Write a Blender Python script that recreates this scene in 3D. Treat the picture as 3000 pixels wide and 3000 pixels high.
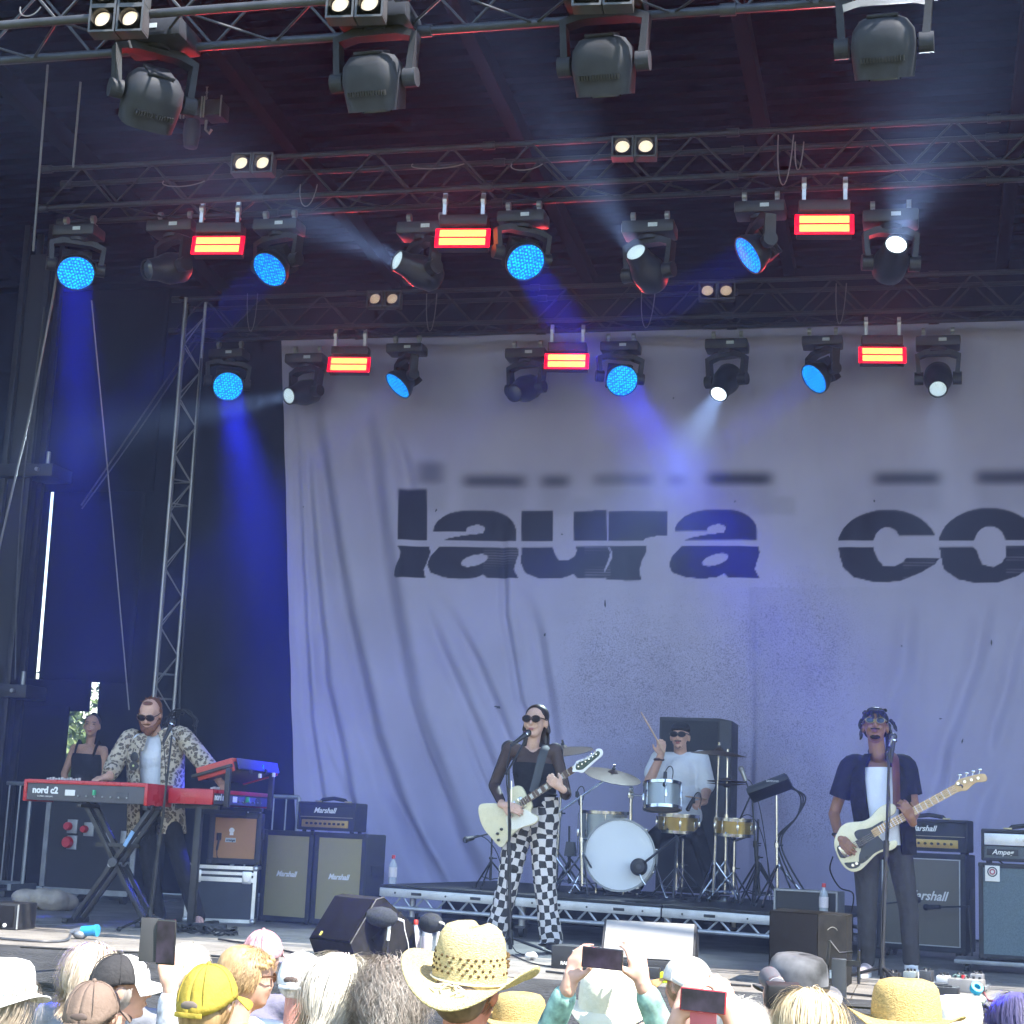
import bpy, bmesh, math, random
import numpy as np
from mathutils import Vector, Matrix
random.seed(7); rng = np.random.default_rng(7)
for o in list(bpy.data.objects): bpy.data.objects.remove(o, do_unlink=True)
S = bpy.context.scene; COL = S.collection
R_ = math.radians
# ---------------------------------------------------------------- camera
FPX = 5000.0; CAM = np.array([0.0, 0.0, 2.03]); YAW, PIT, ROLL = R_(13.8), R_(10.6), R_(2.5)
_f = np.array([-math.sin(YAW)*math.cos(PIT), math.cos(YAW)*math.cos(PIT), math.sin(PIT)])
_r = np.array([math.cos(YAW), math.sin(YAW), 0.0]); _u = np.cross(_r, _f)
CR = _r*math.cos(ROLL)+_u*math.sin(ROLL); CU = -_r*math.sin(ROLL)+_u*math.cos(ROLL); CF = _f
cd = bpy.data.cameras.new('camera'); cam = bpy.data.objects.new('camera', cd); COL.objects.link(cam)
cd.sensor_width = 36; cd.sensor_height = 36; cd.lens = 36*FPX/3000; cd.clip_start = .05; cd.clip_end = 2000
cam.matrix_world = Matrix(((CR[0],CU[0],-CF[0],CAM[0]),(CR[1],CU[1],-CF[1],CAM[1]),(CR[2],CU[2],-CF[2],CAM[2]),(0,0,0,1)))
S.camera = cam
# ---------------------------------------------------------------- sky, sun, exposure
SUN = Vector((.50, -.25, .83)).normalized()
w = bpy.data.worlds.new('World'); S.world = w; w.use_nodes = True
nt = w.node_tree; bg = nt.nodes['Background']; sk = nt.nodes.new('ShaderNodeTexSky'); sk.sky_type = 'NISHITA'; sk.sun_disc = False
sk.sun_elevation = math.asin(SUN.z); sk.sun_rotation = math.atan2(SUN.x, SUN.y)
sk.air_density = 1.3; sk.dust_density = .4; sk.ozone_density = 3; nt.links.new(sk.outputs[0], bg.inputs[0]); bg.inputs[1].default_value = .15
sl = bpy.data.lights.new('sun', 'SUN'); sl.energy = 4.5; sl.angle = R_(.53); sl.color = (1, .95, .86)
so = bpy.data.objects.new('sun', sl); COL.objects.link(so); so.rotation_euler = (-SUN).to_track_quat('-Z', 'Y').to_euler(); so.location = (12, -6, 24)
S.view_settings.view_transform = 'Standard'; S.view_settings.look = 'None'; S.view_settings.gamma = 1; S.view_settings.exposure = 1.82
S.render.engine = 'CYCLES'; cy = S.cycles
cy.use_denoising = True; cy.max_bounces = 4; cy.diffuse_bounces = 2; cy.glossy_bounces = 2; cy.transmission_bounces = 4; cy.transparent_max_bounces = 8; cy.use_adaptive_sampling = True; cy.adaptive_threshold = .035; cy.adaptive_min_samples = 24; cy.volume_bounces = 0
cy.sample_clamp_indirect = 6; cy.caustics_reflective = False; cy.caustics_refractive = False
try: cy.denoiser = 'OPENIMAGEDENOISE'
except Exception: pass
# ---------------------------------------------------------------- pixel helpers (photo pixel -> point on a plane)
DECK = 1.2
def ray(u, v): return CF+CR*(u-1500)/FPX-CU*(v-1500)/FPX
def PY(u, v, y): d = ray(u, v); return Vector(CAM+d*((y-CAM[1])/d[1]))
def PZ(u, v, z=DECK): d = ray(u, v); return Vector(CAM+d*((z-CAM[2])/d[2]))
def PX(p):
    d = np.array(p)-CAM; z = d@CF
    return 1500+FPX*(d@CR)/z, 1500-FPX*(d@CU)/z
def PXscale(p): return FPX/((np.array(p)-CAM)@CF)
# ---------------------------------------------------------------- materials
MATS = {}
def lin(c): return tuple((x/12.92 if x <= .04045 else ((x+.055)/1.055)**2.4) for x in c)
def pm(name, col, rough=.55, metal=0.0, var=.12, scale=9.0, bump=0.0, bscale=60.0, emis=None, estr=0.0, spec=.5, trans=0.0, alpha=1.0, sheen=0.0, coat=0.0, stretch=None):
    if name in MATS: return MATS[name]
    m = bpy.data.materials.new(name); m.use_nodes = True; t = m.node_tree; b = t.nodes['Principled BSDF']; L = t.links.new
    tc = t.nodes.new('ShaderNodeTexCoord'); co = tc.outputs['Object']
    if stretch:
        mp = t.nodes.new('ShaderNodeMapping'); mp.inputs['Scale'].default_value = stretch; L(co, mp.inputs[0]); co = mp.outputs[0]
    n = t.nodes.new('ShaderNodeTexNoise'); n.inputs['Scale'].default_value = scale; n.inputs['Detail'].default_value = 5; L(co, n.inputs['Vector'])
    r = t.nodes.new('ShaderNodeValToRGB'); r.color_ramp.elements[0].position = .3; r.color_ramp.elements[1].position = .7
    r.color_ramp.elements[0].color = (*[max(0, c*(1-var)) for c in col], 1); r.color_ramp.elements[1].color = (*[min(1, c*(1+var)) for c in col], 1)
    L(n.outputs[0], r.inputs[0]); L(r.outputs[0], b.inputs['Base Color'])
    mr = t.nodes.new('ShaderNodeMapRange'); mr.inputs[3].default_value = max(.02, rough-.1); mr.inputs[4].default_value = min(1, rough+.1); L(n.outputs[0], mr.inputs[0]); L(mr.outputs[0], b.inputs['Roughness'])
    b.inputs['Metallic'].default_value = metal; b.inputs['Specular IOR Level'].default_value = spec
    b.inputs['Transmission Weight'].default_value = trans; b.inputs['Alpha'].default_value = alpha; b.inputs['Sheen Weight'].default_value = sheen; b.inputs['Coat Weight'].default_value = coat
    if emis: b.inputs['Emission Color'].default_value = (*emis, 1); b.inputs['Emission Strength'].default_value = estr
    if bump:
        n2 = t.nodes.new('ShaderNodeTexNoise'); n2.inputs['Scale'].default_value = bscale; n2.inputs['Detail'].default_value = 4; L(co, n2.inputs['Vector'])
        bp = t.nodes.new('ShaderNodeBump'); bp.inputs['Strength'].default_value = bump; bp.inputs['Distance'].default_value = .02; L(n2.outputs[0], bp.inputs['Height']); L(bp.outputs[0], b.inputs['Normal'])
    MATS[name] = m; return m
def mat_nodes(name):
    m = bpy.data.materials.new(name); m.use_nodes = True; MATS[name] = m
    return m, m.node_tree, m.node_tree.nodes['Principled BSDF'], m.node_tree.links.new, m.node_tree.nodes.new
# ---------------------------------------------------------------- mesh builder
def frame(z, ref=None):
    z = Vector(z).normalized(); ref = Vector(ref) if ref is not None else (Vector((0,0,1)) if abs(z.z) < .95 else Vector((1,0,0)))
    x = ref.cross(z)
    if x.length < 1e-6: x = Vector((1,0,0)).cross(z)
    x.normalize(); return x, z.cross(x), z
class MB:
    def __init__(s): s.v = []; s.f = []; s.uv = []; s.m = None
    def add(s, vs, fs, uvs=None):
        b = len(s.v); s.v += [tuple(s.m @ Vector(p)) if s.m else tuple(p) for p in vs]
        for k, f in enumerate(fs): s.f.append([i+b for i in f]); s.uv.append(uvs[k] if uvs else None)
        return s
    def box(s, c, d, rot=None, bev=0.0):
        hx, hy, hz = d[0]/2, d[1]/2, d[2]/2; c = Vector(c)
        if bev <= 0:
            vs = [Vector((x*hx, y*hy, z*hz)) for x in (-1,1) for y in (-1,1) for z in (-1,1)]
            fs = [(0,1,3,2),(4,6,7,5),(0,4,5,1),(2,3,7,6),(0,2,6,4),(1,5,7,3)]
        else:
            bm = bmesh.new(); bmesh.ops.create_cube(bm, size=1)
            for q in bm.verts: q.co = Vector((q.co.x*d[0], q.co.y*d[1], q.co.z*d[2]))
            bmesh.ops.bevel(bm, geom=bm.edges[:], offset=bev, segments=2, affect='EDGES', profile=.6)
            bm.verts.index_update(); vs = [q.co.copy() for q in bm.verts]; fs = [[q.index for q in f.verts] for f in bm.faces]; bm.free()
        if rot is not None: vs = [rot @ p for p in vs]
        return s.add([p+c for p in vs], fs)
    def cyl(s, a, b, r0, r1=None, n=12, cap=True):
        r1 = r0 if r1 is None else r1; a, b = Vector(a), Vector(b); x, y, z = frame(b-a); vs = []
        for i in range(n):
            t = 2*math.pi*i/n; d = x*math.cos(t)+y*math.sin(t); vs += [a+d*r0, b+d*r1]
        fs = [(2*i, 2*((i+1)%n), 2*((i+1)%n)+1, 2*i+1) for i in range(n)]
        if cap: fs += [[2*i for i in range(n)][::-1], [2*i+1 for i in range(n)]]
        return s.add(vs, fs)
    def tube(s, pts, r, n=6, close=False, ref=None, cap=True):
        """swept tube; r = number, list of numbers or list of (rx, ry); makes uvs (metres round, metres along)"""
        pts = [Vector(p) for p in pts]; k = len(pts); rr = r if isinstance(r, (list, tuple)) and len(r) == k else [r]*k
        vs = []; px = None; L = 0; Ls = []
        for i, p in enumerate(pts):
            if close: t = pts[(i+1) % k]-pts[i-1]
            else: t = pts[min(i+1, k-1)]-pts[max(i-1, 0)]
            if i: L += (p-pts[i-1]).length
            Ls.append(L)
            if px is None: x, y, z = frame(t, ref)
            else:
                z = t.normalized(); y = z.cross(px)
                if y.length < 1e-5: x, y, z = frame(t)
                else: y.normalize(); x = y.cross(z)
            px = x; q = rr[i]; rx, ry = q if isinstance(q, (tuple, list)) else (q, q)
            for j in range(n):
                a = 2*math.pi*j/n; vs.append(p+x*(rx*math.cos(a))+y*(ry*math.sin(a)))
        q0 = rr[k//2]; per = 2*math.pi*(sum(q0)/2 if isinstance(q0, (tuple, list)) else q0); fs = []; us = []
        for i in range(k if close else k-1):
            i2 = (i+1) % k
            for j in range(n):
                j2 = (j+1) % n; fs.append((i*n+j, i*n+j2, i2*n+j2, i2*n+j)); u0, u1 = per*j/n, per*(j+1)/n
                us.append(((u0, Ls[i]), (u1, Ls[i]), (u1, Ls[i2]), (u0, Ls[i2])))
        if not close and cap: fs += [list(range(n))[::-1], list(range((k-1)*n, k*n))]; us += [None, None]
        return s.add(vs, fs, us)
    def lathe(s, prof, n=24, c=(0,0,0), z=(0,0,1), arc=1.0):
        c = Vector(c); x, y, z = frame(z); vs = []; k = len(prof)
        for i in range(n):
            a = 2*math.pi*i/n
            for (r, h) in prof: vs.append(c+(x*math.cos(a)+y*math.sin(a))*r+z*h)
        fs = []
        for i in range(n):
            i2 = (i+1) % n
            for j in range(k-1): fs.append((i*k+j, i2*k+j, i2*k+j+1, i*k+j+1))
        return s.add(vs, fs)
    def ball(s, c, r, n=12, m=8, rot=None):
        c = Vector(c); r = r if isinstance(r, (tuple, list)) else (r, r, r); vs = []; fs = []
        for i in range(1, m):
            ph = math.pi*i/m
            for j in range(n):
                a = 2*math.pi*j/n; p = Vector((r[0]*math.sin(ph)*math.cos(a), r[1]*math.sin(ph)*math.sin(a), r[2]*math.cos(ph)))
                vs.append(c+(rot @ p if rot else p))
        t = Vector((0,0,r[2])); t = rot @ t if rot else t; vs += [c+t, c-t]; T = len(vs)-2
        for i in range(m-2):
            for j in range(n): j2 = (j+1) % n; fs.append((i*n+j, (i+1)*n+j, (i+1)*n+j2, i*n+j2))
        for j in range(n): j2 = (j+1) % n; fs += [(T, j, j2), (T+1, (m-2)*n+j2, (m-2)*n+j)]
        return s.add(vs, fs)
    def cap(s, a, b, r0, r1=None):
        r1 = r0 if r1 is None else r1; s.cyl(a, b, r0, r1, 12); s.ball(a, r0, 12, 8); return s.ball(b, r1, 12, 8)
    def prism(s, out, y0, y1, M=None):
        """outline in local x,z extruded along y"""
        n = len(out); vs = [Vector((x, y0, z)) for x, z in out]+[Vector((x, y1, z)) for x, z in out]
        if M is not None: vs = [M @ p for p in vs]
        fs = [list(range(n)), list(range(n, 2*n))[::-1]]+[(i, i+n, (i+1) % n+n, (i+1) % n) for i in range(n)]
        return s.add(vs, fs)
    def quad(s, a, b, c, d): return s.add([a, b, c, d], [(0,1,2,3)])
    def mesh(s, name, smooth=True):
        me = bpy.data.meshes.new(name); me.from_pydata([tuple(p) for p in s.v], [], s.f)
        if any(u is not None for u in s.uv):
            ul = me.uv_layers.new(name='UVMap'); k = 0
            for f, u in zip(s.f, s.uv):
                for j in range(len(f)): ul.data[k].uv = u[j] if u is not None else (0, 0); k += 1
        bm = bmesh.new(); bm.from_mesh(me); bmesh.ops.recalc_face_normals(bm, faces=bm.faces); bm.to_mesh(me); bm.free()
        if smooth:
            me.polygons.foreach_set('use_smooth', [True]*len(me.polygons)); me.set_sharp_from_angle(angle=R_(38))
        return me
    def build(s, name, mat, parent=None, smooth=True):
        return link(name, s.mesh(name, smooth), mat, parent)
def link(name, me, mat=None, parent=None, M=None):
    o = bpy.data.objects.new(name, me); COL.objects.link(o)
    if mat is not None and me is not None and not me.materials: me.materials.append(mat)
    if parent is not None: o.parent = parent
    if M is not None: o.matrix_basis = M
    return o
def tag(o, label, cat, group=None):
    o['label'] = label; o['category'] = cat
    if group: o['group'] = group
    return o
def thing(name, label, cat, loc=(0,0,0), rz=0.0, group=None):
    o = bpy.data.objects.new(name, None); COL.objects.link(o); o.empty_display_size = .1; o.location = loc; o.rotation_euler = (0,0,rz)
    return tag(o, label, cat, group)
def struct(o): o['kind'] = 'structure'; return o
def stuff(o): o['kind'] = 'stuff'; return o
def part(name, mat, parent, fn, smooth=True):
    mb = MB(); fn(mb); return mb.build(name, mat, parent, smooth)
def dup(root, loc, rz=None, label=None):
    r = root.copy(); COL.objects.link(r); r.location = loc
    if rz is not None: r.rotation_euler = (0,0,rz)
    if label: r['label'] = label
    for ch in list(root.children):
        c = ch.copy(); COL.objects.link(c); c.parent = r
        for g in list(ch.children):
            d = g.copy(); COL.objects.link(d); d.parent = c
    return r
def remesh(mb, name, mat, parent=None, vox=.012, sm=4, it_f=.5):
    """one continuous surface from overlapping lumps"""
    me = mb.mesh(name+'_raw'); o = bpy.data.objects.new(name, me); COL.objects.link(o)
    m = o.modifiers.new('r', 'REMESH'); m.mode = 'VOXEL'; m.voxel_size = vox
    if sm: k = o.modifiers.new('s', 'SMOOTH'); k.iterations = sm; k.factor = it_f
    dg = bpy.context.evaluated_depsgraph_get(); ne = bpy.data.meshes.new_from_object(o.evaluated_get(dg)); o.modifiers.clear(); o.data = ne; ne.name = name; bpy.data.meshes.remove(me)
    ne.polygons.foreach_set('use_smooth', [True]*len(ne.polygons)); ne.materials.clear(); ne.materials.append(mat)
    if parent is not None: o.parent = parent
    return o
def text_mesh(s, size, ext=.001, shear=0.0, off=0.0, sx=1.0):
    c = bpy.data.curves.new('t', 'FONT'); c.body = s; c.size = size; c.extrude = ext; c.shear = shear; c.offset = off; c.align_x = 'CENTER'; c.align_y = 'CENTER'; c.resolution_u = 3
    o = bpy.data.objects.new('t', c); COL.objects.link(o); dg = bpy.context.evaluated_depsgraph_get(); me = bpy.data.meshes.new_from_object(o.evaluated_get(dg)); bpy.data.objects.remove(o); bpy.data.curves.remove(c)
    if sx != 1.0:
        for q in me.vertices: q.co.x *= sx
    return me
def text(s, size, mat, parent, loc, face=(0,-1,0), name='lettering', **k):
    """flat lettering, upright, readable from the side it faces"""
    z = Vector(face).normalized(); x = Vector((0,0,1)).cross(z)
    if x.length < 1e-3: x = Vector((1,0,0))
    x.normalize(); y = z.cross(x)
    M = Matrix(((x.x,y.x,z.x,loc[0]),(x.y,y.y,z.y,loc[1]),(x.z,y.z,z.z,loc[2]),(0,0,0,1)))
    return link(name, text_mesh(s, size, **k), mat, parent, M)
def bez(a, b, c, d, n=12):
    a, b, c, d = map(Vector, (a, b, c, d)); return [a*(1-t)**3+b*3*t*(1-t)**2+c*3*t*t*(1-t)+d*t**3 for t in [i/n for i in range(n+1)]]
def smoothpts(pts, n=5):
    pts = [Vector(p) for p in pts]; out = []
    for i in range(len(pts)-1):
        p0, p1, p2, p3 = pts[max(i-1,0)], pts[i], pts[i+1], pts[min(i+2,len(pts)-1)]
        for j in range(n):
            t = j/n; out.append(.5*((2*p1)+(p2-p0)*t+(2*p0-5*p1+4*p2-p3)*t*t+(3*p1-p0-3*p2+p3)*t**3))
    return out+[pts[-1]]
# common materials
BLK = pm('black_plastic', (.022,.022,.025), .5, var=.3)
BLKM = pm('black_metal', (.03,.03,.033), .4, .3, var=.25)
DKG = pm('dark_grey_plastic', (.06,.062,.07), .5, var=.2)
ALU = pm('aluminium', (.62,.63,.66), .35, .85, var=.15)
ALUD = pm('dull_aluminium', (.3,.31,.33), .45, .6, var=.2)
CHR = pm('chrome', (.55,.56,.58), .2, 1.0, var=.08)
WHT = pm('white_paint', (.78,.78,.78), .5, var=.04)
TOLEX = pm('black_vinyl', (.025,.026,.03), .6, var=.25, bump=.25, bscale=350)
CAB = pm('cable_rubber', (.018,.018,.02), .55, var=.2)
# ================================================================ ground, stage, roof, drapes
TOPZ = 7.2
def ground():
    m, t, b, L, N = mat_nodes('trodden_grass'); tc = N('ShaderNodeTexCoord'); n = N('ShaderNodeTexNoise'); n.inputs['Scale'].default_value = 3; n.inputs['Detail'].default_value = 8
    r = N('ShaderNodeValToRGB'); r.color_ramp.elements[0].color = (.05,.075,.02,1); r.color_ramp.elements[1].color = (.14,.13,.06,1); L(tc.outputs['Object'], n.inputs[0]); L(n.outputs[0], r.inputs[0]); L(r.outputs[0], b.inputs[0]); b.inputs['Roughness'].default_value = .9
    mb = MB(); k = 24
    xs = np.linspace(-400, 400, k); vs = [(x, y, 0) for y in np.linspace(-300, 600, k) for x in xs]
    mb.add(vs, [(j*k+i, j*k+i+1, (j+1)*k+i+1, (j+1)*k+i) for j in range(k-1) for i in range(k-1)]); struct(mb.build('ground', m))
ground()
SX0, SX1, SY0, SY1 = -10.4, 7.0, 10.02, 18.4
m, t, b, L, N = mat_nodes('stage_ply'); tc = N('ShaderNodeTexCoord'); n = N('ShaderNodeTexNoise'); n.inputs['Scale'].default_value = 2.2; n.inputs['Detail'].default_value = 9; n.inputs['Roughness'].default_value = .65
r = N('ShaderNodeValToRGB'); r.color_ramp.elements[0].position = .35; r.color_ramp.elements[0].color = (.19,.172,.155,1); r.color_ramp.elements[1].position = .7; r.color_ramp.elements[1].color = (.38,.35,.315,1)
n2 = N('ShaderNodeTexNoise'); n2.inputs['Scale'].default_value = 70; mx = N('ShaderNodeMix'); mx.data_type = 'RGBA'; mx.blend_type = 'MULTIPLY'; mx.inputs[0].default_value = .5
L(tc.outputs['Object'], n.inputs[0]); L(tc.outputs['Object'], n2.inputs[0]); L(n.outputs[0], r.inputs[0]); L(r.outputs[0], mx.inputs[6]); L(n2.outputs[0], mx.inputs[7]); L(mx.outputs[2], b.inputs[0]); b.inputs['Roughness'].default_value = .62
bp = N('ShaderNodeBump'); bp.inputs['Strength'].default_value = .15; L(n2.outputs[0], bp.inputs['Height']); L(bp.outputs[0], b.inputs['Normal'])
PLY = m
deck = struct(part('stage_floor', pm('stage_substructure', (.03,.03,.03), .8), None, lambda q: q.box(((SX0+SX1)/2, (SY0+SY1)/2, DECK-.07), (SX1-SX0, SY1-SY0, .1)), False))
# plywood deck boards 2 m x 1 m laid edge to edge with small joints
bd = MB().box((0,0,-.01), (1.994,.994,.02), bev=.003).mesh('deck_board', False)
nx, ny = 0, 0
y = SY0+.5
while y < SY1:
    x = SX0+1
    while x < SX1:
        o = link('deck_board', bd, PLY, deck, Matrix.Translation((x, y, DECK+random.uniform(-.0025, 0)))); x += 2
    y += 1
# crumpled black scrim along the stage front
def skirt():
    mb = MB(); nx, nz = 260, 26; vs = []; prof = random.Random(3); ph = [prof.uniform(0, 6.28) for _ in range(12)]
    for j in range(nz):
        tt = j/(nz-1)
        for i in range(nx):
            x = SX0+(SX1-SX0)*i/(nx-1)
            sag = .05*math.sin(x*1.3+ph[0])+.03*math.sin(x*3.1+ph[1])
            z = DECK-.005-.98*tt+ (sag*tt*.6 if tt > 0 else 0)
            y = SY0-.012-.34*(1-math.exp(-3.2*tt))-.03*math.sin(tt*17+x*.6+ph[2])*min(1,tt*4)-.02*math.sin(tt*31+x*1.4+ph[3])*min(1,tt*4)-.018*math.sin(x*9+tt*4+ph[4])*tt
            vs.append((x, y, z))
    mb.add(vs, [(j*nx+i, j*nx+i+1, (j+1)*nx+i+1, (j+1)*nx+i) for j in range(nz-1) for i in range(nx-1)])
    o = mb.build('stage_skirt', pm('black_scrim', (.035,.036,.04), .7, var=.4, scale=4, bump=.5, bscale=25, stretch=(1,4,6)))
    sd = o.modifiers.new('t', 'SOLIDIFY'); sd.thickness = .004; tag(o, 'crumpled black scrim hanging along the front of the stage', 'stage skirt')
skirt()
# roof: dark sheet on ribs, rafters running front to back
DARKCLOTH = pm('black_cloth', (.010,.010,.012), .9, var=.2, scale=1.5, spec=.08)
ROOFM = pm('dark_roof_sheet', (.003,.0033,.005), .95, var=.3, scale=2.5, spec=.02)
RX0, RX1, RY0, RY1, RZ0, RZ1 = -11.6, 7.6, 9.45, 18.9, 8.75, 8.15
rt = thing('stage_roof', 'dark ribbed stage roof high above the trusses', 'roof', (0,0,0))
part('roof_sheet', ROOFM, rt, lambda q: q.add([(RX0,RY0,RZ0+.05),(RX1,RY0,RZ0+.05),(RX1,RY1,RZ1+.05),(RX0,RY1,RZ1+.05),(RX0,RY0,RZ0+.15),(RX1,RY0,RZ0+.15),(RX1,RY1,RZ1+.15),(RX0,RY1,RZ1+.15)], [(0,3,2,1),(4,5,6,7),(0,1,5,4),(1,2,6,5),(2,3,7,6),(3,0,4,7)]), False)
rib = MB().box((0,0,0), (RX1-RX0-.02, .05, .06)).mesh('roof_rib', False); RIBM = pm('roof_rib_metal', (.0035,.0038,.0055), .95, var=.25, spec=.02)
k = 0; y = RY0+.1
while y < RY1:
    link('roof_rib', rib, RIBM, rt, Matrix.Translation(((RX0+RX1)/2, y, RZ0+(RZ1-RZ0)*(y-RY0)/(RY1-RY0)+.018))); y += .22
sl_ = math.atan2(RZ1-RZ0, RY1-RY0)
raf = MB().box((0,0,0), (.12, RY1-RY0-.1, .18), rot=Matrix.Rotation(sl_, 3, 'X')).mesh('rafter', False)
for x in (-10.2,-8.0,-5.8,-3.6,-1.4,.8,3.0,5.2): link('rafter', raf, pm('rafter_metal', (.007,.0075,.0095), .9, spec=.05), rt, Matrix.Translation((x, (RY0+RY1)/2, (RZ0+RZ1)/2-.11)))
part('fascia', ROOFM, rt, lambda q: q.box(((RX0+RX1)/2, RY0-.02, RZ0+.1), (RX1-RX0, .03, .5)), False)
# drapes: black cloth walls round the wings, made as waved sheets with thickness
def drape(name, label, a, b, z0, z1, amp=.05, wl=.45, cat='drape', sa=0.0, sb=0.0):
    # sa, sb: how far the two side edges lean at the top (m)
    a, b = Vector((a[0], a[1], 0)), Vector((b[0], b[1], 0)); d = (b-a); Ln = d.length; d.normalize(); nrm = Vector((d.y, -d.x, 0)); nx = max(4, int(Ln/.06)); nz = 14; mb = MB(); vs = []
    p = random.uniform(0, 6)
    for j in range(nz+1):
        for i in range(nx+1):
            z = z0+(z1-z0)*j/nz; lean = sa*(1-i/nx)+sb*i/nx; s = Ln*i/nx+lean*j/nz; a_ = amp*(.6+.4*math.sin(s*.9+p))*(1.2-.5*j/nz)
            vs.append(a+d*s+nrm*(a_*math.sin(6.283*s/wl+.6*math.sin(s*2+p)+.25*math.sin(z*1.3+p)))+Vector((0,0,z)))
    mb.add(vs, [(j*(nx+1)+i, j*(nx+1)+i+1, (j+1)*(nx+1)+i+1, (j+1)*(nx+1)+i) for j in range(nz) for i in range(nx)])
    o = mb.build(name, DARKCLOTH); q = o.modifiers.new('t', 'SOLIDIFY'); q.thickness = .012; return tag(o, label, cat)
e = PY(291, 2000, 17.7).x
drape('black_drape', 'black cloth drape across the back of the stage behind the pale backdrop', (e, 17.72), (7.2, 17.72), DECK+.01, 8.1)
# cloths in the far left corner leave a slanting slot of daylight and a gap onto the garden
def slot_x(v, off): return PY(155+off-(v-1440)*.0811, v, 17.66).x
zl = PY(110, 1995, 17.66).z; zh = PY(155, 1440, 17.66).z; zt = 8.1; zg = PY(230, 2085, 17.66).z; xa = slot_x(1995, -4.5); ka = (slot_x(1440, -4.5)-xa)/(zh-zl); xb = slot_x(1995, 4.5); kb = (slot_x(1440, 4.5)-xb)/(zh-zl)
drape('black_drape', 'black cloth left of the thin slot of daylight', (-11.2, 17.66), (xa, 17.66), zl, zh, amp=.01, sb=ka*(zh-zl))
drape('black_drape', 'black cloth between the slot of daylight and the tower truss', (xb, 17.66), (e+.4, 17.66), zl, zh, amp=.01, sa=kb*(zh-zl))
drape('black_drape', 'black header cloth above the slot of daylight', (-11.2, 17.64), (e+.5, 17.64), zh-.01, zt, amp=.012)
drape('black_drape', 'narrow black valance between the daylight slot and the garden gap', (-11.2, 17.64), (e-.06, 17.64), zg, zl+.02, amp=.008)
xg = PY(200, 2200, 17.66).x
drape('black_drape', 'black cloth at the left side of the garden gap', (-11.2, 17.62), (xg, 17.62), DECK+.01, zg+.05, amp=.01)
drape('black_drape', 'black cloth wall along the left wing', (-11.0, 17.7), (-11.0, 9.4), DECK+.01, 8.3, amp=.04)
drape('black_drape', 'black cloth wall along the far right wing', (7.1, 10.3), (7.1, 17.7), DECK+.01, 8.2)
# ================================================================ trusses
TR = pm('truss_dark', (.022,.023,.028), .5, .3, var=.25)
def strut_mesh(L, r, n=6): return MB().cyl((0,0,-L/2), (0,0,L/2), r, n=n, cap=False).mesh('brace')
def between(a, b):
    a, b = Vector(a), Vector(b); x, y, z = frame(b-a); c = (a+b)/2
    return Matrix(((x.x,y.x,z.x,c.x),(x.y,y.y,z.y,c.y),(x.z,y.z,z.z,c.z),(0,0,0,1)))
def box_truss(label, y, z, x0, x1, h=.36, w_=.36, pitch=.67, mat=TR, r=.024):
    t = thing('lighting_truss', label, 'truss', (0, y, z), group='lighting trusses under the roof')
    for dy in (-w_/2, w_/2):
        for dz in (0, h): part('chord', mat, t, lambda q: q.cyl((x0, dy, dz), (x1, dy, dz), r, n=10))
    n = int((x1-x0)/(pitch/2)); Lb = math.hypot(pitch/2, h); me = strut_mesh(Lb, .0105)
    cm = MB().cyl((-.05,0,0), (.05,0,0), r+.012, n=10).mesh('coupler')
    Lw = math.hypot(pitch/2, w_); me2 = strut_mesh(Lw, .0095)
    for i in range(n):
        xa, xb = x0+i*pitch/2, x0+(i+1)*pitch/2; za, zb = (0, h) if i % 2 == 0 else (h, 0)
        for dy in (-w_/2, w_/2): link('brace', me, mat, t, between((xa, dy, za), (xb, dy, zb)))
        ya, yb = (-w_/2, w_/2) if i % 2 == 0 else (w_/2, -w_/2)
        link('brace', me2, mat, t, between((xa, ya, 0), (xb, yb, 0)))
    for i in range(int((x1-x0)/2.0)+1):
        for s in (-w_/2, w_/2):
            for z_ in (0, h): link('coupler', cm, mat, t, Matrix.Translation((x0+2*i, s, z_)))
    return t
YF, YM, YB = 9.78, 12.96, 16.63
box_truss('front lighting truss with thick bright chords across the top of the picture', YF, TOPZ, -9.2, 4.5, h=.5, w_=.5, mat=pm('truss_front', (.055,.058,.07), .5, .35, var=.2), r=.03, pitch=.9)
box_truss('middle lighting truss carrying the upper row of blue and red lights', YM, TOPZ, PZ(140, 620, TOPZ).x, 4.5)
box_truss('rear lighting truss above the pale backdrop', YB, TOPZ, -7.9, 4.5)
# triangular tower truss behind the keyboard player
def tower():
    c = PY(483, 1900, 16.05); t = thing('tower_truss', 'slim vertical triangular truss rising behind the keyboard player', 'truss', (c.x, 16.05, DECK), R_(-8))
    H = 6.2; r = .135; P = [Vector((r*math.cos(a), r*math.sin(a), 0)) for a in (R_(150), R_(270), R_(30))]; m_ = pm('tower_aluminium', (.3,.3,.32), .4, .7, var=.15)
    for p in P: part('chord', m_, t, lambda q: q.cyl(p+Vector((0,0,.03)), p+Vector((0,0,H)), .0185, n=10))
    st = .3; n = int(H/st); d = (P[1]-P[0]).length; me = strut_mesh(math.hypot(d, st), .007)
    for k in range(n):
        for i in range(3):
            a, b = P[i], P[(i+1) % 3]
            if (k+i) % 2: a, b = b, a
            link('brace', me, m_, t, between(a+Vector((0,0,k*st+.04)), b+Vector((0,0,(k+1)*st+.04))))
    for z in (2.0, 2.25, 4.0, 4.25):
        for i in range(3): part('cross_bar', m_, t, lambda q: q.cyl(P[i]+Vector((0,0,z)), P[(i+1) % 3]+Vector((0,0,z)), .008, n=6))
    part('base_plate', ALUD, t, lambda q: q.box((0,0,.012), (.5,.5,.024), bev=.004))
tower()
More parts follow.
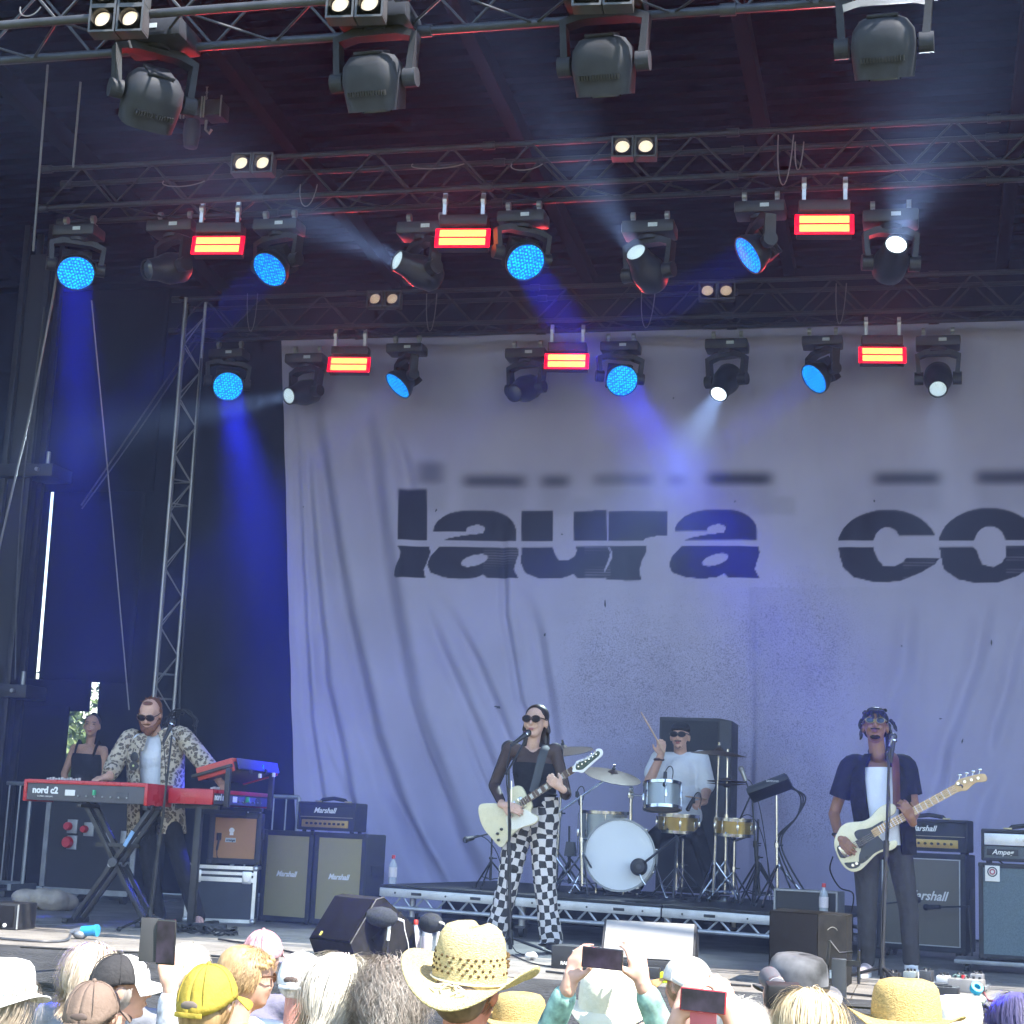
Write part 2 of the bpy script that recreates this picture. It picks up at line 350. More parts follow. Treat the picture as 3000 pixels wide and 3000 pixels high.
# dark mast at the far left: tubes, two cross heads with bolts, pulley lines
def mast():
    c = PY(2, 2050, 15.6); t = thing('support_mast', 'dark square lifting mast with two cross heads at the far left', 'mast', (c.x, 15.6, DECK))
    for dx, dy in ((-.14,-.12),(.14,-.12),(-.14,.14),(.14,.14)): part('post', BLKM, t, lambda q: q.box((dx,dy,3.45), (.06,.06,6.9), bev=.006))
    part('core', pm('mast_core', (.02,.02,.024), .6), t, lambda q: q.box((0,.01,3.3), (.24,.16,6.6)))
    for z, w_ in ((PY(92, 2030, 15.6).z-DECK, .68), (PY(92, 1390, 15.6).z-DECK, .8)):
        h = part('cross_head', BLKM, t, lambda q: q.box((.06,-.02,z), (w_,.42,.13), bev=.01))
        [part('bolt', ALUD, h, lambda q: q.cyl((.06+s*w_*.38,-.16,z+.05),(.06+s*w_*.38,-.16,z+.2), .022, n=8)) for s in (-1,1)]
        [part('bolt', ALUD, h, lambda q: q.cyl((.06+s*w_*.30,-.21,z),(.06+s*w_*.30,-.27,z), .02, n=8)) for s in (-1,1)]
    part('base', BLKM, t, lambda q: q.box((0,0,.03), (.9,.7,.06), bev=.01))
mast()
def line(name, label, pts, r, mat, cat, n=6): return tag(part(name, mat, None, lambda q: q.tube(smoothpts(pts, 6), r, n)), label, cat)
GREYC = pm('grey_cable', (.16,.16,.175), .5, var=.1)
line('rope', 'pale slack cable curving down the far left edge', [PY(170, 780, 13.2), PY(150, 900, 13.3), PY(95, 1180, 13.4), PY(40, 1420, 13.5), PY(-10, 1640, 13.6)], .011, GREYC, 'cable')
line('rope', 'thin straight line falling from the truss to the keyboard player', [PY(268, 880, 13.0), PY(320, 1430, 13.4), PY(378, 2080, 13.8)], .006, GREYC, 'rope')
line('rope', 'upper of two dark stays running diagonally to the tower truss', [PY(575, 985, 16.2), PY(238, 1480, 15.7)], .010, DKG, 'wire')
line('rope', 'lower of two dark stays running diagonally to the tower truss', [PY(582, 1000, 16.2), PY(400, 1270, 15.95), PY(240, 1490, 15.7)], .008, DKG, 'wire')
line('rope', 'long grey pulley line hanging from the roof at far left', [PY(140, 190, 12.4), PY(97, 735, 12.5)], .010, GREYC, 'rope')
line('rope', 'shorter grey pulley line hanging above the middle truss end', [PY(236, 240, 12.7), PY(214, 490, 12.75)], .010, GREYC, 'rope')
line('rope', 'dark rope falling along the mast at the left edge', [PY(130, 900, 14.6), PY(60, 1500, 15), PY(45, 1990, 15.3)], .008, DKG, 'rope')
line('tower_cable', 'dark multicore cable hanging along the tower truss', [PY(590, 1050, 15.9), PY(560, 1500, 15.9), PY(528, 2000, 15.9), PY(520, 2300, 15.9)], .011, CAB, 'cable')
# tangle of cable coiled at the tower's foot
def coil(c, r, n, mat, label, name='cable_coil', th=.008, flat=.35, seed=1, axis=None):
    q = random.Random(seed); pts = []
    ax = axis or Vector((0,0,1)); x, y, z = frame(ax)
    for i in range(n*14+1):
        a = 2*math.pi*i/14; k = r*(1+q.uniform(-.12,.12)); pts.append(Vector(c)+x*(k*math.cos(a))+y*(k*math.sin(a))+z*(flat*r*q.uniform(-1,1)))
    o = part(name, mat, None, lambda m_: m_.tube(smoothpts(pts, 2), th, 5)); return tag(o, label, 'cable')
coil(PY(530, 2130, 15.7), .16, 7, CAB, 'dark tangle of cable hung on the tower truss behind the keyboard player', th=.009, flat=.5, axis=Vector((0,-1,.2)))
# chain hoist hung from the roof
def hoist():
    a = PY(612, 150, 13.3); bpt = PY(603, 328, 13.3); t = thing('chain_hoist', 'dark chain hoist hanging on a chain above the middle truss', 'hoist', bpt)
    part('body', BLKM, t, lambda q: (q.box((-.09,0,0), (.16,.2,.15), bev=.015), q.box((.1,0,0), (.17,.2,.15), bev=.015)))
    for x in (-.19,-.16,.005,.03,.19): part('frame_bar', ALUD, t, lambda q: q.box((x,-.11,0), (.012,.012,.2)))
    part('hook', ALUD, t, lambda q: q.tube([(.01,0,-.08),(.01,0,-.17),(.05,0,-.21),(.07,0,-.17)], .012, 6))
    d = a-bpt; n = 22; ch = part('chain', ALUD, t, lambda q: [q.tube([d*(i/n)+Vector(((.010 if i%2 else 0)*math.cos(k*1.57), (0 if i%2 else .010)*math.cos(k*1.57), .024*math.sin(k*1.57))) for k in range(4)], .004, 4, close=True) for i in range(2, n)])
    part('chain_bag', CAB, t, lambda q: q.lathe([(0,-.34),(.06,-.33),(.08,-.2),(.07,-.08)], 10, (-.12,0,0)))
hoist()
# ================================================================ printed backdrop cloth
YBD = 17.12
def print_map():
    """ink of the printed lettering, laid out on a sheet of W x H cells"""
    W, H = 2100, 620; Y0 = 0
    yy, xx = np.mgrid[0:H, 0:W].astype(np.float32); ink = np.zeros((H, W), np.float32)
    def poly(pts):
        m = np.zeros((H, W), bool); n = len(pts)
        for i in range(n):
            x1, y1 = pts[i]; x2, y2 = pts[(i+1) % n]
            if y1 == y2: continue
            c = ((y1 > yy) != (y2 > yy)) & (xx < (x2-x1)*(yy-y1)/(y2-y1)+x1); m ^= c
        return m
    def ell(cx, cy, rx, ry, rot=0):
        c, s = math.cos(rot), math.sin(rot); dx, dy = xx-cx, yy-cy; return ((dx*c+dy*s)/rx)**2+((-dx*s+dy*c)/ry)**2 < 1
    def arc(cx, cy, rx, ry, a0, a1, n=16): return [(cx+rx*math.cos(R_(a0+(a1-a0)*i/n)), cy-ry*math.sin(R_(a0+(a1-a0)*i/n))) for i in range(n+1)]
    up = yy < 372; lo = yy > 388
    def let_a(x):           # upper half: domed roof with a curled white notch; lower: bowl with slanted counter
        a = poly(arc(x+105, 345, 105, 60, 180, 90)+arc(x+150, 345, 82, 60, 90, 0)+[(x+232, 374), (x+20, 374), (x+55, 362), (x+105, 354), (x+138, 346)]+[(x+130, 352), (x+95, 347), (x, 347)])
        a &= ~(ell(x+118, 340, 26, 13, -.15) | poly([(x-5, 346), (x+105, 346), (x+138, 340), (x+140, 350), (x+90, 356), (x+20, 370), (x-5, 372)]))
        b = poly([(x+18, 388), (x+235, 388), (x+240, 405), (x+232, 430), (x+226, 452), (x+234, 468), (x+240, 478), (x+150, 476), (x+140, 466), (x+120, 476), (x+80, 481), (x+30, 476), (x-8, 462), (x-17, 440), (x-8, 415)])
        b &= ~ell(x+115, 427, 38, 15, -.30)
        return (a & up) | (b & lo)
    A = let_a(262)|let_a(945)
    l = poly([(165,226),(245,226),(245,374),(165,374)])&up | poly([(165,388),(250,388),(254,405),(246,430),(236,455),(240,478),(160,478),(150,468),(158,445),(172,422),(174,405)])&lo
    u = (poly([(510,285),(600,285),(600,374),(510,374)])|poly([(660,290),(753,285),(753,374),(660,374)]))&up
    u2 = poly([(510,388),(755,388),(763,405),(756,430),(746,455),(748,478),(668,478),(660,466),(620,479),(560,478),(520,462),(508,435)])&lo & ~poly([(596,384),(662,384),(668,400),(662,416),(640,428),(618,428),(606,412)])
    r_ = (poly([(757,290),(925,287),(925,358),(890,360),(866,365),(852,374),(757,374)]))&up | poly([(757,388),(866,388),(864,405),(852,430),(845,455),(850,485),(752,483),(744,465),(756,445),(768,420),(766,400)])&lo
    c_ = (ell(1545, 385, 141, 102) & up & ~(ell(1545, 385, 40, 52) | ((xx > 1545) & (yy > 357)))) | (poly([(1406,388),(1412,420),(1422,450),(1450,475),(1510,489),(1580,486),(1640,462),(1680,438),(1692,421),(1600,420),(1590,432),(1565,444),(1535,444),(1520,425),(1508,400),(1506,388)])&lo)
    o_ = (ell(1832, 385, 143, 106) & up & ~ell(1835, 385, 45, 54)) | (poly([(1692,388),(1698,420),(1705,452),(1745,480),(1800,492),(1860,490),(1915,472),(1960,440),(1976,410),(1978,388),(1880,388),(1882,415),(1868,436),(1845,447),(1815,440),(1805,420),(1800,400),(1788,388)])&lo)
    ink = (A|l|u|u2|r_|c_|o_).astype(np.float32)
    def blur(a, k, ax):
        ker = np.ones(k, np.float32)/k
        for _ in range(3): a = np.apply_along_axis(lambda q: np.convolve(q, ker, 'same'), ax, a)
        return a
    # letter tops are smeared upward like a bad photocopy
    soft = blur(blur(ink, 7, 0), 5, 1); tk = np.clip((yy-262)/45, 0, 1); tk[:, :258] = np.clip((yy[:, :258]-232)/45, 0, 1); ink = ink*tk+np.minimum(soft*1.05, 1)*(1-tk)
    # scan lines in the lower half of some letters
    ln = ((yy.astype(int) % 7) < 1) & lo & (((xx > 400)&(xx < 505)) | ((xx > 690)&(xx < 765)) | ((xx > 1590)&(xx < 1680)) | ((xx > 1880)&(xx < 1990))); ink = np.where(ln, ink*.72, ink)
    gh = np.zeros((H, W), np.float32)
    for x0, x1, y0, y1, s in ((218,290,152,205,.55),(345,520,190,212,.8),(565,645,190,212,.75),(715,880,188,210,.55),(925,975,190,208,.45),(1035,1220,184,208,.85),(1508,1695,182,206,.8),(1795,1985,178,206,.8)):
        gh = np.maximum(gh, s*((xx > x0)&(xx < x1)&(yy > y0-4)&(yy < y1+8)))
    gh = blur(blur(gh, 19, 0), 27, 1)*1.3
    fa = np.maximum(.16*((xx > 1150)&(xx < 1285)&(yy > 245)&(yy < 300)), .12*((xx > 590)&(xx < 760)&(yy > 250)&(yy < 300))); fa = blur(blur(fa.astype(np.float32), 11, 0), 15, 1)
    sm = np.zeros((H, W), np.float32)
    for x0, x1, s in ((225,300,.16),(340,520,.15),(560,650,.14),(715,880,.12),(1030,1230,.16),(1505,1700,.15),(1795,1985,.15)): sm = np.maximum(sm, s*((xx > x0)&(xx < x1)&(yy > 200)&(yy < 290)))
    sm = blur(blur(sm, 21, 0), 25, 1)
    return np.maximum(np.maximum(ink*.97, gh*.85), np.maximum(fa, sm))
INK = print_map()
FOLDS = [  # polylines in photo pixels, depth (m), width (m)
 ([(862,1180),(880,1600),(905,2100),(960,2500),(1010,2640)], .04, .035), ([(885,1180),(915,1600),(950,2000),(1040,2400),(1120,2640)], .055, .05),
 ([(905,1150),(960,1500),(1010,1800),(1090,2150),(1220,2500),(1290,2640)], .09, .075), ([(1060,1150),(1085,1400),(1125,1700),(1190,2050),(1330,2450),(1420,2640)], .10, .10),
 ([(1120,1180),(1180,1350),(1210,1500)], .05, .06), ([(1230,1740),(1290,1900),(1400,2150),(1500,2400),(1540,2640)], .05, .055), ([(1290,1750),(1390,1930),(1480,2150),(1540,2300)], .045, .05),
 ([(1470,1500),(1475,1800),(1520,2050),(1600,2250)], .04, .035), ([(1530,1720),(1570,1850),(1610,2100),(1640,2350)], .055, .06), ([(940,2150),(1030,2400),(1150,2640)], .05, .05), ([(1100,2250),(1220,2450),(1330,2640)], .05, .05),
 ([(2680,1700),(2640,1950),(2560,2200),(2480,2450)], .04, .09), ([(2900,1720),(2850,1950),(2760,2200),(2700,2450)], .045, .07), ([(3000,1750),(2950,2000),(2880,2250)], .04, .06), ([(2960,2150),(2880,2350),(2800,2600)], .04, .08), ([(2200,1690),(2205,2100),(2195,2500)], .02, .03), ([(1180,2000),(1240,2200),(1330,2400)], .03, .03), ([(1330,2050),(1400,2250),(1500,2480)], .03, .035)]
def backdrop():
    tl = PY(828, 997, YBD); x0, z1, z0 = tl.x, tl.z, DECK+.02
    xs = np.concatenate([np.arange(x0, 1.45, .0135), np.arange(1.46, 3.9, .08)]); zs = np.arange(z0, z1, .0135)
    nx, nz = len(xs), len(zs); X, Z = np.meshgrid(xs, zs)
    xb_ = PY(868, 2560, YBD); ze = np.clip((z1-Z)/(z1-xb_.z), 0, 1.1); Xd = X+(xb_.x-x0)*ze*np.exp(-(X-x0)/2.6)
    d = np.stack([Xd-CAM[0], np.full_like(X, YBD-CAM[1]), Z-CAM[2]], -1); zz = d@CF; U = 1500+FPX*(d@CR)/zz; V = 1500-FPX*(d@CU)/zz
    Y = np.zeros_like(X); sc = 5000/17.4
    for pl, dep, wd in FOLDS:
        pv = np.array([p[1] for p in pl], float); pu = np.array([p[0] for p in pl], float); uu = np.interp(V, pv, pu); sl = np.interp(V, pv, np.gradient(pu, pv))
        dist = (U-uu)/np.sqrt(1+sl**2)/sc; end = np.clip((V-pv[0])/180, 0, 1)*np.clip((pv[-1]+40-V)/180, 0, 1)
        wd *= 1.2; Y += 1.3*dep*end*(np.exp(-(dist/wd)**2)-.45*np.exp(-((dist-wd*1.7)/(wd*1.1))**2))
    Y += .025*np.sin(X*1.7+Z*.5)+.012*np.sin(X*4.1-Z*1.3)+.006*np.sin(X*9+Z*5+2*np.sin(Z*2))
    q_ = np.random.default_rng(5)
    for _ in range(26):   # small creases at many angles
        an = q_.uniform(-.5, .5)+math.pi/2*(q_.random() < .15); wl = q_.uniform(.12, .5); cx, cz = q_.uniform(x0, 1.4), q_.uniform(z0, z1); rr = q_.uniform(.5, 1.6); s_ = (X-cx)*math.cos(an)+(Z-cz)*math.sin(an)*.6
        Y += .05*wl*.28*np.sin(s_*2*math.pi/wl+q_.uniform(0, 6))*np.exp(-((X-cx)/rr)**2-((Z-cz)/(rr*1.3))**2)
    me = bpy.data.meshes.new('backdrop'); co = np.stack([Xd, YBD+Y-.02, Z], -1).reshape(-1, 3).astype(np.float32)
    idx = np.arange(nx*nz).reshape(nz, nx); q = np.stack([idx[:-1,:-1], idx[:-1,1:], idx[1:,1:], idx[1:,:-1]], -1).reshape(-1, 4)
    me.vertices.add(len(co)); me.vertices.foreach_set('co', co.ravel()); me.loops.add(q.size); me.loops.foreach_set('vertex_index', q.ravel().astype(np.int32)); me.polygons.add(len(q)); me.polygons.foreach_set('loop_start', np.arange(0, q.size, 4, dtype=np.int32)); me.polygons.foreach_set('loop_total', np.full(len(q), 4, np.int32)); me.update()
    me.polygons.foreach_set('use_smooth', np.ones(len(q), bool))
    a = me.attributes.new('ink', 'FLOAT', 'POINT'); px = (U-1000)*.966; py = (V-1200)*.966
    H, W = INK.shape; ix = np.clip(px, 0, W-2); iy = np.clip(py, 0, H-2); i0 = ix.astype(int); j0 = iy.astype(int); fx, fy = ix-i0, iy-j0
    s = INK[j0, i0]*(1-fx)*(1-fy)+INK[j0, i0+1]*fx*(1-fy)+INK[j0+1, i0]*(1-fx)*fy+INK[j0+1, i0+1]*fx*fy; s[(px < 0)|(px > W-2)|(py < 0)|(py > H-2)] = 0
    a.data.foreach_set('value', s.ravel().astype(np.float32))
    # speckled toner: density map of the printed dirt
    def g(u, v, ru, rv, k): return k*np.exp(-((U-u)/ru)**2-((V-v)/rv)**2)
    dn = g(1780,1990,200,300,.75)+g(2350,1850,260,230,.72)+g(2330,2200,260,320,.6)+g(2000,2020,360,280,.5)+g(1330,1200,60,90,.35)+g(2380,2400,150,120,.7)+g(2900,2000,200,300,.25)+.10
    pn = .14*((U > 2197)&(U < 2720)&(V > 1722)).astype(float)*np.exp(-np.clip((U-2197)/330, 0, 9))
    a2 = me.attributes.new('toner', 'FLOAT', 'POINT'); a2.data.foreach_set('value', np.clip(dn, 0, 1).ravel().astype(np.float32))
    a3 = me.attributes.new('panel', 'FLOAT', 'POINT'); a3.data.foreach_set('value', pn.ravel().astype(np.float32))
    m, t, b, L, N = mat_nodes('printed_backdrop_cloth')
    def at(n): k = N('ShaderNodeAttribute'); k.attribute_name = n; return k.outputs['Fac']
    tc = N('ShaderNodeTexCoord'); n1 = N('ShaderNodeTexNoise'); n1.inputs['Scale'].default_value = 85; n1.inputs['Detail'].default_value = 9; n1.inputs['Roughness'].default_value = .75; L(tc.outputs['Object'], n1.inputs[0])
    n2 = N('ShaderNodeTexNoise'); n2.inputs['Scale'].default_value = 1.1; n2.inputs['Detail'].default_value = 4; L(tc.outputs['Object'], n2.inputs[0])
    def math_(op, a_, b_):
        k = N('ShaderNodeMath'); k.operation = op
        for i, q_ in enumerate((a_, b_)):
            if isinstance(q_, (int, float)): k.inputs[i].default_value = q_
            else: L(q_, k.inputs[i])
        return k.outputs[0]
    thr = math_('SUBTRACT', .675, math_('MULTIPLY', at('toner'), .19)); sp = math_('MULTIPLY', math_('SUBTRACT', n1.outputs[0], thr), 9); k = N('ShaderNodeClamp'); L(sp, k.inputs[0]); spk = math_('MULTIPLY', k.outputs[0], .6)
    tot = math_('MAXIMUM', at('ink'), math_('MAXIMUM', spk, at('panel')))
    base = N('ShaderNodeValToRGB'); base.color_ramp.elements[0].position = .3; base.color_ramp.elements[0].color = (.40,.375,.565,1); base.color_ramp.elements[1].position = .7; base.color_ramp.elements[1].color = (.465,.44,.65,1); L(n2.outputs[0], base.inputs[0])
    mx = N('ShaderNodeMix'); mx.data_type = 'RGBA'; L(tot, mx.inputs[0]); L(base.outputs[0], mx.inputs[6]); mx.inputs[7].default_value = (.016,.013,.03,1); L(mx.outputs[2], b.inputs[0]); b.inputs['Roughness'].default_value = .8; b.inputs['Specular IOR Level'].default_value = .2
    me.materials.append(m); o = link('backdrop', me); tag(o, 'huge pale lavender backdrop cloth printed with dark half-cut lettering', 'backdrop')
    # dark brush flecks printed on the cloth
    fl = [(1455,2068,40,9,0),(2745,2103,40,9,0),(1365,1845,14,7,.3),(2638,1885,14,7,.3),(1767,1765,5,28,0),(2905,1880,5,20,0),(1620,1940,5,14,.4),(2820,2170,5,22,.2),(1590,1855,6,12,.3),(1640,1560,6,4,0),(1270,1490,5,10,.4),(2150,1465,4,9,.5),(1970,1160,6,5,0),(2560,1460,5,9,0),(880,1480,4,5,0)]
    mb = MB()
    for u, v, w_, h_, ro in fl:
        q = random.Random(u); pts = []
        for i in range(14):
            an = 2*math.pi*i/14; k_ = q.uniform(.45, 1.15); du, dv = w_/2*k_*math.cos(an), h_/2*k_*math.sin(an); p = PY(u+du*math.cos(ro)-dv*math.sin(ro), v+du*math.sin(ro)+dv*math.cos(ro), YBD-.13); pts.append((p.x, p.z))
        i = int(np.argmin(abs(xs-pts[0][0]))); j = int(np.argmin(abs(zs-pts[0][1]))); y_ = YBD+Y[min(j, nz-1), min(i, nx-1)]-.02
        mb.prism(pts, y_-.008, y_-.004)
    mb.build('print_fleck', pm('print_ink', (.05,.045,.075), .8), o, False)
    part('top_hem', pm('hem_cloth', (.3,.3,.36), .8), o, lambda q_: q_.box(((x0+3.8)/2, YBD-.02, z1+.005), (3.8-x0, .03, .035)), False)
backdrop()
# ================================================================ stage lights
def led_face(name, c0, c1, s0, s1, scale):
    m, t, b, L, N = mat_nodes(name); tc = N('ShaderNodeTexCoord'); v = N('ShaderNodeTexVoronoi'); v.inputs['Scale'].default_value = scale; v.inputs['Randomness'].default_value = .35; L(tc.outputs['Object'], v.inputs[0])
    r = N('ShaderNodeValToRGB'); r.color_ramp.elements[0].position = .18; r.color_ramp.elements[0].color = (1,1,1,1); r.color_ramp.elements[1].position = .55; r.color_ramp.elements[1].color = (0,0,0,1); L(v.outputs['Distance'], r.inputs[0])
    mx = N('ShaderNodeMix'); mx.data_type = 'RGBA'; L(r.outputs[0], mx.inputs[0]); mx.inputs[6].default_value = (*[c*s0 for c in c0], 1); mx.inputs[7].default_value = (*[c*s1 for c in c1], 1)
    b.inputs[0].default_value = (.01,.01,.02,1); L(mx.outputs[2], b.inputs['Emission Color']); b.inputs['Emission Strength'].default_value = 1; return m
LEDB = led_face('blue_led_array', (.0,.13,1), (.0,.48,1), .36, .95, 46)
LEDD = led_face('blue_led_array_dim', (.0,.10,.9), (.0,.36,1), .36, .95, 46)
REDBAR = pm('red_strobe_tube', (.3,.05,.02), .4, emis=(1,.27,.06), estr=1.4)
REDEDGE = pm('red_strobe_glow', (.3,.0,.01), .4, emis=(1,.0,.02), estr=.75)  # emissive border paints the red glow around the strobe tubes
LENSW = pm('lit_beam_lens', (.8,.9,.95), .1, emis=(.82,.95,1), estr=.95)
LENSD = pm('dim_beam_lens', (.5,.6,.65), .1, emis=(.6,.78,.85), estr=.2)
LENSO = pm('dark_lens', (.05,.06,.08), .08, coat=.5)
WARM = pm('warm_blinder_lamp', (.75,.66,.5), .35, emis=(1,.83,.6), estr=.27)
WARMD = pm('dim_warm_blinder_lamp', (.5,.42,.34), .35, emis=(1,.7,.5), estr=.11)
HGREY = pm('grey_lamp_shell', (.036,.039,.05), .6, var=.2, spec=.2); HBLK = pm('black_lamp_shell', (.02,.02,.024), .42, var=.2)
def spot(t, loc, d, col, e, ang, r=.14):
    l = bpy.data.lights.new('lamp_light', 'AREA'); l.shape = 'DISK'; l.size = 2*r; l.energy = e; l.color = col; l.spread = R_(ang)
    o = bpy.data.objects.new('lamp_light', l); COL.objects.link(o); o.parent = t; o.location = loc; o.rotation_euler = Vector(d).to_track_quat('-Z', 'Y').to_euler(); return o
def clamp_mb(q, x, z0, h=.13):
    q.box((x,0,z0+h*.3), (.03,.035,h*.6)); q.cyl((x-.018,0,z0+h*.62),(x+.018,0,z0+h*.62), .034, n=10); q.cyl((x,.03,z0+h*.3),(x,.07,z0+h*.3), .010, n=6)
def moving_head(kind, u, v, y, d, label, group, lensmat, scale=1.0, light=None, shell=HBLK, top=None):
    """u,v = pixel of the middle of the lens; hangs from the truss chord above"""
    d = Vector(d).normalized(); lens = PY(u, v, y); s = scale
    R, Lh, back = (.155*s, .24*s, .12*s) if kind == 'wash' else ((.075*s, .40*s, .16*s) if kind == 'beam' else (.13*s, .34*s, .16*s))
    piv = lens-d*(Lh-back); drop = (.25 if kind == 'wash' else .27 if kind == 'beam' else .33)*s
    base = Vector((piv.x, piv.y, piv.z+drop)); t = thing({'wash':'wash_light','beam':'beam_light','big':'spot_light'}[kind], label, 'stage light', base, group=group)
    hz = Vector((d.x, d.y, 0)); hz = hz.normalized() if hz.length > .05 else Vector((0,-1,0)); ax = Vector((-hz.y, hz.x, 0)); rot = Matrix((ax, hz, Vector((0,0,1)))).transposed()
    Wy = .2*s if kind != 'beam' else .16*s
    if kind == 'big': Wy = .225*s
    bz = (.40*s, .24*s, .10*s) if kind != 'big' else (.46*s, .34*s, .12*s)
    b_ = part('base', shell, t, lambda q: (q.box((0,0,.06*s), (bz[0], bz[1], bz[2]), bev=.022*s), q.cyl((0,0,-.02*s), (0,0,.02*s), .085*s, n=16)))
    part('display', pm('pale_label', (.5,.55,.6), .4, var=.1), b_, lambda q: q.box((.04*s,-bz[1]/2-.003,.065*s), (.07*s,.004,.03*s)), False)
    zc = .06*s+bz[2]/2
    for sx in (-.13*s, .13*s): part('clamp', ALUD, t, lambda q: clamp_mb(q, sx, zc, .12))
    pv = piv-base
    def yoke(q):
        q.m = Matrix.Translation((0,0,0)) @ rot.to_4x4()
        out = [(-Wy-.025*s,-drop-.04*s),(-Wy-.045*s,-.05*s),(-Wy*.7,-.005),(Wy*.7,-.005),(Wy+.045*s,-.05*s),(Wy+.025*s,-drop-.04*s),(Wy-.02*s,-drop-.04*s),(Wy+.005*s,-.08*s),(Wy*.6,-.055*s),(-Wy*.6,-.055*s),(-Wy-.005*s,-.08*s),(-Wy+.02*s,-drop-.04*s)]
        q.prism(out, -.045*s, .045*s); q.cyl((-Wy-.05*s,0,-drop),(-Wy+.03*s,0,-drop), .06*s, n=14); q.cyl((Wy-.03*s,0,-drop),(Wy+.05*s,0,-drop), .06*s, n=14)
    part('yoke', shell, t, yoke)
    o = pv; e = pv+d*(Lh-back)
    if kind == 'wash':
        h = part('head', shell, t, lambda q: q.lathe([(0,-.11*s),(.08*s,-.105*s),(.115*s,-.06*s),(.12*s,.0),(.15*s,.05*s),(R+.012*s,.09*s),(R+.012*s,Lh-back+.004),(R,Lh-back+.004),(R,Lh-back-.01)], 28, o, d))
        part('led_face', lensmat, h, lambda q: q.lathe([(0,.006*s),(R*.6,.004),(R,-.002)], 28, e, d))
        part('fin', BLK, h, lambda q: [q.box(o-d*(.02+.02*k)*s, (.25*s,.25*s,.006), rot=d.to_track_quat('Z','Y').to_matrix()) for k in range(4)])
    elif kind == 'beam':
        h = part('head', shell, t, lambda q: q.lathe([(0,-back),(.085*s,-back+.01),(.12*s,-back+.05*s),(.13*s,.02*s),(.115*s,.08*s),(.095*s,.14*s),(R+.012*s,Lh-back),(R,Lh-back),(R,Lh-back-.02)], 24, o, d))
        part('lens', lensmat, h, lambda q: q.lathe([(0,.012),(R*.6,.008),(R,-.012)], 24, e, d))
    else:
        up = Vector((0,0,1)); x_ = d.cross(up).normalized(); y_ = x_.cross(d)
        def shell_fn(q):
            prof = [(-back-.0,.07),(-back+.02,.11),(-back+.08,.145),(.0,.155),(.08,.15),(Lh-back,.14)]; vs = []; n = 24
            for (k, r) in prof:
                for i in range(n):
                    a = 2*math.pi*i/n; c, s_ = math.cos(a), math.sin(a); pw = .62
                    vs.append(o+d*k*1.0+x_*(1.18*r*s*math.copysign(abs(c)**pw, c))+y_*(r*s*1.05*math.copysign(abs(s_)**pw, s_)))
            fs = [(i*n+j, i*n+(j+1)%n, (i+1)*n+(j+1)%n, (i+1)*n+j) for i in range(len(prof)-1) for j in range(n)]+[list(range(n)), list(range((len(prof)-1)*n, len(prof)*n))[::-1]]
            q.add(vs, fs)
        h = part('head', shell, t, shell_fn)
        part('lens', lensmat, h, lambda q: q.cyl(e, e+d*.01, R*.7, n=20))
        hm = Matrix((x_, d, y_)).transposed()
        for k in range(15): part('vent_slot', BLK, h, lambda q: q.box(o+d*.075*s+x_*((k-7)*.0165*s)-y_*(.155*s), (.009*s,.03*s,.03*s), rot=hm), False)
        part('rear_panel', pm('grey_lamp_panel', (.03,.032,.042), .6, spec=.2), h, lambda q: q.box(o-d*(back+.004), (.17*s,.02,.2*s), rot=hm, bev=.008), True)
    if light: spot(t, e+d*.03, d, *light, r=R*.9)
    return t
GW, GB, GS, GR, GL = 'blue wash lights on the trusses', 'narrow beam lights on the trusses', 'large grey moving lights on the front truss', 'red strobe bars on the trusses', 'audience blinder lamps on the trusses'
BLUE = (.03,.05,1.0); WB = (.72,.92,1.0); REDC = (1,.05,.06)
ym, yb = YM-.05, YB-.05
def aim(u, v, y, ut, vt, yt): return PY(ut, vt, yt)-PY(u, v, y)
BE = 7
W_ = [ (222,800,ym,(235,1500,10.5),'lit blue wash light at the far left end of the middle truss',LEDB,(BLUE,BE,10)),
 (790,790,ym,(300,1250,11.3),'blue wash light turned left beside the leftmost upper red strobe',LEDD,(BLUE,BE*.35,10)),
 (1540,768,ym,(1800,1180,11.5),'bright blue wash light in the middle of the middle truss',LEDB,(BLUE,BE,9)),
 (2192,748,ym,(1650,1080,12.3),'blue wash light turned left beside the right upper red strobe',LEDD,(BLUE,BE*.4,10)),
 (668,1132,yb,(835,1900,11.8),'lit blue wash light left of the backdrop on the rear truss',LEDB,(BLUE,BE*1.7,10)),
 (1165,1130,yb,(850,1420,15.9),'blue wash light turned left in front of the backdrop corner',LEDD,(BLUE,BE*.4,10)),
 (1822,1115,yb,(2160,1600,12.6),'bright blue wash light above the middle of the printed lettering',LEDB,(BLUE,BE*1.3,10)),
 (2385,1110,yb,(1950,1420,15.6),'blue wash light turned left above the gap between printed words',LEDD,(BLUE,BE*.6,10))]
for u, v, y, tg, lb, mt, lt in W_: moving_head('wash', u, v, y, aim(u, v, y, *tg), lb, GW, mt, 1.0, lt)
WE = 5
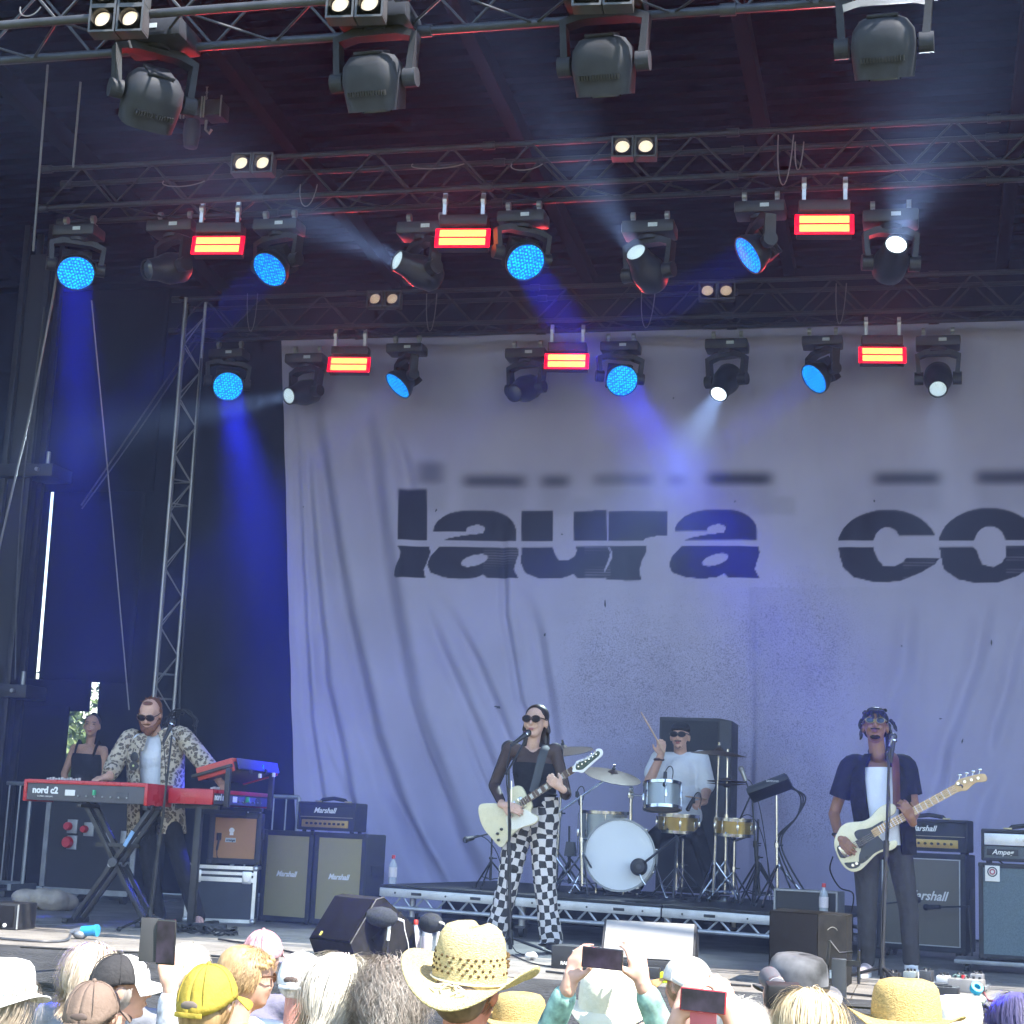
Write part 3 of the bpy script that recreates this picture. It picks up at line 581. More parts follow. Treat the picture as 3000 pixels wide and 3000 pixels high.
B_ = [ (430,790,ym,aim(430,790,ym,250,800,12.4),'unlit beam light pointing left on the middle truss','o',None),
 (1162,762,ym,aim(1162,762,ym,560,480,11.5),'white beam light shining up left beside the second upper red strobe','w',(WB,WE*1.3,32)),
 (1862,737,ym,aim(1862,737,ym,1560,250,11.3),'white beam light shining up left of centre on the middle truss','d',(WB,WE*1.1,34)),
 (2626,715,ym,aim(2626,715,ym,2780,200,11.0),'brightest white beam light aimed up and out at right','W',(WB,WE*1.9,46)),
 (845,1160,yb,aim(845,1160,yb,350,1260,14.6),'beam light pointing left at the top corner of the backdrop','d',(WB,WE*.6,17)),
 (1505,1152,yb,aim(1505,1152,yb,1340,1215,15.6),'unlit black beam light pointing left in front of the backdrop','o',None),
 (2105,1155,yb,aim(2105,1155,yb,1860,1580,15.0),'bright white beam light shining down across the printed lettering','W',(WB,WE*3.2,40)),
 (2748,1140,yb,aim(2748,1140,yb,2745,1500,14.6),'dim white beam light pointing down near the right edge','d',(WB,WE*.35,24))]
for u, v, y, d, lb, k, lt in B_: moving_head('beam', u, v, y, d, lb, GB, {'o':LENSO,'w':LENSD,'d':LENSD,'W':LENSW}[k], 1.08, lt)
for u, v, d, lb in ((425,385,(-.42,.45,-.8),'grey moving light tilted left under the leftmost blinder'),(1105,345,(.02,.42,-.9),'grey moving light under the second blinder from the left'),(1775,300,(.02,.42,-.9),'grey moving light under the third blinder'),(2592,250,(.02,.42,-.9),'grey moving light at the top right with a glint on its yoke')):
    moving_head('big', u, v-20, YF+.22, d, lb, GS, LENSO, 1.08, None, HGREY)
def strobe(u, v, y, label, tilt=.18):
    c = PY(u, v, y); t = thing('strobe_light', label, 'strobe light', c, R_(6), GR); rot = Matrix.Rotation(-tilt, 3, 'X')
    part('housing', HBLK, t, lambda q: (q.box(rot @ Vector((0,.05,.012)), (.43,.09,.2), rot=rot, bev=.01), q.box((0,.06,.155), (.40,.16,.09), bev=.012)))
    f = part('glow_frame', REDEDGE, t, lambda q: [q.box(rot @ Vector((0,.002,s*.039)), (.46,.018,.094), rot=rot, bev=.004) for s in (-1,1)])  # frame made oversize to carry the painted red glow
    for s in (-1,1): part('tube', REDBAR, f, lambda q: q.box(rot @ Vector((0,-.008,s*.039)), (.385,.012,.060), rot=rot, bev=.003))
    for sx in (-.16,.16): part('clamp', ALU, t, lambda q: (clamp_mb(q, sx, .2, .2), q.box((sx,0,.34),(.035,.03,.09)), q.cyl((sx,-.03,.3),(sx,.05,.3),.012,n=6)))
    l = bpy.data.lights.new('lamp_light', 'AREA'); l.shape = 'RECTANGLE'; l.size = .4; l.size_y = .13; l.energy = 7; l.color = REDC; l.spread = R_(110)
    o = bpy.data.objects.new('lamp_light', l); COL.objects.link(o); o.parent = t; o.location = rot @ Vector((0,-.03,0)); o.rotation_euler = (R_(-90)-tilt, 0, 0)
for u, v, y, lb in ((638,718,ym,'red strobe at the left of the upper row'),(1355,697,ym,'red strobe left of centre in the upper row'),(2415,657,ym,'red strobe at the right of the upper row'),(1022,1068,yb,'red strobe at the left of the lower row'),(1660,1058,yb,'red strobe in the middle of the lower row'),(2585,1040,yb,'red strobe at the right of the lower row')): strobe(u, v, y, lb)
def blinder(u, v, y, rows, label, mat, s=1.0):
    c = PY(u, v, y); t = thing('blinder_lamp', label, 'blinder', c, R_(5), GL); D = .175*s; z0 = (rows-1)*D/2
    for i in range(2):
        for j in range(rows):
            cx, cz = (i-.5)*D*1.06, j*D*1.02-z0
            def fr(q):
                k = D/2; q.box((cx,.03,cz+k*.94), (D,.12,.014)); q.box((cx,.03,cz-k*.94), (D,.12,.014)); q.box((cx-k*.94,.03,cz), (.014,.12,D*.87)); q.box((cx+k*.94,.03,cz), (.014,.12,D*.87)); q.box((cx,.085,cz), (D*.87,.012,D*.87))
            f = part('lamp_frame', DKG, t, fr, False)
            part('reflector', BLKM, f, lambda q: q.lathe([(D*.47,-.02),(D*.36,.0),(D*.35,.05)], 20, (cx,.0,cz), (0,-1,0)))
            part('lamp', mat, f, lambda q: q.lathe([(0,.02),(D*.2,.016),(D*.33,.0)], 20, (cx,-.0,cz), (0,-1,0)))
    part('bracket', ALUD, t, lambda q: (q.box((0,.12,z0+D*.4), (.05,.05,.1)), q.cyl((-.03,.15,z0+D*.4),(.03,.15,z0+D*.4),.035,n=10)))
blinder(347,22,YF-.36,2,'four-lamp blinder at the top left of the front truss',WARM,1.02); blinder(1044,-22,YF-.36,2,'four-lamp blinder cut by the top edge, second from left',WARM,1.02); blinder(1767,-60,YF-.36,2,'blinder mostly above the top edge, third from left',WARM,1.02)
for u, v, y, lb, mt in ((740,480,YM-.26,'pair of warm blinder lamps at the left of the middle truss',WARM),(1858,432,YM-.26,'pair of warm blinder lamps right of centre on the middle truss',WARM),(1125,877,YB-.26,'pair of dim blinder lamps at the left of the rear truss',WARMD),(2100,853,YB-.26,'pair of dim blinder lamps at the right of the rear truss',WARMD)): blinder(u, v, y, 1, lb, mt)
# cable loops hanging off the trusses
for i, (u, v, y, du, dv, lb) in enumerate(((2280,395,YM-.2,45,160,'tall cable loop on the middle truss left of the rightmost upper strobe'),
 (2330,415,YM-.2,25,90,'small cable loop inside the tall one on the middle truss'),
 (725,860,YB-.2,30,120,'cable loop under the rear truss left of the backdrop'),
 (1250,860,YB-.2,30,120,'cable loop under the rear truss right of its left blinder'),
 (1880,850,YB-.2,40,120,'cable loop under the rear truss at its centre'),
 (2450,830,YB-.2,30,130,'cable loop under the rear truss right of its right blinder'),
 (880,540,YM-.2,50,70,'cable droop on the middle truss right of its left blinder'),
 (1500,480,YM-.2,90,20,'shallow cable droop on the middle truss left of centre'),
 (480,530,YM-.2,120,18,'shallow cable droop at the left end of the middle truss'),
 (1210,480,YM-.2,150,16,'long shallow cable droop on the middle truss'),
 (60,20,YF-.25,60,30,'cable droop on the front truss in the top left corner'))):
    a = PY(u, v, y); b_ = PY(u+du, v, y); lo = PY(u+du*.5, v+dv, y)
    tag(part('truss_cable', GREYC, None, lambda q: q.tube(bez(a, PY(u-du*.2, v+dv*1.1, y), PY(u+du*.6, v+dv*1.35, y), b_, 12), .005, 5)), lb, 'cable', 'cable loops on the trusses')
# ================================================================ amplifiers, cases, keyboards, monitors
GRB = pm('beige_grille', (.32,.275,.125), .85, var=.12, scale=220, bump=.3, bscale=500)
GRG = pm('grey_weave_grille', (.17,.155,.12), .85, var=.3, scale=260, bump=.3, bscale=500)
GRT = pm('teal_grey_grille', (.115,.155,.175), .85, var=.3, scale=200, bump=.3, bscale=450)
GOLD = pm('gold_panel', (.42,.29,.09), .4, .5, var=.12)
LOGO = pm('white_logo', (.75,.74,.7), .4, var=.05)
def cabinet(name, label, loc, rz, w_, d_, h_, grille, logo, cat='amplifier', cast=False, inset=.04, pipe=None, lx=0, lz=.5, ls=.075, vx=TOLEX):
    t = thing(name, label, cat, loc, rz); z0 = .055 if cast else .012
    def shell(q):
        q.box((0, d_/2, z0+h_/2), (w_, d_-.03, h_), bev=.012)
        for s in (-1, 1): q.box((s*(w_/2-inset/2), .012, z0+h_/2), (inset, .024, h_), bev=.004)
        for s in (-1, 1): q.box((0, .012, z0+h_/2+s*(h_/2-inset/2)), (w_-2*inset+.002, .024, inset), bev=.004)
    part('case', vx, t, shell)
    part('grille', grille, t, lambda q: q.box((0, .012, z0+h_/2), (w_-2*inset-.003, .008, h_-2*inset-.003)))
    if pipe:
        for a in ((0, -1),(0, 1)): part('piping', pipe, t, lambda q: q.box((0, .003, z0+h_/2+a[1]*(h_/2-inset-.006)), (w_-2*inset, .012, .008)), False)
        for s in (-1, 1): part('piping', pipe, t, lambda q: q.box((s*(w_/2-inset-.006), .003, z0+h_/2), (.008, .012, h_-2*inset-.02)), False)
    if logo: text(logo, ls, LOGO, t, (lx*w_, .004, z0+lz*h_), name='logo', shear=.35, off=.002, sx=.95)
    for sx in (-1,1):
        if cast:
            for sy in (.07, d_-.07):
                c = part('caster', BLKM, t, lambda q: (q.cyl((sx*(w_/2-.07)-.012, sy, .024), (sx*(w_/2-.07)+.012, sy, .024), .024, n=14), q.box((sx*(w_/2-.07), sy, .043), (.04,.05,.02))))
        else:
            for sy in (.06, d_-.06): part('foot', BLK, t, lambda q: q.cyl((sx*(w_/2-.06), sy, 0), (sx*(w_/2-.06), sy, .014), .02, n=10))
    for sx in (-1, 1):
        for sz in (0, 1): part('corner', BLKM, t, lambda q: q.box((sx*(w_/2-.014), .010, z0+(h_-.028)*sz+.014), (.034,.034,.034), bev=.01))
    part('side_handle', BLK, t, lambda q: q.box((w_/2+.002, d_*.55, z0+h_*.6), (.012,.16,.09), bev=.005))
    return t, z0+h_
def amp_head(label, loc, rz, w_, d_, h_, logo, panel=GOLD, style='gold', lx=0):
    t = thing('amplifier_head', label, 'amplifier', loc, rz)
    part('case', TOLEX, t, lambda q: (q.box((0, d_/2, .015+h_/2), (w_, d_-.02, h_), bev=.014), q.box((0, .008, .015+h_-.012), (w_-.01,.03,.022), bev=.005), q.box((0,.008,.027), (w_-.01,.03,.022), bev=.005), q.box((-w_/2+.012,.008,.015+h_/2), (.022,.03,h_-.01), bev=.005), q.box((w_/2-.012,.008,.015+h_/2), (.022,.03,h_-.01), bev=.005)))
    if style == 'gold':
        p = part('control_panel', panel, t, lambda q: q.box((-.01, .0, .015+h_*.24), (w_*.80, .014, h_*.26), bev=.004)); part('trim', pm('gold_piping', (.3,.26,.16), .5), t, lambda q: q.box((0,.004,.015+h_*.47), (w_-.05,.006,.006)), False)
        for k in range(9): part('knob', BLK, p, lambda q: q.cyl((-.01+w_*(-.3+.078*k), -.002, .015+h_*.24), (-.01+w_*(-.3+.078*k), -.022, .015+h_*.24), .0105, n=10))
        text(logo, .062, LOGO, t, (w_*(-.04+lx), .003, .015+h_*.70), name='logo', shear=.35, off=.0015)
    else:
        p = part('control_panel', pm('silver_panel', (.62,.64,.68), .35, .5), t, lambda q: q.box((0, .002, .015+h_*.68), (w_*.93, .014, h_*.36), bev=.003))
        for k in range(8): part('knob', pm('steel_knob', (.5,.5,.52), .3, .8), p, lambda q: q.cyl((-w_*.12+.05*k, -.002, .015+h_*.68), (-w_*.12+.05*k, -.024, .015+h_*.68), .012, n=10))
        part('grille', pm('amp_weave', (.10,.115,.12), .8, var=.4, scale=200), t, lambda q: q.box((0, .004, .015+h_*.26), (w_*.93, .01, h_*.4)))
        lb = part('nameplate', BLK, t, lambda q: q.box((-w_*.27, -.003, .015+h_*.28), (w_*.34, .008, h_*.2), bev=.002)); text(logo, .05, LOGO, t, (-w_*.27, -.009, .015+h_*.28), name='logo', shear=.3, off=.001)
    part('handle', BLK, t, lambda q: q.tube([(-.13,d_*.5,.012+h_),(-.11,d_*.5,.035+h_),(0,d_*.5,.05+h_),(.11,d_*.5,.035+h_),(.13,d_*.5,.012+h_)], [(.008,.016)]*5, 8))
    for sx in (-1,1): part('handle_cap', pm('brass', (.5,.42,.25), .35, .7), t, lambda q: q.box((sx*.14,d_*.5,.022+h_), (.06,.035,.014), bev=.004))
    for sx in (-1,1):
        for sy in (.04,d_-.04): part('foot', BLK, t, lambda q: q.cyl((sx*(w_/2-.05), sy, 0), (sx*(w_/2-.05), sy, .016), .018, n=10))
    return t
c1 = PZ(828, 2704); c2 = PZ(1003, 2722)
t1, h1 = cabinet('speaker_cabinet', 'upright beige-grille guitar cabinet, left of the pair', c1, R_(-13), .5, .34, .745, GRB, 'Marshall', lz=.52, ls=.062)
d12 = Matrix.Rotation(R_(-13), 3, 'Z') @ Vector((.515,0,0))
t2, h2 = cabinet('speaker_cabinet', 'upright beige-grille guitar cabinet beneath the right half of the amplifier head', c1+d12+Vector((0,.0,0)), R_(-13), .5, .34, .745, GRB, 'Marshall', lz=.52, ls=.062)
amp_head('black amplifier head with gold panel across the two beige cabinets', c1+d12*.62+Vector((.02,.06,h1)), R_(-10), .555, .22, .235, 'Marshall')
# right: half-hidden stack behind the bass player, and the blue-grey bass rig
m0 = PZ(2697, 2815)+Vector((0,.35,0)); t3, h3 = cabinet('speaker_cabinet', 'large grey-weave guitar cabinet behind the bass player', m0, R_(-14), .70, .36, .75, GRG, 'Marshall', cast=True, pipe=pm('white_piping',(.5,.5,.48),.5), lx=.06, lz=.56, ls=.10)
amp_head('black amplifier head with gold panel behind the bass player', m0+Vector((.04,.05,h3)), R_(-14), .66, .22, .25, 'Marshall')
a0 = PZ(2960, 2855); t4, h4 = cabinet('speaker_cabinet', 'blue-grey bass cabinet cut by the right picture edge', a0+Vector((.12,0,.085)), R_(-4), .66, .42, .66, GRT, None, vx=TOLEX, inset=.03)
part('logo_plate', LOGO, t4, lambda q: q.box((-.235,.0,.60), (.10,.008,.11), bev=.002))
for k in range(2): part('logo_ring', pm('logo_red' if k == 0 else 'logo_dark', (.45,.08,.12) if k == 0 else (.08,.08,.1), .5), t4, lambda q: q.tube([(-.235+(.016+.015*k)*math.cos(a*.3), -.0055, .612+(.016+.015*k)*math.sin(a*.3)) for a in range(21)], .0045, 5, close=True))
dl = thing('dolly', 'flat grey dolly under the blue-grey bass cabinet', 'dolly', a0+Vector((.08,.22,0)), R_(-4)); part('platform', ALUD, dl, lambda q: q.box((-.02,0,.067), (.85,.44,.03), bev=.006))
for sx in (-.36,.34):
    for sy in (-.17,.17): part('caster', BLKM, dl, lambda q: (q.cyl((sx-.014,sy,.026),(sx+.014,sy,.026),.026,n=14), q.box((sx,sy,.048),(.05,.05,.012))))
amp_head('bass amplifier head with silver control panel at the right edge', a0+Vector((.13,.03,.085+h4)), R_(-4), .64, .3, .225, 'Ampeg', style='silver')
# microphones in front of the right-hand cabinet
def small_mic_stand(label, base, top, tip, mic=True, r=.008):
    t = thing('microphone_stand', label, 'microphone stand', base); b, p = Vector(top)-Vector(base), Vector(tip)-Vector(base)
    part('base', BLKM, t, lambda q: q.lathe([(0,.022),(.03,.022),(.10,.012),(.11,.0)], 20)); part('pole', BLKM, t, lambda q: q.cyl((0,0,.02), b, r, n=8)); part('boom', BLKM, t, lambda q: q.cyl(b, p, r*.8, n=8))
    d = (p-b).normalized()
    m_ = part('microphone', BLK, t, lambda q: (q.cyl(p-d*.02, p+d*.09, .016, .02, n=10), q.ball(p+d*.11, .026, 10, 8))); return t
small_mic_stand('short stand holding a microphone to the large grey cabinet', m0+Vector((.38,-.35,0)), m0+Vector((.36,-.33,.42)), m0+Vector((.13,-.16,.40)))
small_mic_stand('short stand with microphone half hidden behind the bass player', m0+Vector((-.36,-.25,0)), m0+Vector((-.32,-.25,.40)), m0+Vector((-.12,-.16,.43)))
# orange combo on a flight case
def flight_case(name, label, loc, rz, w_, d_, h_, cast=0.0, lid=.2):
    t = thing(name, label, 'flight case', loc, rz); P = pm('blue_black_panel', (.02,.028,.045), .5, var=.2); z = cast
    part('panel', P, t, lambda q: q.box((0,d_/2,z+h_/2), (w_-.02,d_-.02,h_-.02)))
    for sx in (-1,1): part('edge_strip', ALU, t, lambda q: q.box((sx*(w_/2-.014),0.004,z+h_/2), (.028,.012,h_-.03)), False)
    for zz, th in ((.014,.028),(h_-.014,.028),(h_*(1-lid)-.02,.036),(h_*(1-lid)+.03,.024)): part('edge_strip', ALU, t, lambda q: q.box((0,.002,z+zz), (w_-.002,.014,th)), False)
    for zz in (.014, h_-.014): part('edge_strip', ALU, t, lambda q: q.box((w_/2-.004,d_/2,z+zz), (.012,d_-.02,.028)), False)
    for sx in (-1,1):
        for zz in (0,1): part('ball_corner', ALU, t, lambda q: q.ball((sx*(w_/2-.014),.012,z+.014+zz*(h_-.028)), .028, 10, 8))
    for sx in (-.36,.36): part('latch', ALU, t, lambda q: (q.box((sx*w_,-.006,z+h_*(1-lid)), (.075,.012,.10), bev=.006), q.cyl((sx*w_,-.012,z+h_*(1-lid)-.01),(sx*w_,-.02,z+h_*(1-lid)-.01),.022,n=12)))
    if cast:
        for sx in (-1,1):
            for sy in (.08,d_-.08): part('caster', BLKM, t, lambda q: (q.cyl((sx*(w_/2-.1)-.015,sy,.045),(sx*(w_/2-.1)+.015,sy,.045),.045,n=14), q.box((sx*(w_/2-.1),sy,cast-.01),(.07,.08,.02))))
    return t
fc = PZ(640, 2702); flight_case('flight_case', 'blue-black flight case with aluminium edges under the orange speaker', fc, R_(17), .57, .42, .455)
oc, oh = cabinet('speaker_cabinet', 'square black speaker with orange cloth standing on the flight case', fc+Vector((.07,.05,.457)), R_(17), .43, .3, .42, pm('orange_cloth', (.42,.22,.09), .85, var=.1, scale=150, bump=.2, bscale=400), None, inset=.045)
part('crest', LOGO, oc, lambda q: (q.lathe([(0,.003),(.022,.003),(.022,0)], 14, (-.03,.006,.285), (0,-1,0)), q.box((-.03,.005,.255),(.03,.005,.02))))
part('badge', pm('badge', (.45,.5,.5), .5), oc, lambda q: q.box((-.035,.005,.205), (.085,.006,.035), bev=.002)); text('orange', .026, BLK, oc, (-.035,.0005,.205), name='logo', shear=.2, off=.0008)
part('clipped_microphone', BLK, oc, lambda q: (q.cyl((-.13,-.01,.26),(-.13,-.01,.2),.02,n=10), q.cyl((-.13,-.01,.2),(-.14,-.01,.12),.009,n=8), q.tube([(-.14,-.01,.12),(-.135,-.01,.07),(-.11,-.01,.03)],.004,5)))
# ---------------- keyboards
REDK = pm('red_lacquer', (.45,.018,.03), .3, var=.06, coat=.2); KGR = pm('keyboard_grey', (.075,.075,.085), .5, var=.1); IVO = pm('ivory_key', (.75,.74,.7), .35, var=.02)
def keyboard(label, loc, rz, L, D, H, body, logo, sub=None, tilt=0.0):
    """local: rear panel faces -y, player side +y"""
    t = thing('keyboard', label, 'keyboard', loc, rz); Rm = Matrix.Rotation(tilt, 3, 'X')
    def B(nm, mt, c, dm, bev=.004, par=t): return part(nm, mt, par, lambda q: q.box(Rm @ Vector(c), dm, rot=Rm, bev=bev))
    c = B('chassis', KGR, (0, D/2, H/2), (L-.05, D-.01, H-.02))
    B('top_panel', body, (0, D*.27, H-.006), (L-.052, D*.5, .022)); B('rear_lip', body, (0, -.002, H-.012), (L-.05, .012, .028))
    for s in (-1, 1): B('end_block', body, (s*(L/2-.014), D/2, H/2), (.03, D+.012, H+.004), .01)
    B('key_bed', IVO, (0, D*.76, H*.82), (L-.08, D*.42, .02), .003)
    n = int((L-.08)/.0235)
    blk = MB()
    for k in range(n):
        if k % 7 in (0,1,3,4,5): blk.box(Rm @ Vector((-L/2+.05+.0235*(k+1), D*.68, H*.82+.014)), (.012, D*.24, .014), rot=Rm)
    blk.build('black_keys', BLK, t, False)['kind'] = 'stuff'
    for k in range(12): part('drawbar', pm('drawbar_white', (.6,.6,.62), .4), t, lambda q: q.box(Rm @ Vector((-L*.36+.025*k, D*.22, H+.012)), (.012,.02,.014+.008*(k%3)), rot=Rm), False)
    for k in range(7): part('jack', ALUD, c, lambda q: q.cyl((L*(-.05+.065*k), .002, H*.32), (L*(-.05+.065*k), -.01, H*.32), .007, n=8))
    part('label_plate', LOGO, c, lambda q: q.box((-L*.12,-.001,H*.45), (.085,.004,.045), bev=.001)); part('power_plate', DKG, c, lambda q: q.box((L*.3,-.001,H*.4), (.1,.006,.05), bev=.002))
    part('plug', pm('green_plug', (.05,.4,.2), .4), c, lambda q: q.box((L*.08,-.012,H*.5), (.018,.03,.04), bev=.003))
    text(logo, .07, pm('logo_white', (.8,.82,.82), .4, var=.02), t, (-L/2+.19, -.004, H*.52), name='logo', off=.003)
    if sub: text(sub, .016, LOGO, t, (-L/2+.19, -.004, H*.24), name='lettering', sx=1.1)
    return t
kl = PY(70, 2288, 12.22); kr = PY(418, 2308, 12.22); KZ = DECK+.905
keyboard('red keyboard with grey back and white lettering on the cross stand', Vector(((kl.x+kr.x)/2+.035, 12.2, KZ)), R_(-1.5), 1.06, .42, .165, REDK, 'nord c2', 'COMBO ORGAN')
def x_stand(label, loc, rz, Hh, W2, D2):
    t = thing('keyboard_stand', label, 'stand', loc, rz)
    for sy, s in ((0, 1), (.035, 1), (D2, 1), (.07, -1), (.105, -1), (D2+.07, -1)):
        part('leg', BLKM, t, lambda q: q.box((0, sy, Hh/2), (.035, .028, math.hypot(Hh, W2*2)), rot=Matrix.Rotation(s*math.atan2(W2*2, Hh), 3, 'Y'), bev=.004))
    for s in (-1, 1): part('foot', BLK, t, lambda q: q.box((s*W2, D2/2, .02), (.05, D2+.2, .04), bev=.008)); part('arm', BLKM, t, lambda q: q.box((s*W2*.92, D2/2, Hh-.018), (.04, D2+.16, .03), bev=.006))
    part('pivot', ALUD, t, lambda q: q.cyl((0,-.03,Hh/2), (0,D2+.12,Hh/2), .02, n=10)); part('lock_plate', DKG, t, lambda q: q.lathe([(0,.004),(.034,.004),(.038,0)], 16, (.02,-.03,Hh*.52), (0,-1,0)))
    part('cross_bar', BLKM, t, lambda q: q.box((0,D2/2,Hh*.66),(.36,.03,.03)))
    part('tape', pm('coloured_tape', (.2,.35,.55), .5), t, lambda q: q.box((W2*.45,-.02,Hh*.72), (.03,.01,.13), rot=Matrix.Rotation(.5,3,'Y')), False)
    return t
x_stand('black double-braced cross stand under the red keyboard', Vector((PZ(262, 2722).x-.12, 12.26, DECK)), 0, .905, .30, .16)
# second rig at right angles: keyboard below, blue-backed keyboard tilted above
k2 = PY(625, 2335, 12.45); bx0 = k2.x
keyboard('long red keyboard seen end-on beside the player', Vector((bx0-.01, 13.05, KZ+.03)), R_(90), 1.2, .36, .115, REDK, 'nord stage')
keyboard('smaller red-ended keyboard with blue back tilted on the upper tier', Vector((bx0+.10, 13.05, KZ+.30)), R_(90), .95, .30, .10, pm('red_orange_lacquer', (.5,.05,.03), .35), 'nord', tilt=R_(-17))
st = thing('keyboard_stand', 'black two-tier column stand under the end-on keyboards', 'stand', Vector((bx0-.17, 13.05, DECK)))
for sy in (-.5,.42):
    if sy < 0: part('post', BLKM, st, lambda q: q.box((.02,sy,.455), (.055,.05,.91), bev=.006)); part('foot', BLK, st, lambda q: q.box((.0,sy,.02), (.62,.05,.04), bev=.01)); part('foot', BLK, st, lambda q: q.box((.02,sy+.25,.018), (.05,.5,.036), bev=.01))
    part('arm', BLKM, st, lambda q: q.box((.0,sy,.915), (.36,.04,.03), bev=.004))
    part('upright', BLKM, st, lambda q: q.box((.24,sy,1.07), (.04,.04,.30), bev=.004)); part('upper_arm', BLKM, st, lambda q: q.box((.10,sy,1.195), (.34,.04,.025), rot=Matrix.Rotation(R_(-17),3,'Y'), bev=.004))
part('spine', BLKM, st, lambda q: q.box((.02,-.04,.885), (.04,.90,.035)))
bo = thing('blue_keyboard_cover', 'blue plastic back cover behind the upper keyboard', 'cover', Vector((bx0+.102, 13.05, KZ+.30)))
part('panel', pm('blue_plastic', (.03,.035,.22), .4), bo, lambda q: q.box((.012,0,.058), (.012,.86,.085), rot=Matrix.Rotation(R_(-17),3,'Y'), bev=.003))
for i, (dy, dz) in enumerate(((-.2,.0),(.0,-.02),(.12,.02),(.3,.0))): part('clip', LOGO if i % 2 else BLK, bo, lambda q: q.box((.03,dy,dz), (.02,.03,.035), bev=.004))
# crowd-control barrier and cases in the far left wing
def barrier(label, a, b, z0, h, gap, name='barrier'):
    a, b = Vector((*a, 0)), Vector((*b, 0)); t = thing(name, label, 'barrier', (a.x, a.y, z0)); d = b-a; n = int(d.length/gap); gm = pm('galvanised', (.32,.34,.37), .45, .6)
    part('rail', gm, t, lambda q: q.cyl((0,0,h), d+Vector((0,0,h)), .02, n=8)); part('rail', gm, t, lambda q: q.cyl((0,0,.12), d+Vector((0,0,.12)), .02, n=8))
    for k in range(n+1): part('bar', gm, t, lambda q: q.cyl(d*(k/n)+Vector((0,0,.12)), d*(k/n)+Vector((0,0,h)), .022 if k in (0,n) else .008, n=6))
    for s in (0,1): part('foot', gm, t, lambda q: q.box(d*s+Vector((0,0,.06)), (.04,.5,.12)))
e1 = PY(85, 2300, 15.6); barrier('galvanised crowd barrier at the far left behind the keyboards', (-9.9, 15.75), (e1.x, 15.65), DECK, PY(40,2295,15.7).z-DECK, .115)
e2 = PY(820, 2340, 15.9); e3 = PY(870, 2345, 15.9); barrier('galvanised barrier between orange speaker and backdrop', (e2.x-.45, 15.9), (e3.x+.02, 15.9), DECK, PY(850,2335,15.9).z-DECK, .12)
pr = PZ(215, 2655); pr = Vector((PY(215, 2600, 15.1).x, 15.1, DECK))
pd = thing('power_distribution_case', 'large black power case with red sockets behind the cross stand', 'power case', pr+Vector((.1,0,0)), R_(-4))
part('body', pm('case_black', (.009,.010,.013), .6), pd, lambda q: q.box((0,.35,.55), (.95,.6,.9)))
for sx in (-1,1): part('edge_strip', ALUD, pd, lambda q: q.box((sx*.475,.045,.55), (.05,.02,.84)))
for sz in (.10,1.0): part('edge_strip', ALUD, pd, lambda q: q.box((0,.045,sz), (.9,.02,.05)))
for i, (x, z, r) in enumerate(((-.23,.70,.04),(-.22,.55,.055),(-.05,.68,.035))):
    s_ = part('socket_plate', ALUD, pd, lambda q: q.box((x+.035,.04,z), (.11,.02,.13), bev=.005)); part('socket_cap', pm('red_socket', (.5,.02,.03), .4), s_, lambda q: q.lathe([(0,.05),(r*.8,.05),(r,.03),(r,0)], 16, (x,.03,z), (0,-1,0)))
for x in (.2,.36): part('breaker', ALUD, pd, lambda q: q.box((x,.045,.60), (.06,.02,.16), bev=.004))
for sx in (-.38,.38): part('caster', BLKM, pd, lambda q: (q.cyl((sx-.02,.1,.05),(sx+.02,.1,.05),.05,n=14), q.box((sx,.1,.09),(.09,.09,.03))))
sb = PZ(75, 2668); 
bag = MB(); q_ = random.Random(5)
for i in range(7): bag.ball((q_.uniform(-.16,.16), q_.uniform(-.08,.1), .07+.03*(i%2)), (q_.uniform(.11,.15), q_.uniform(.1,.13), q_.uniform(.07,.09)), 12, 8)
bg_ = remesh(bag, 'sandbag', pm('sandbag_cloth', (.42,.36,.30), .9, var=.2, bump=.4, bscale=60), None, .012, 4); bg_.location = (sb.x, sb.y+.3, DECK); tag(bg_, 'pale lumpy sandbag on the floor behind the cross stand', 'sandbag')
# drum fill speaker behind the drummer
f0 = PY(1930, 2100, 15.9); f1 = PY(2148, 2120, 15.9); fl_ = thing('drum_fill_speaker', 'tall black loudspeaker standing behind the drummer', 'loudspeaker', Vector(((f0.x+f1.x)/2, 15.9, 1.55)))
fw, fh = (f1.x-f0.x)*.97, f0.z-1.55
part('cabinet', pm('fill_black', (.02,.02,.024), .55, bump=.2, bscale=200), fl_, lambda q: q.prism([(-fw/2,0),(fw*.33,0),(fw/2,0),(fw/2,fh-.02),(fw*.33,fh),(-fw/2,fh)], 0, .55))
part('grille', pm('fill_grille', (.012,.012,.014), .7), fl_, lambda q: q.box((-fw*.08,-.006,fh*.5), (fw*.78,.012,fh-.06), bev=.004)); part('side_plate', pm('fill_side', (.035,.038,.05), .5), fl_, lambda q: q.box((fw*.41,-.003,fh*.5), (fw*.15,.008,fh-.05)))
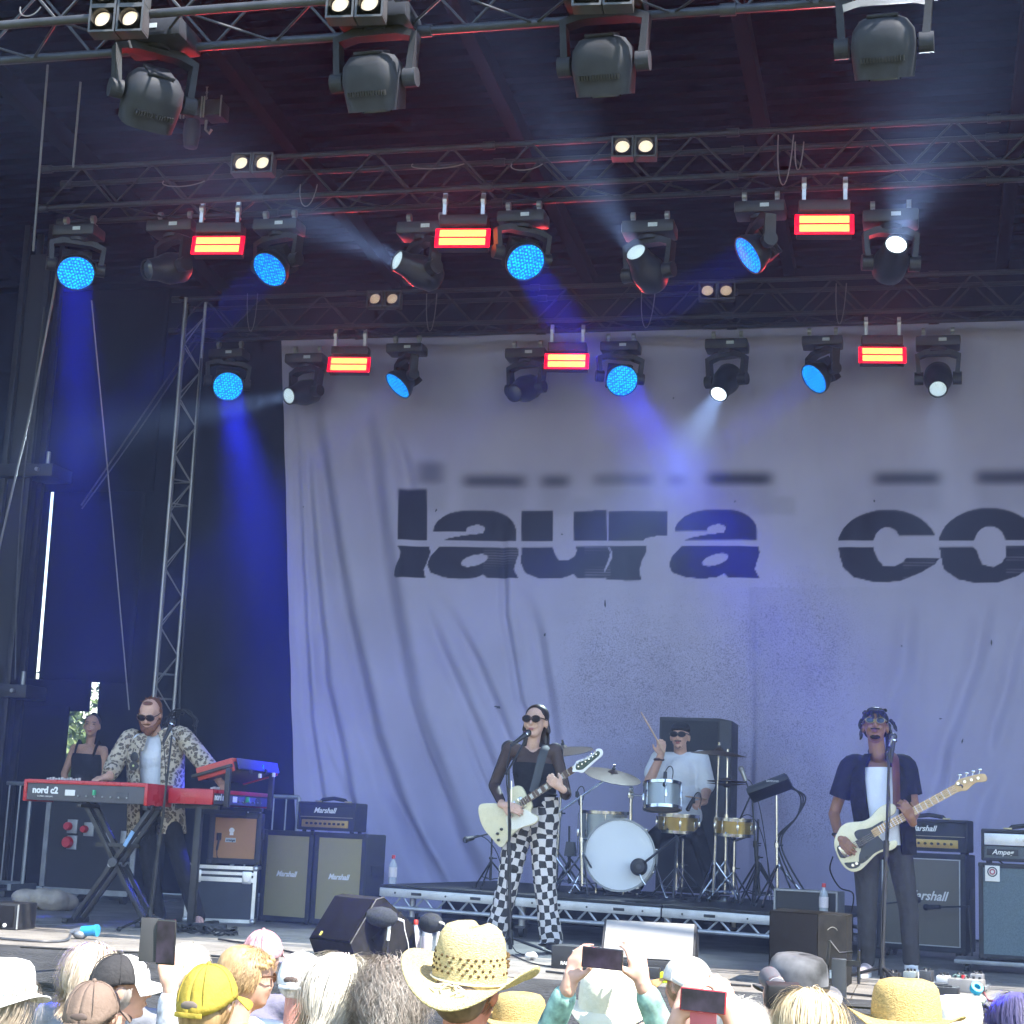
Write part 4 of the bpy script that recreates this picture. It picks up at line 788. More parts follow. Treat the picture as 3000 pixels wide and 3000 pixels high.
# stage monitors
MGR = pm('monitor_grille', (.012,.012,.014), .85, var=.2, scale=240, bump=.3, bscale=500, spec=.1); MPL = pm('worn_monitor_paint', (.020,.0195,.019), .85, var=.35, scale=14, bump=.25, bscale=200, spec=.12)
def wedge(label, loc, rz, w_, prof, gr, front, shell=MPL):
    """side profile (y, z), front grille lies on the edge between points front[0] and front[1]; local front = -y"""
    t = thing('stage_monitor', label, 'monitor', loc, rz)
    def pris(q): n = len(prof); vs = [(-w_/2, y, z) for y, z in prof]+[(w_/2, y, z) for y, z in prof]; q.add(vs, [list(range(n)), list(range(n, 2*n))[::-1]]+[(i, (i+1) % n, (i+1) % n+n, i+n) for i in range(n)])
    part('enclosure', shell, t, pris, False); a, b_ = Vector((0, *prof[front[0]])), Vector((0, *prof[front[1]])); c = (a+b_)/2; d = b_-a; nn = Vector((0, -d.z, d.y)).normalized(); cen = sum((Vector((0, *p)) for p in prof), Vector())/len(prof)
    if (c-cen).dot(nn) < 0: nn = -nn
    rot = Matrix((Vector((1,0,0)), nn.cross(Vector((1,0,0))), nn)).transposed(); part('grille', gr, t, lambda q: q.box(c+nn*.004, (w_-.03, d.length-.02, .012), rot=rot, bev=.003))
    return t
# left wedge: lying so that its grille looks back at the player and its patched side faces us
wl = PZ(1045, 2822); w1 = wedge('black wedge monitor with hollow handle side, left of the straw hat', Vector((-3.62, 10.62, DECK)), R_(-36), .46, [(-.02,0),(-.07,.10),(.11,.37),(.17,.385),(.42,.21),(.45,.06),(.41,0)], MGR, (1,2))
for k, (yy, zz, ln) in enumerate(((.16,.17,.16),(.205,.205,.16),(.27,.25,.12))): part('handle_recess', pm('recess_black', (.006,.006,.007), .8), w1, lambda q: q.box((.231,yy,zz), (.006,.03,ln), rot=Matrix.Rotation(R_(-52),3,'X'), bev=.002))
part('edge_wear', pm('wear_grey', (.11,.105,.10), .8, var=.5, scale=40), w1, lambda q: q.tube([(.2305,-.072,.10),(.2305,.108,.372),(.2305,.17,.387)], .004, 6)); part('logo_tab', pm('yellow_tab', (.6,.5,.12), .5), w1, lambda q: q.box((-.12,-.055,.14), (.02,.006,.03), rot=Matrix.Rotation(R_(-33),3,'X')))
ww0 = PZ(1905, 2838); w2 = wedge('pale sunlit wedge monitor in the middle of the stage front', Vector((ww0.x, 11.15, DECK)), R_(4), .60, [(-.04,0),(.40,0),(.44,.18),(.15,.295),(-.03,.06)], pm('pale_grille', (.33,.32,.31), .8, var=.08, scale=250), (3,4), pm('monitor_dark', (.03,.03,.032), .6))
part('stand_lip', BLK, w2, lambda q: q.box((0,-.05,.02), (.6,.02,.04)))
mb_ = PZ(2350, 2915); w3 = thing('stage_monitor', 'tall black monitor speaker standing left of the bass player', 'monitor', Vector((mb_.x+.03, 10.62, DECK)), R_(-3))
part('enclosure', pm('monitor_brown_black', (.006,.0058,.0056), .9, var=.3, scale=10, bump=.25, bscale=180, spec=.1), w3, lambda q: q.prism([(-.27,0),(.02,0),(.02,.425),(-.27,.43)], 0, .5))
part('side_panel', MPL, w3, lambda q: q.add([(.02,0,0),(.175,.14,0),(.175,.5,0),(.02,.5,0),(.02,0,.425),(.175,.14,.418),(.175,.5,.418),(.02,.5,.425)], [(0,1,2,3),(4,7,6,5),(0,4,5,1),(1,5,6,2),(2,6,7,3),(3,7,4,0)]), False)
part('grille', MGR, w3, lambda q: q.box((-.125,-.007,.214), (.28,.012,.41), bev=.003)); part('scuff_ring', pm('scuff', (.15,.145,.135), .8), w3, lambda q: q.tube([(.098+.05*math.cos(a)*.74-.0, .068+.05*math.cos(a)*.67,   .29+.06*math.sin(a)) for a in [R_(k*15) for k in range(3,10)]], .003, 5))
# low speakers at the left edge of the stage
lf = PZ(-5, 2722); e_ = thing('front_fill_speaker', 'small black speaker box at the far left stage edge', 'loudspeaker', Vector((lf.x, lf.y, DECK)), R_(4)); part('enclosure', BLK, e_, lambda q: q.box((0,.15,.09), (.28,.3,.18), bev=.008)); part('grille', MGR, e_, lambda q: q.box((-.01,-.004,.09), (.24,.01,.15), bev=.002)); part('edge', ALU, e_, lambda q: q.box((.139,-.004,.09), (.008,.012,.17)))
part('socket', LOGO, e_, lambda q: q.cyl((.05,-.008,.03),(.05,-.016,.03),.014,n=10))
# ---------------- riser
rL = PY(1113, 2590, 13.70); rR = PY(2454, 2687, 13.20); rv = rR-rL; RZROT = math.atan2(rv.y, rv.x); RTILT = math.atan2(rv.z, math.hypot(rv.x, rv.y)); RLEN = rv.length; RD = 2.55
rs = thing('drum_riser', 'low aluminium drum riser with lattice front on casters', 'riser', rL, RZROT); rs.rotation_euler = (0, -RTILT, RZROT)
ALR = pm('riser_aluminium', (.5,.51,.54), .42, .65, var=.15)
RBLK = pm('riser_deck_black', (.022,.022,.024), .7, var=.3, scale=6, bump=.15, bscale=90)
segs = [(0, .318), (.318, .64), (.64, 1.0)]
for a, b_ in segs:
    xa, xb = a*RLEN+.006, b_*RLEN-.006
    m_ = part('deck_panel', RBLK, rs, lambda q: q.box(((xa+xb)/2, RD/2, -.012), (xb-xa, RD, .024), bev=.003))
    part('top_beam', ALR, rs, lambda q: q.box(((xa+xb)/2, .012, -.06), (xb-xa, .05, .07), bev=.005)); part('bottom_rail', ALR, rs, lambda q: q.cyl((xa-.02, .012, -.178), (xb-.02, .012, -.178), .017, n=10))
    part('top_beam', ALR, rs, lambda q: q.box(((xa+xb)/2, RD-.03, -.06), (xb-xa, .05, .07), bev=.005)); part('bottom_rail', ALR, rs, lambda q: q.cyl((xa, RD-.03, -.178), (xb, RD-.03, -.178), .017, n=10))
    n = 6; w_ = (xb-xa)/n
    for k in range(n):
        for s in (0, 1): part('lattice_bar', ALR, rs, lambda q: q.cyl((xa+w_*(k+.5*s+.06), .012, -.095 if s == 0 else -.178), (xa+w_*(k+.5*s+.44), .012, -.178 if s == 0 else -.095), .0085, n=6))
    slot = BLK
    for fx in (.28, .72): part('slot', slot, m_, lambda q: q.box((xa+(xb-xa)*fx, -.0145, -.06), (.09,.006,.022), bev=.002))
    for fx in (.12, .5, .88): part('bolt', slot, m_, lambda q: q.cyl((xa+(xb-xa)*fx, -.012, -.06),(xa+(xb-xa)*fx, -.017, -.06), .008, n=8))
for a in (.06, .318, .64, .96):
    for yy in (.18, RD-.2):
        lg = part('leg', ALR, rs, lambda q: q.cyl((a*RLEN, yy, -.02), (a*RLEN, yy, -.27), .028, n=12)); hz_ = -(rL.z-DECK)-a*RLEN*math.sin(RTILT)
        part('caster', BLKM, lg, lambda q: (q.cyl((a*RLEN-.02, yy+.03, hz_+.055), (a*RLEN+.02, yy+.03, hz_+.055), .055, n=16), q.box((a*RLEN, yy+.01, -.262), (.09,.1,.02)), q.box((a*RLEN+.032, yy+.02, hz_+.085),(.008,.05,.1))))
def rz_at(x, y):  # top of the riser at a world x, y
    k = ((x-rL.x)*math.cos(RZROT)+(y-rL.y)*math.sin(RZROT)); return rL.z+k*math.tan(RTILT)+.002
# black back cloth under the riser
o = part('riser_skirt', DARKCLOTH, None, lambda q: q.box((rL.x+RLEN/2*math.cos(RZROT), 15.7, DECK+.15), (RLEN, .02, .28))); tag(o, 'black cloth closing the space under the drum riser', 'skirt')
# ---------------- bottles
def bottle(loc, label, capc=(.6,.04,.04)):
    t = thing('water_bottle', label, 'bottle', loc, group='drinks bottles about the stage'); PET = pm('clear_bottle', (.75,.8,.85), .12, trans=.0, alpha=.45, var=.05)
    part('bottle', PET, t, lambda q: q.lathe([(0,.0),(.03,.0),(.034,.01),(.034,.14),(.030,.16),(.016,.19),(.013,.20),(.013,.215),(0,.215)], 18)); part('label', pm('pink_white_label', (.72,.66,.68), .5), t, lambda q: q.lathe([(.0348,.055),(.0352,.06),(.0352,.13),(.0348,.135)], 18)); part('cap', pm('red_cap%s' % str(capc), capc, .4), t, lambda q: q.lathe([(.0155,.205),(.0155,.23),(.013,.234),(0,.234)], 14))
b0 = PY(1150, 2572, 13.85); bottle((b0.x, 13.85, rz_at(b0.x, 13.85)), 'red-capped bottle at the left end of the drum riser')
b1 = PY(2421, 2655, 13.35); bottle((b1.x-.02, 13.35, rz_at(b1.x, 13.35)), 'red-capped bottle at the right end of the drum riser')
for i, (u, v, c_) in enumerate(((1213, 2797, (.6,.05,.03)), (1248, 2800, (.05,.05,.06)))): p = PZ(u, v+5); bottle((p.x, p.y, DECK), ('red-capped bottle' if i == 0 else 'dark-capped bottle')+' beside the foam-covered microphones', c_)
# foam covered audience microphones
FOAM = pm('grey_foam', (.055,.06,.068), .95, var=.2, scale=90, bump=.6, bscale=240, spec=.1)
def foam_mic(label, u, v, y, ax, w_):
    c = PY(u, v, y); t = thing('foam_microphone', label, 'microphone', Vector((c.x, y, DECK))); h = c.z-DECK; x, y_, z = frame(ax)
    part('windshield', FOAM, t, lambda q: q.lathe([(0,-w_/2),(.035,-w_/2+.006),(.055,-w_*.3),(.065,-w_*.05),(.058,w_*.22),(.035,w_*.42),(0,w_/2)], 24, (0,0,h), z)); part('stem', LOGO, t, lambda q: q.cyl((.05,.0,h-.05),(.045,.0,h-.14), .011, n=10)); part('stand', BLKM, t, lambda q: (q.cyl((.045,0,.01),(.045,0,h-.12),.007,n=8), q.lathe([(0,.014),(.06,.012),(.07,0)],16,(.045,0,0)))); part('clip', LOGO, t, lambda q: q.cyl(z*(w_/2)+Vector((0,0,h)), z*(w_/2+.03)+Vector((.008,0,h-.01)), .008, n=8))
    part('lead', LOGO, t, lambda q: q.tube([z*(w_/2+.03)+Vector((.008,0,h-.01)), (w_/2+.05,0,h-.07), (w_/2+.07,.02,h-.15), (w_/2+.08,.05,.004)], .0028, 5))
foam_mic('egg-shaped grey foam microphone lying across, beside the black wedge', 1120, 2687, 10.55, (1,.1,-.06), .205); foam_mic('egg-shaped grey foam microphone nearest the straw hat', 1263, 2704, 10.75, (.8,-.6,.12), .18)
# ================================================================ drum kit
SIL = pm('silver_sparkle', (.33,.36,.37), .35, .35, var=.1, scale=300); HEADW = pm('drum_skin', (.84,.86,.87), .45, var=.02); BRASSC = pm('bronze_cymbal', (.055,.034,.022), .6, .0, var=.3, scale=4, spec=.25); GSN = pm('gold_snare', (.34,.24,.07), .35, .6, var=.15)
def drum(label, loc, r, h, mat, ax=(0,0,1), lugs=8, name='drum', skin=HEADW, hoop=CHR):
    """loc: centre of the lower rim plane along ax"""
    t = thing(name, label, 'drum', loc); x, y, z = frame(ax)
    part('shell', mat, t, lambda q: q.lathe([(r,.012),(r,h-.012)], 32, (0,0,0), z))
    for hh, nm in ((0,'hoop'),(h,'hoop')): part(nm, hoop, t, lambda q: q.lathe([(r-.004,hh-.014),(r+.012,hh-.014),(r+.013,hh+.012),(r-.004,hh+.012)], 32, (0,0,0), z))
    for hh in (.0,h): part('skin', skin, t, lambda q: q.lathe([(0,hh+(.002 if hh else -.002)),(r*.98,hh+(.002 if hh else -.002)),(r*.985,hh)], 32, (0,0,0), z))
    for k in range(lugs):
        a = 2*math.pi*(k+.3)/lugs; d = x*math.cos(a)+y*math.sin(a); part('lug', CHR, t, lambda q: (q.box(d*(r+.012)+z*(h*.5), (.02,.02,min(.06,h*.35)), rot=Matrix((d, z.cross(d), z)).transposed(), bev=.004), q.cyl(d*(r+.014)+z*.01, d*(r+.014)+z*(h-.01), .0035, n=6)))
    return t
KY = 14.35
kc = PY(1815, 2505, KY); kz = rz_at(kc.x, KY); KD = Vector((.10,-1,.02)).normalized()     # direction the kick faces
kr_ = .29
kk = drum('large white-skinned bass drum facing the audience', kc-KD*.40, kr_, .40, SIL, KD, 10, 'bass_drum', hoop=pm('hoop_grey', (.3,.32,.34), .35, .3))
fr = kc-(kc-KD*.40)
part('front_skin', HEADW, kk, lambda q: q.lathe([(0,.0045),(kr_*.985,.0045),(kr_*.99,.001)], 40, fr, KD)); text('EVANS', .022, pm('ink_grey', (.12,.12,.13), .5), kk, fr+KD*.007+Vector((-.02,0,-.215)), face=KD, name='lettering', sx=1.2)
for s in (-1,1): part('spur', CHR, kk, lambda q: (q.cyl(fr-KD*.1+Vector((s*.29,0,-.06)), Vector((fr.x+s*.41, fr.y-.03, kz-(kc-KD*.40).z)), .009, n=8), q.ball(Vector((fr.x+s*.41, fr.y-.03, kz-(kc-KD*.40).z+.01)), .016, 8, 6)))
def cradle():
    zz = kz-(kc-KD*.40).z; part('rear_foot', BLKM, kk, lambda q: (q.cyl((-.1,.02,-kr_+.02),(-.12,.02,zz),.012,n=8), q.cyl((.1,.02,-kr_+.02),(.12,.02,zz),.012,n=8)))
cradle()
def stand(label, base, top, r=.011, spread=.24, legs=3, name='stand', mat=CHR, rot=.4, cat='stand'):
    t = thing(name, label, cat, base); b = Vector(top)-Vector(base); h = b.z
    part('pole', mat, t, lambda q: (q.cyl((0,0,.07), b*.55, r*1.25, n=10), q.cyl(b*.5, b, r*.85, n=10))); part('collar', mat, t, lambda q: (q.cyl(b*.53, b*.57, r*2, n=10), q.cyl(b*.55+Vector((r,0,0)), b*.55+Vector((.05,0,0)), r*.6, n=6)))
    for k in range(legs):
        a = rot+2*math.pi*k/legs; f = Vector((spread*math.cos(a), spread*math.sin(a), .012)); part('leg', mat, t, lambda q: (q.cyl((0,0,min(.34,h*.5)), f, r*.8, n=8), q.cyl((0,0,.08), f*.55+Vector((0,0,.09)), r*.5, n=6))); part('rubber_foot', BLK, t, lambda q: q.ball(f, .016, 8, 6))
    return t
def cymbal(label, u, v, y, r, nrm, base_u, boom=None, bell=.02):
    c = PY(u, v, y); bx = PY(base_u, v, y).x; by = y+.05; base = Vector((bx, by, rz_at(bx, by))); top = Vector((bx, by, c.z-(.02 if boom is None else boom)))
    s = stand('chrome stand carrying the '+label, base, top if boom is not None else c-Vector((0,0,.01)), name='cymbal_stand', rot=random.uniform(0,2))
    if boom is not None: part('boom', CHR, s, lambda q: (q.cyl(top-base, c-base, .009, n=8), q.cyl(top-base-(c-top).normalized()*.12, top-base, .009, n=8), q.ball(top-base, .022, 8, 6)))
    t = thing('cymbal', label, 'cymbal', c); z = Vector(nrm).normalized()
    part('disc', BRASSC, t, lambda q: q.lathe([(0,.042),(.012,.042),(.03,.032),(.045,.014),(r*.5,.004),(r,-.018),(r,-.021),(r*.5,.0),(.045,.009),(.0,.03)], 40, (0,0,0), z)); part('wing_nut', CHR, t, lambda q: q.cyl((0,0,.035), z*.085, .010, n=8)); part('felt', BLK, t, lambda q: q.cyl(z*.042, z*.058, .016, n=10))
cymbal('thin bronze cymbal behind the singer\'s shoulder', 1650, 2196, 14.7, .26, (-.1,-.22,1), 1640, boom=None)
cymbal('large bronze cymbal tilted beside the guitar headstock', 1795, 2268, 14.3, .245, (.22,-.25,1), 1625, boom=.36)
cymbal('bronze cymbal right of the drummer', 2106, 2204, 14.45, .235, (.06,-.07,1), 2096)
# hi-hat
hc = PY(2130, 2293, 14.6); hs = stand('chrome hi-hat stand at the drummer\'s left', Vector((hc.x, 14.6, rz_at(hc.x, 14.6))), hc+Vector((0,0,.28)), name='hi_hat_stand', rot=1.1, spread=.22)
for k, sg in ((0,1),(1,-1)): tag(part('hi_hat', BRASSC, None, lambda q: q.lathe([(0,.03),(.02,.028),(.04,.01),(.17,-.002),(.17,-.005),(0,.02)], 32, hc+Vector((0,0,.012*sg)), (0,.02,sg))), ('upper' if k == 0 else 'lower')+' hi-hat cymbal on the chrome stand', 'cymbal', 'hi-hat pair')
part('pedal', CHR, hs, lambda q: q.box((0,-.1,.03), (.08,.26,.015), rot=Matrix.Rotation(.12,3,'X')))
# toms and snares
tc_ = PY(1940, 2368, 14.15); td = Vector((-.04,.16,1)).normalized(); drum('silver rack tom above the bass drum', tc_, .15, .20, SIL, td, 6, 'rack_tom', skin=pm('worn_skin', (.42,.36,.32), .6))
ts = thing('tom_mount', 'chrome bracket holding the rack tom on the bass drum', 'bracket', Vector((kc.x+.05, KY+.2, kc.z+kr_*.98))); tb = ts.location
part('post', CHR, ts, lambda q: q.cyl((0,0,0), (0,0,.26), .014, n=10)); part('arm', CHR, ts, lambda q: q.cyl((0,0,.22), tc_-tb+Vector((-.12,.05,.1)), .011, n=8)); part('clamp', CHR, ts, lambda q: (q.box((0,0,.22),(.045,.045,.06),bev=.008), q.ball((0,0,.27),.022,8,6)))
def legged(label, u, v, y, r, h, mat, name, lug=8):
    c = PY(u, v, y); z0 = rz_at(c.x, y); t = drum(label, c, r, h, mat, (0,0,1), lug, name)
    for k in range(3): a = .5+2*math.pi*k/3; part('leg', CHR, t, lambda q: (q.cyl(Vector(((r+.02)*math.cos(a), (r+.02)*math.sin(a), h*.6)), Vector(((r+.03)*math.cos(a), (r+.03)*math.sin(a), z0-c.z+.005)), .008, n=8)))
legged('silver floor tom left of the bass drum', 1765, 2505, 14.75, .205, .36, SIL, 'floor_tom')
def snare(label, u, v, y, r, h, mat):
    c = PY(u, v, y); z0 = rz_at(c.x, y); drum(label, c, r, h, mat, (.02,-.03,1), 8, 'snare_drum'); s = stand('folding chrome stand under the '+label, Vector((c.x, y, z0)), c+Vector((0,0,-.04)), spread=.22, rot=.9)
    b = c-Vector((c.x, y, z0))
    for k in range(3): a = .2+2*math.pi*k/3; part('basket_arm', CHR, s, lambda q: q.cyl(b+Vector((0,0,-.05)), b+Vector(((r+.02)*math.cos(a), (r+.02)*math.sin(a), .015)), .008, n=8))
snare('gold snare drum in front of the drummer', 1985, 2436, 14.72, .17, .135, GSN); snare('small gold side snare beside the hi-hat', 2152, 2446, 14.5, .155, .125, GSN)
# drum microphones on stands and clips
def boom_mic(label, base, top, tip, col=BLK, mr=.018):
    t = stand(label, base, top, r=.009, spread=.2, mat=BLKM, name='microphone_stand', cat='microphone stand'); b = Vector(base); part('boom', BLKM, t, lambda q: q.cyl(Vector(top)-b, Vector(tip)-b, .007, n=8)); d = (Vector(tip)-Vector(top)).normalized(); part('microphone', col, t, lambda q: (q.cyl(Vector(tip)-b, Vector(tip)-b+d*.1, mr, mr*1.2, n=10), q.ball(Vector(tip)-b+d*.11, mr*1.5, 10, 6)))
    part('lead', CAB, t, lambda q: q.tube(bez(Vector(tip)-b, Vector(tip)-b+Vector((.05,0,.08)), Vector(top)-b+Vector((.12,0,-.1)), (.1,.02,.01), 12), .004, 5)); return t
kt = PY(1872, 2540, KY-.08); kbm = PY(1985, 2450, KY-.02); bz_ = rz_at(kt.x+.3, 14.1)
kb = thing('kick_microphone', 'fat black microphone on a boom close to the bass drum skin', 'microphone', Vector((kbm.x, 14.15, bz_))); kbo = kb.location
part('base', BLKM, kb, lambda q: q.lathe([(0,.02),(.1,.012),(.12,0)], 18)); part('pole', BLKM, kb, lambda q: q.cyl((0,0,.01), kbm-kbo, .011, n=8)); part('boom', BLKM, kb, lambda q: q.cyl(kbm-kbo, kt-kbo, .010, n=8)); part('capsule', BLK, kb, lambda q: q.lathe([(0,-.03),(.045,-.03),(.07,-.01),(.072,.02),(.05,.05),(0,.055)], 24, kt-kbo, KD)); part('grille_badge', DKG, kb, lambda q: q.lathe([(0,.002),(.02,.002),(.022,0)], 14, kt-kbo+KD*.056, KD)); part('clip', CHR, kb, lambda q: q.tube([kt-kbo+Vector((.01,-.03,-.05)), kt-kbo+Vector((.03,-.03,-.1)), kt-kbo+Vector((.06,-.02,-.14))], .006, 6))
def clip_mic(label, u, v, y, d):
    c = PY(u, v, y); t = thing('clip_microphone', label, 'microphone', c); d = Vector(d).normalized(); part('body', BLK, t, lambda q: (q.cyl((0,0,0), d*.10, .014, .018, n=10), q.ball(d*.105, .02, 8, 6))); part('lead', CAB, t, lambda q: q.tube(bez((0,0,0), (.03,0,.09), (.09,0,.05), (.05,.02,-.07), 10), .0045, 5)); part('clip', BLKM, t, lambda q: q.box((0,.01,-.02), (.025,.03,.05), bev=.005))
clip_mic('small clip microphone on the rack tom', 1949, 2262, 14.05, (0,-.1,-1)); clip_mic('small clip microphone on the floor tom', 1690, 2320, 14.6, (.35,-.1,-.9)); clip_mic('dark clip microphone by the gold snare', 2032, 2338, 14.55, (-.4,.1,-.8))
bp_ = PY(2195, 2330, 14.35); boom_mic('black boom stand aimed at the side snare', Vector((bp_.x+.1, 14.35, rz_at(bp_.x, 14.35))), bp_+Vector((.02,0,.02)), PY(2168, 2400, 14.45))
oh = PY(2185, 2288, 14.9); boom_mic('black boom stand with pale condenser microphone by the hi-hat', Vector((oh.x+.12, 14.9, rz_at(oh.x, 14.9))), oh+Vector((.06,0,-.15)), oh, col=pm('nickel', (.4,.38,.36), .35, .6))
# electronic pad on its stand
pc = PY(2255, 2310, 14.3); pb = PY(2278, 2600, 14.3); ps = stand('chrome stand holding the sample pad', Vector((pb.x, 14.3, rz_at(pb.x, 14.3))), PY(2275, 2330, 14.3), name='pad_stand', rot=.2, spread=.3)
pt = thing('sample_pad', 'black electronic drum pad tilted on a stand right of the kit', 'drum pad', pc); prot = (Matrix.Rotation(R_(-22),3,'Y') @ Matrix.Rotation(R_(-20),3,'X'))
part('body', BLK, pt, lambda q: q.box((0,0,0), (.36,.23,.06), rot=prot, bev=.02)); part('rim', DKG, pt, lambda q: q.box(prot @ Vector((0,.0,.034)), (.33,.20,.012), rot=prot, bev=.004))
text('SAMPLING', .022, LOGO, pt, prot @ Vector((.05,-.118,.0))+Vector((0,-.004,0)), face=prot @ Vector((0,-1,0)), name='lettering')
for i in range(3): line('pad_cable', ('upper','middle','lower')[i]+' of the black cables looping from the sample pad', [pc+Vector((.17,.03,.03-.01*i)), pc+Vector((.25+.02*i,.03,-.06)), pc+Vector((.22,.03,-.22)), pc+Vector((.06+.02*i,.02,-.40)), pc+Vector((.10+.03*i,.0,-.60)), Vector((pc.x+.25+.07*i, 14.2, rz_at(pc.x+.25, 14.2)+.012))], .008, CAB, 'cable')
th = Vector((PY(2000, 2500, 15.05).x, 15.05, rz_at(-2, 15.05))); stl = stand('round drum stool under the drummer', th, th+Vector((0,0,.5)), name='drum_stool', cat='stool'); part('seat', BLK, stl, lambda q: q.lathe([(0,.56),(.13,.56),(.16,.545),(.165,.52),(.15,.5),(0,.5)], 24))
# bass drum pedal, hardware behind, small black rack case at the riser's right end
pe = thing('kick_pedal', 'steel bass drum pedal behind the bass drum', 'pedal', Vector((kc.x+.02, 14.86, rz_at(kc.x, 14.86)))); part('plate', CHR, pe, lambda q: q.box((0,.1,.03), (.09,.30,.012), rot=Matrix.Rotation(.1,3,'X'))); part('frame', CHR, pe, lambda q: (q.cyl((-.06,-.05,0),(-.06,-.05,.26),.01,n=8), q.cyl((.06,-.05,0),(.06,-.05,.26),.01,n=8), q.cyl((-.07,-.05,.25),(.07,-.05,.25),.01,n=8)))
rc = PY(2350, 2665, 13.45); rk = thing('rack_case', 'low black rack case on the right end of the riser', 'case', Vector((rc.x+.02, 13.5, rz_at(rc.x, 13.5))), RZROT)
def rkf(q):
    for s in (-1,1): q.box((s*.238,.15,.085), (.014,.3,.17)); q.box((0,.15,.085+s*.0785), (.462,.3,.013))
part('shell', ALUD, rk, rkf); part('panel', pm('rack_front', (.015,.015,.017), .5), rk, lambda q: q.box((0,.03,.085), (.46,.02,.14))); part('back', BLK, rk, lambda q: q.box((0,.29,.085), (.46,.012,.14)))

# black boom stand waiting behind the singer, and an extra chrome stand by the floor tom
bb = PY(1436, 2585, 14.1); boom_mic('black boom microphone stand behind the singer at the left of the riser', Vector((bb.x, 14.1, rz_at(bb.x, 14.1))), PY(1442, 2440, 14.1), PY(1385, 2455, 13.8))
cb = PY(1705, 2600, 14.25); stand('short chrome stand with low tripod left of the bass drum', Vector((cb.x, 14.25, rz_at(cb.x, 14.25))), PY(1702, 2330, 14.25), name='hardware_stand', rot=.9, spread=.27)
cb2 = PY(1668, 2590, 14.6); sd2 = stand('second chrome stand with clamps beside the floor tom', Vector((cb2.x, 14.6, rz_at(cb2.x, 14.6))), PY(1668, 2420, 14.6), name='hardware_stand', rot=.1, spread=.24, mat=BLKM); part('cowbell', DKG, sd2, lambda q: q.prism([(-.05,.30),(.05,.30),(.035,.42),(-.035,.42)], -.03, .03))
bt_ = PY(2215, 2560, 14.6); hk = stand('black hardware stand right of the side snare', Vector((bt_.x, 14.6, rz_at(bt_.x, 14.6))), PY(2222, 2400, 14.6), name='hardware_stand', rot=.5, spread=.24, mat=BLKM)
for i, x in enumerate((-.35, -.1, .2, .45)): line('riser_cable', ('leftmost','second','third','rightmost')[i]+' black cable lying on the drum riser behind the bass drum', [Vector((kc.x+x, 14.2, rz_at(kc.x+x, 14.2)+.01)), Vector((kc.x+x+.1, 14.5, rz_at(kc.x+x, 14.5)+.01)), Vector((kc.x+x-.1, 14.9, rz_at(kc.x+x, 14.9)+.01)), Vector((kc.x+x+.25, 15.3, rz_at(kc.x+x, 15.3)+.01))], .008, CAB, 'cable')
# ================================================================ people
def skin(name, c): return pm('skin_'+name, c, .5, var=.10, scale=14, spec=.35)
SK1 = skin('fair', (.62,.39,.29)); SK2 = skin('brown', (.26,.13,.075)); SK3 = skin('rosy', (.58,.34,.25)); SK4 = skin('tanned', (.46,.26,.18))
HDK = pm('dark_brown_hair', (.022,.014,.011), .45, var=.4, scale=60, stretch=(1,1,.15)); HGI = pm('ginger_hair', (.16,.055,.02), .6, var=.35, scale=80); HBK = pm('black_hair', (.012,.010,.010), .5, var=.4, scale=60)
LEN = pm('sunglass_lens', (.012,.008,.007), .22, spec=.15); FRM = pm('brown_frame', (.06,.025,.012), .3); BCL = pm('black_cotton', (.016,.016,.019), .85, var=.3, scale=20, bump=.35, bscale=35, spec=.2); WCL = pm('white_cotton', (.68,.70,.76), .85, var=.05, scale=8, bump=.5, bscale=18)
GRT_ = pm('charcoal_trousers', (.035,.034,.037), .85, var=.25, scale=12, bump=.5, bscale=22)
class Person:
    def __init__(s, label, base, group=None): s.t = thing('person', label, 'person', base, group=group); s.b = Vector(base)
    def add(s, o, par=None): o.parent = par or s.t; o.location = -s.b if par is None else Vector((0,0,0)); return o
    def part(s, name, mat, fn, par=None, smooth=True): mb = MB(); fn(mb); return s.add(mb.build(name, mat, None, smooth), par)
    def blob(s, name, mat, fn, vox=.01, sm=4, par=None): mb = MB(); fn(mb); return s.add(remesh(mb, name, mat, None, vox, sm), par)
def hframe(fwd, up=(0,0,1)):
    f = Vector(fwd).normalized(); u = Vector(up); u = (u-f*u.dot(f)).normalized(); r = f.cross(u); return Matrix((r, f, u)).transposed()     # columns: right, fwd, up
def head_mb(q, c, R, s=1.0, nose=1.0):
    P = lambda x, y, z: c+R @ Vector((x*s, y*s, z*s)); E = lambda p, r: q.ball(P(*p), tuple(k*s for k in r), 16, 12, R)
    E((0,-.012,.03), (.075,.094,.085)); E((0,.022,-.02), (.063,.070,.085)); E((0,.045,-.075), (.042,.038,.035)); E((0,.068,-.088), (.022,.020,.018)); E((0,.07,.028), (.05,.02,.014))
    q.cap(P(0,.085,.015), P(0,.103*nose,-.022), .009*s, .013*s); E((0,.088,-.056), (.024,.010,.009)); E((-.028,.078,-.028), (.02,.014,.02)); E((.028,.078,-.028), (.02,.014,.02))
    for k in (-1,1): E((k*.076,-.008,-.008), (.012,.022,.032))
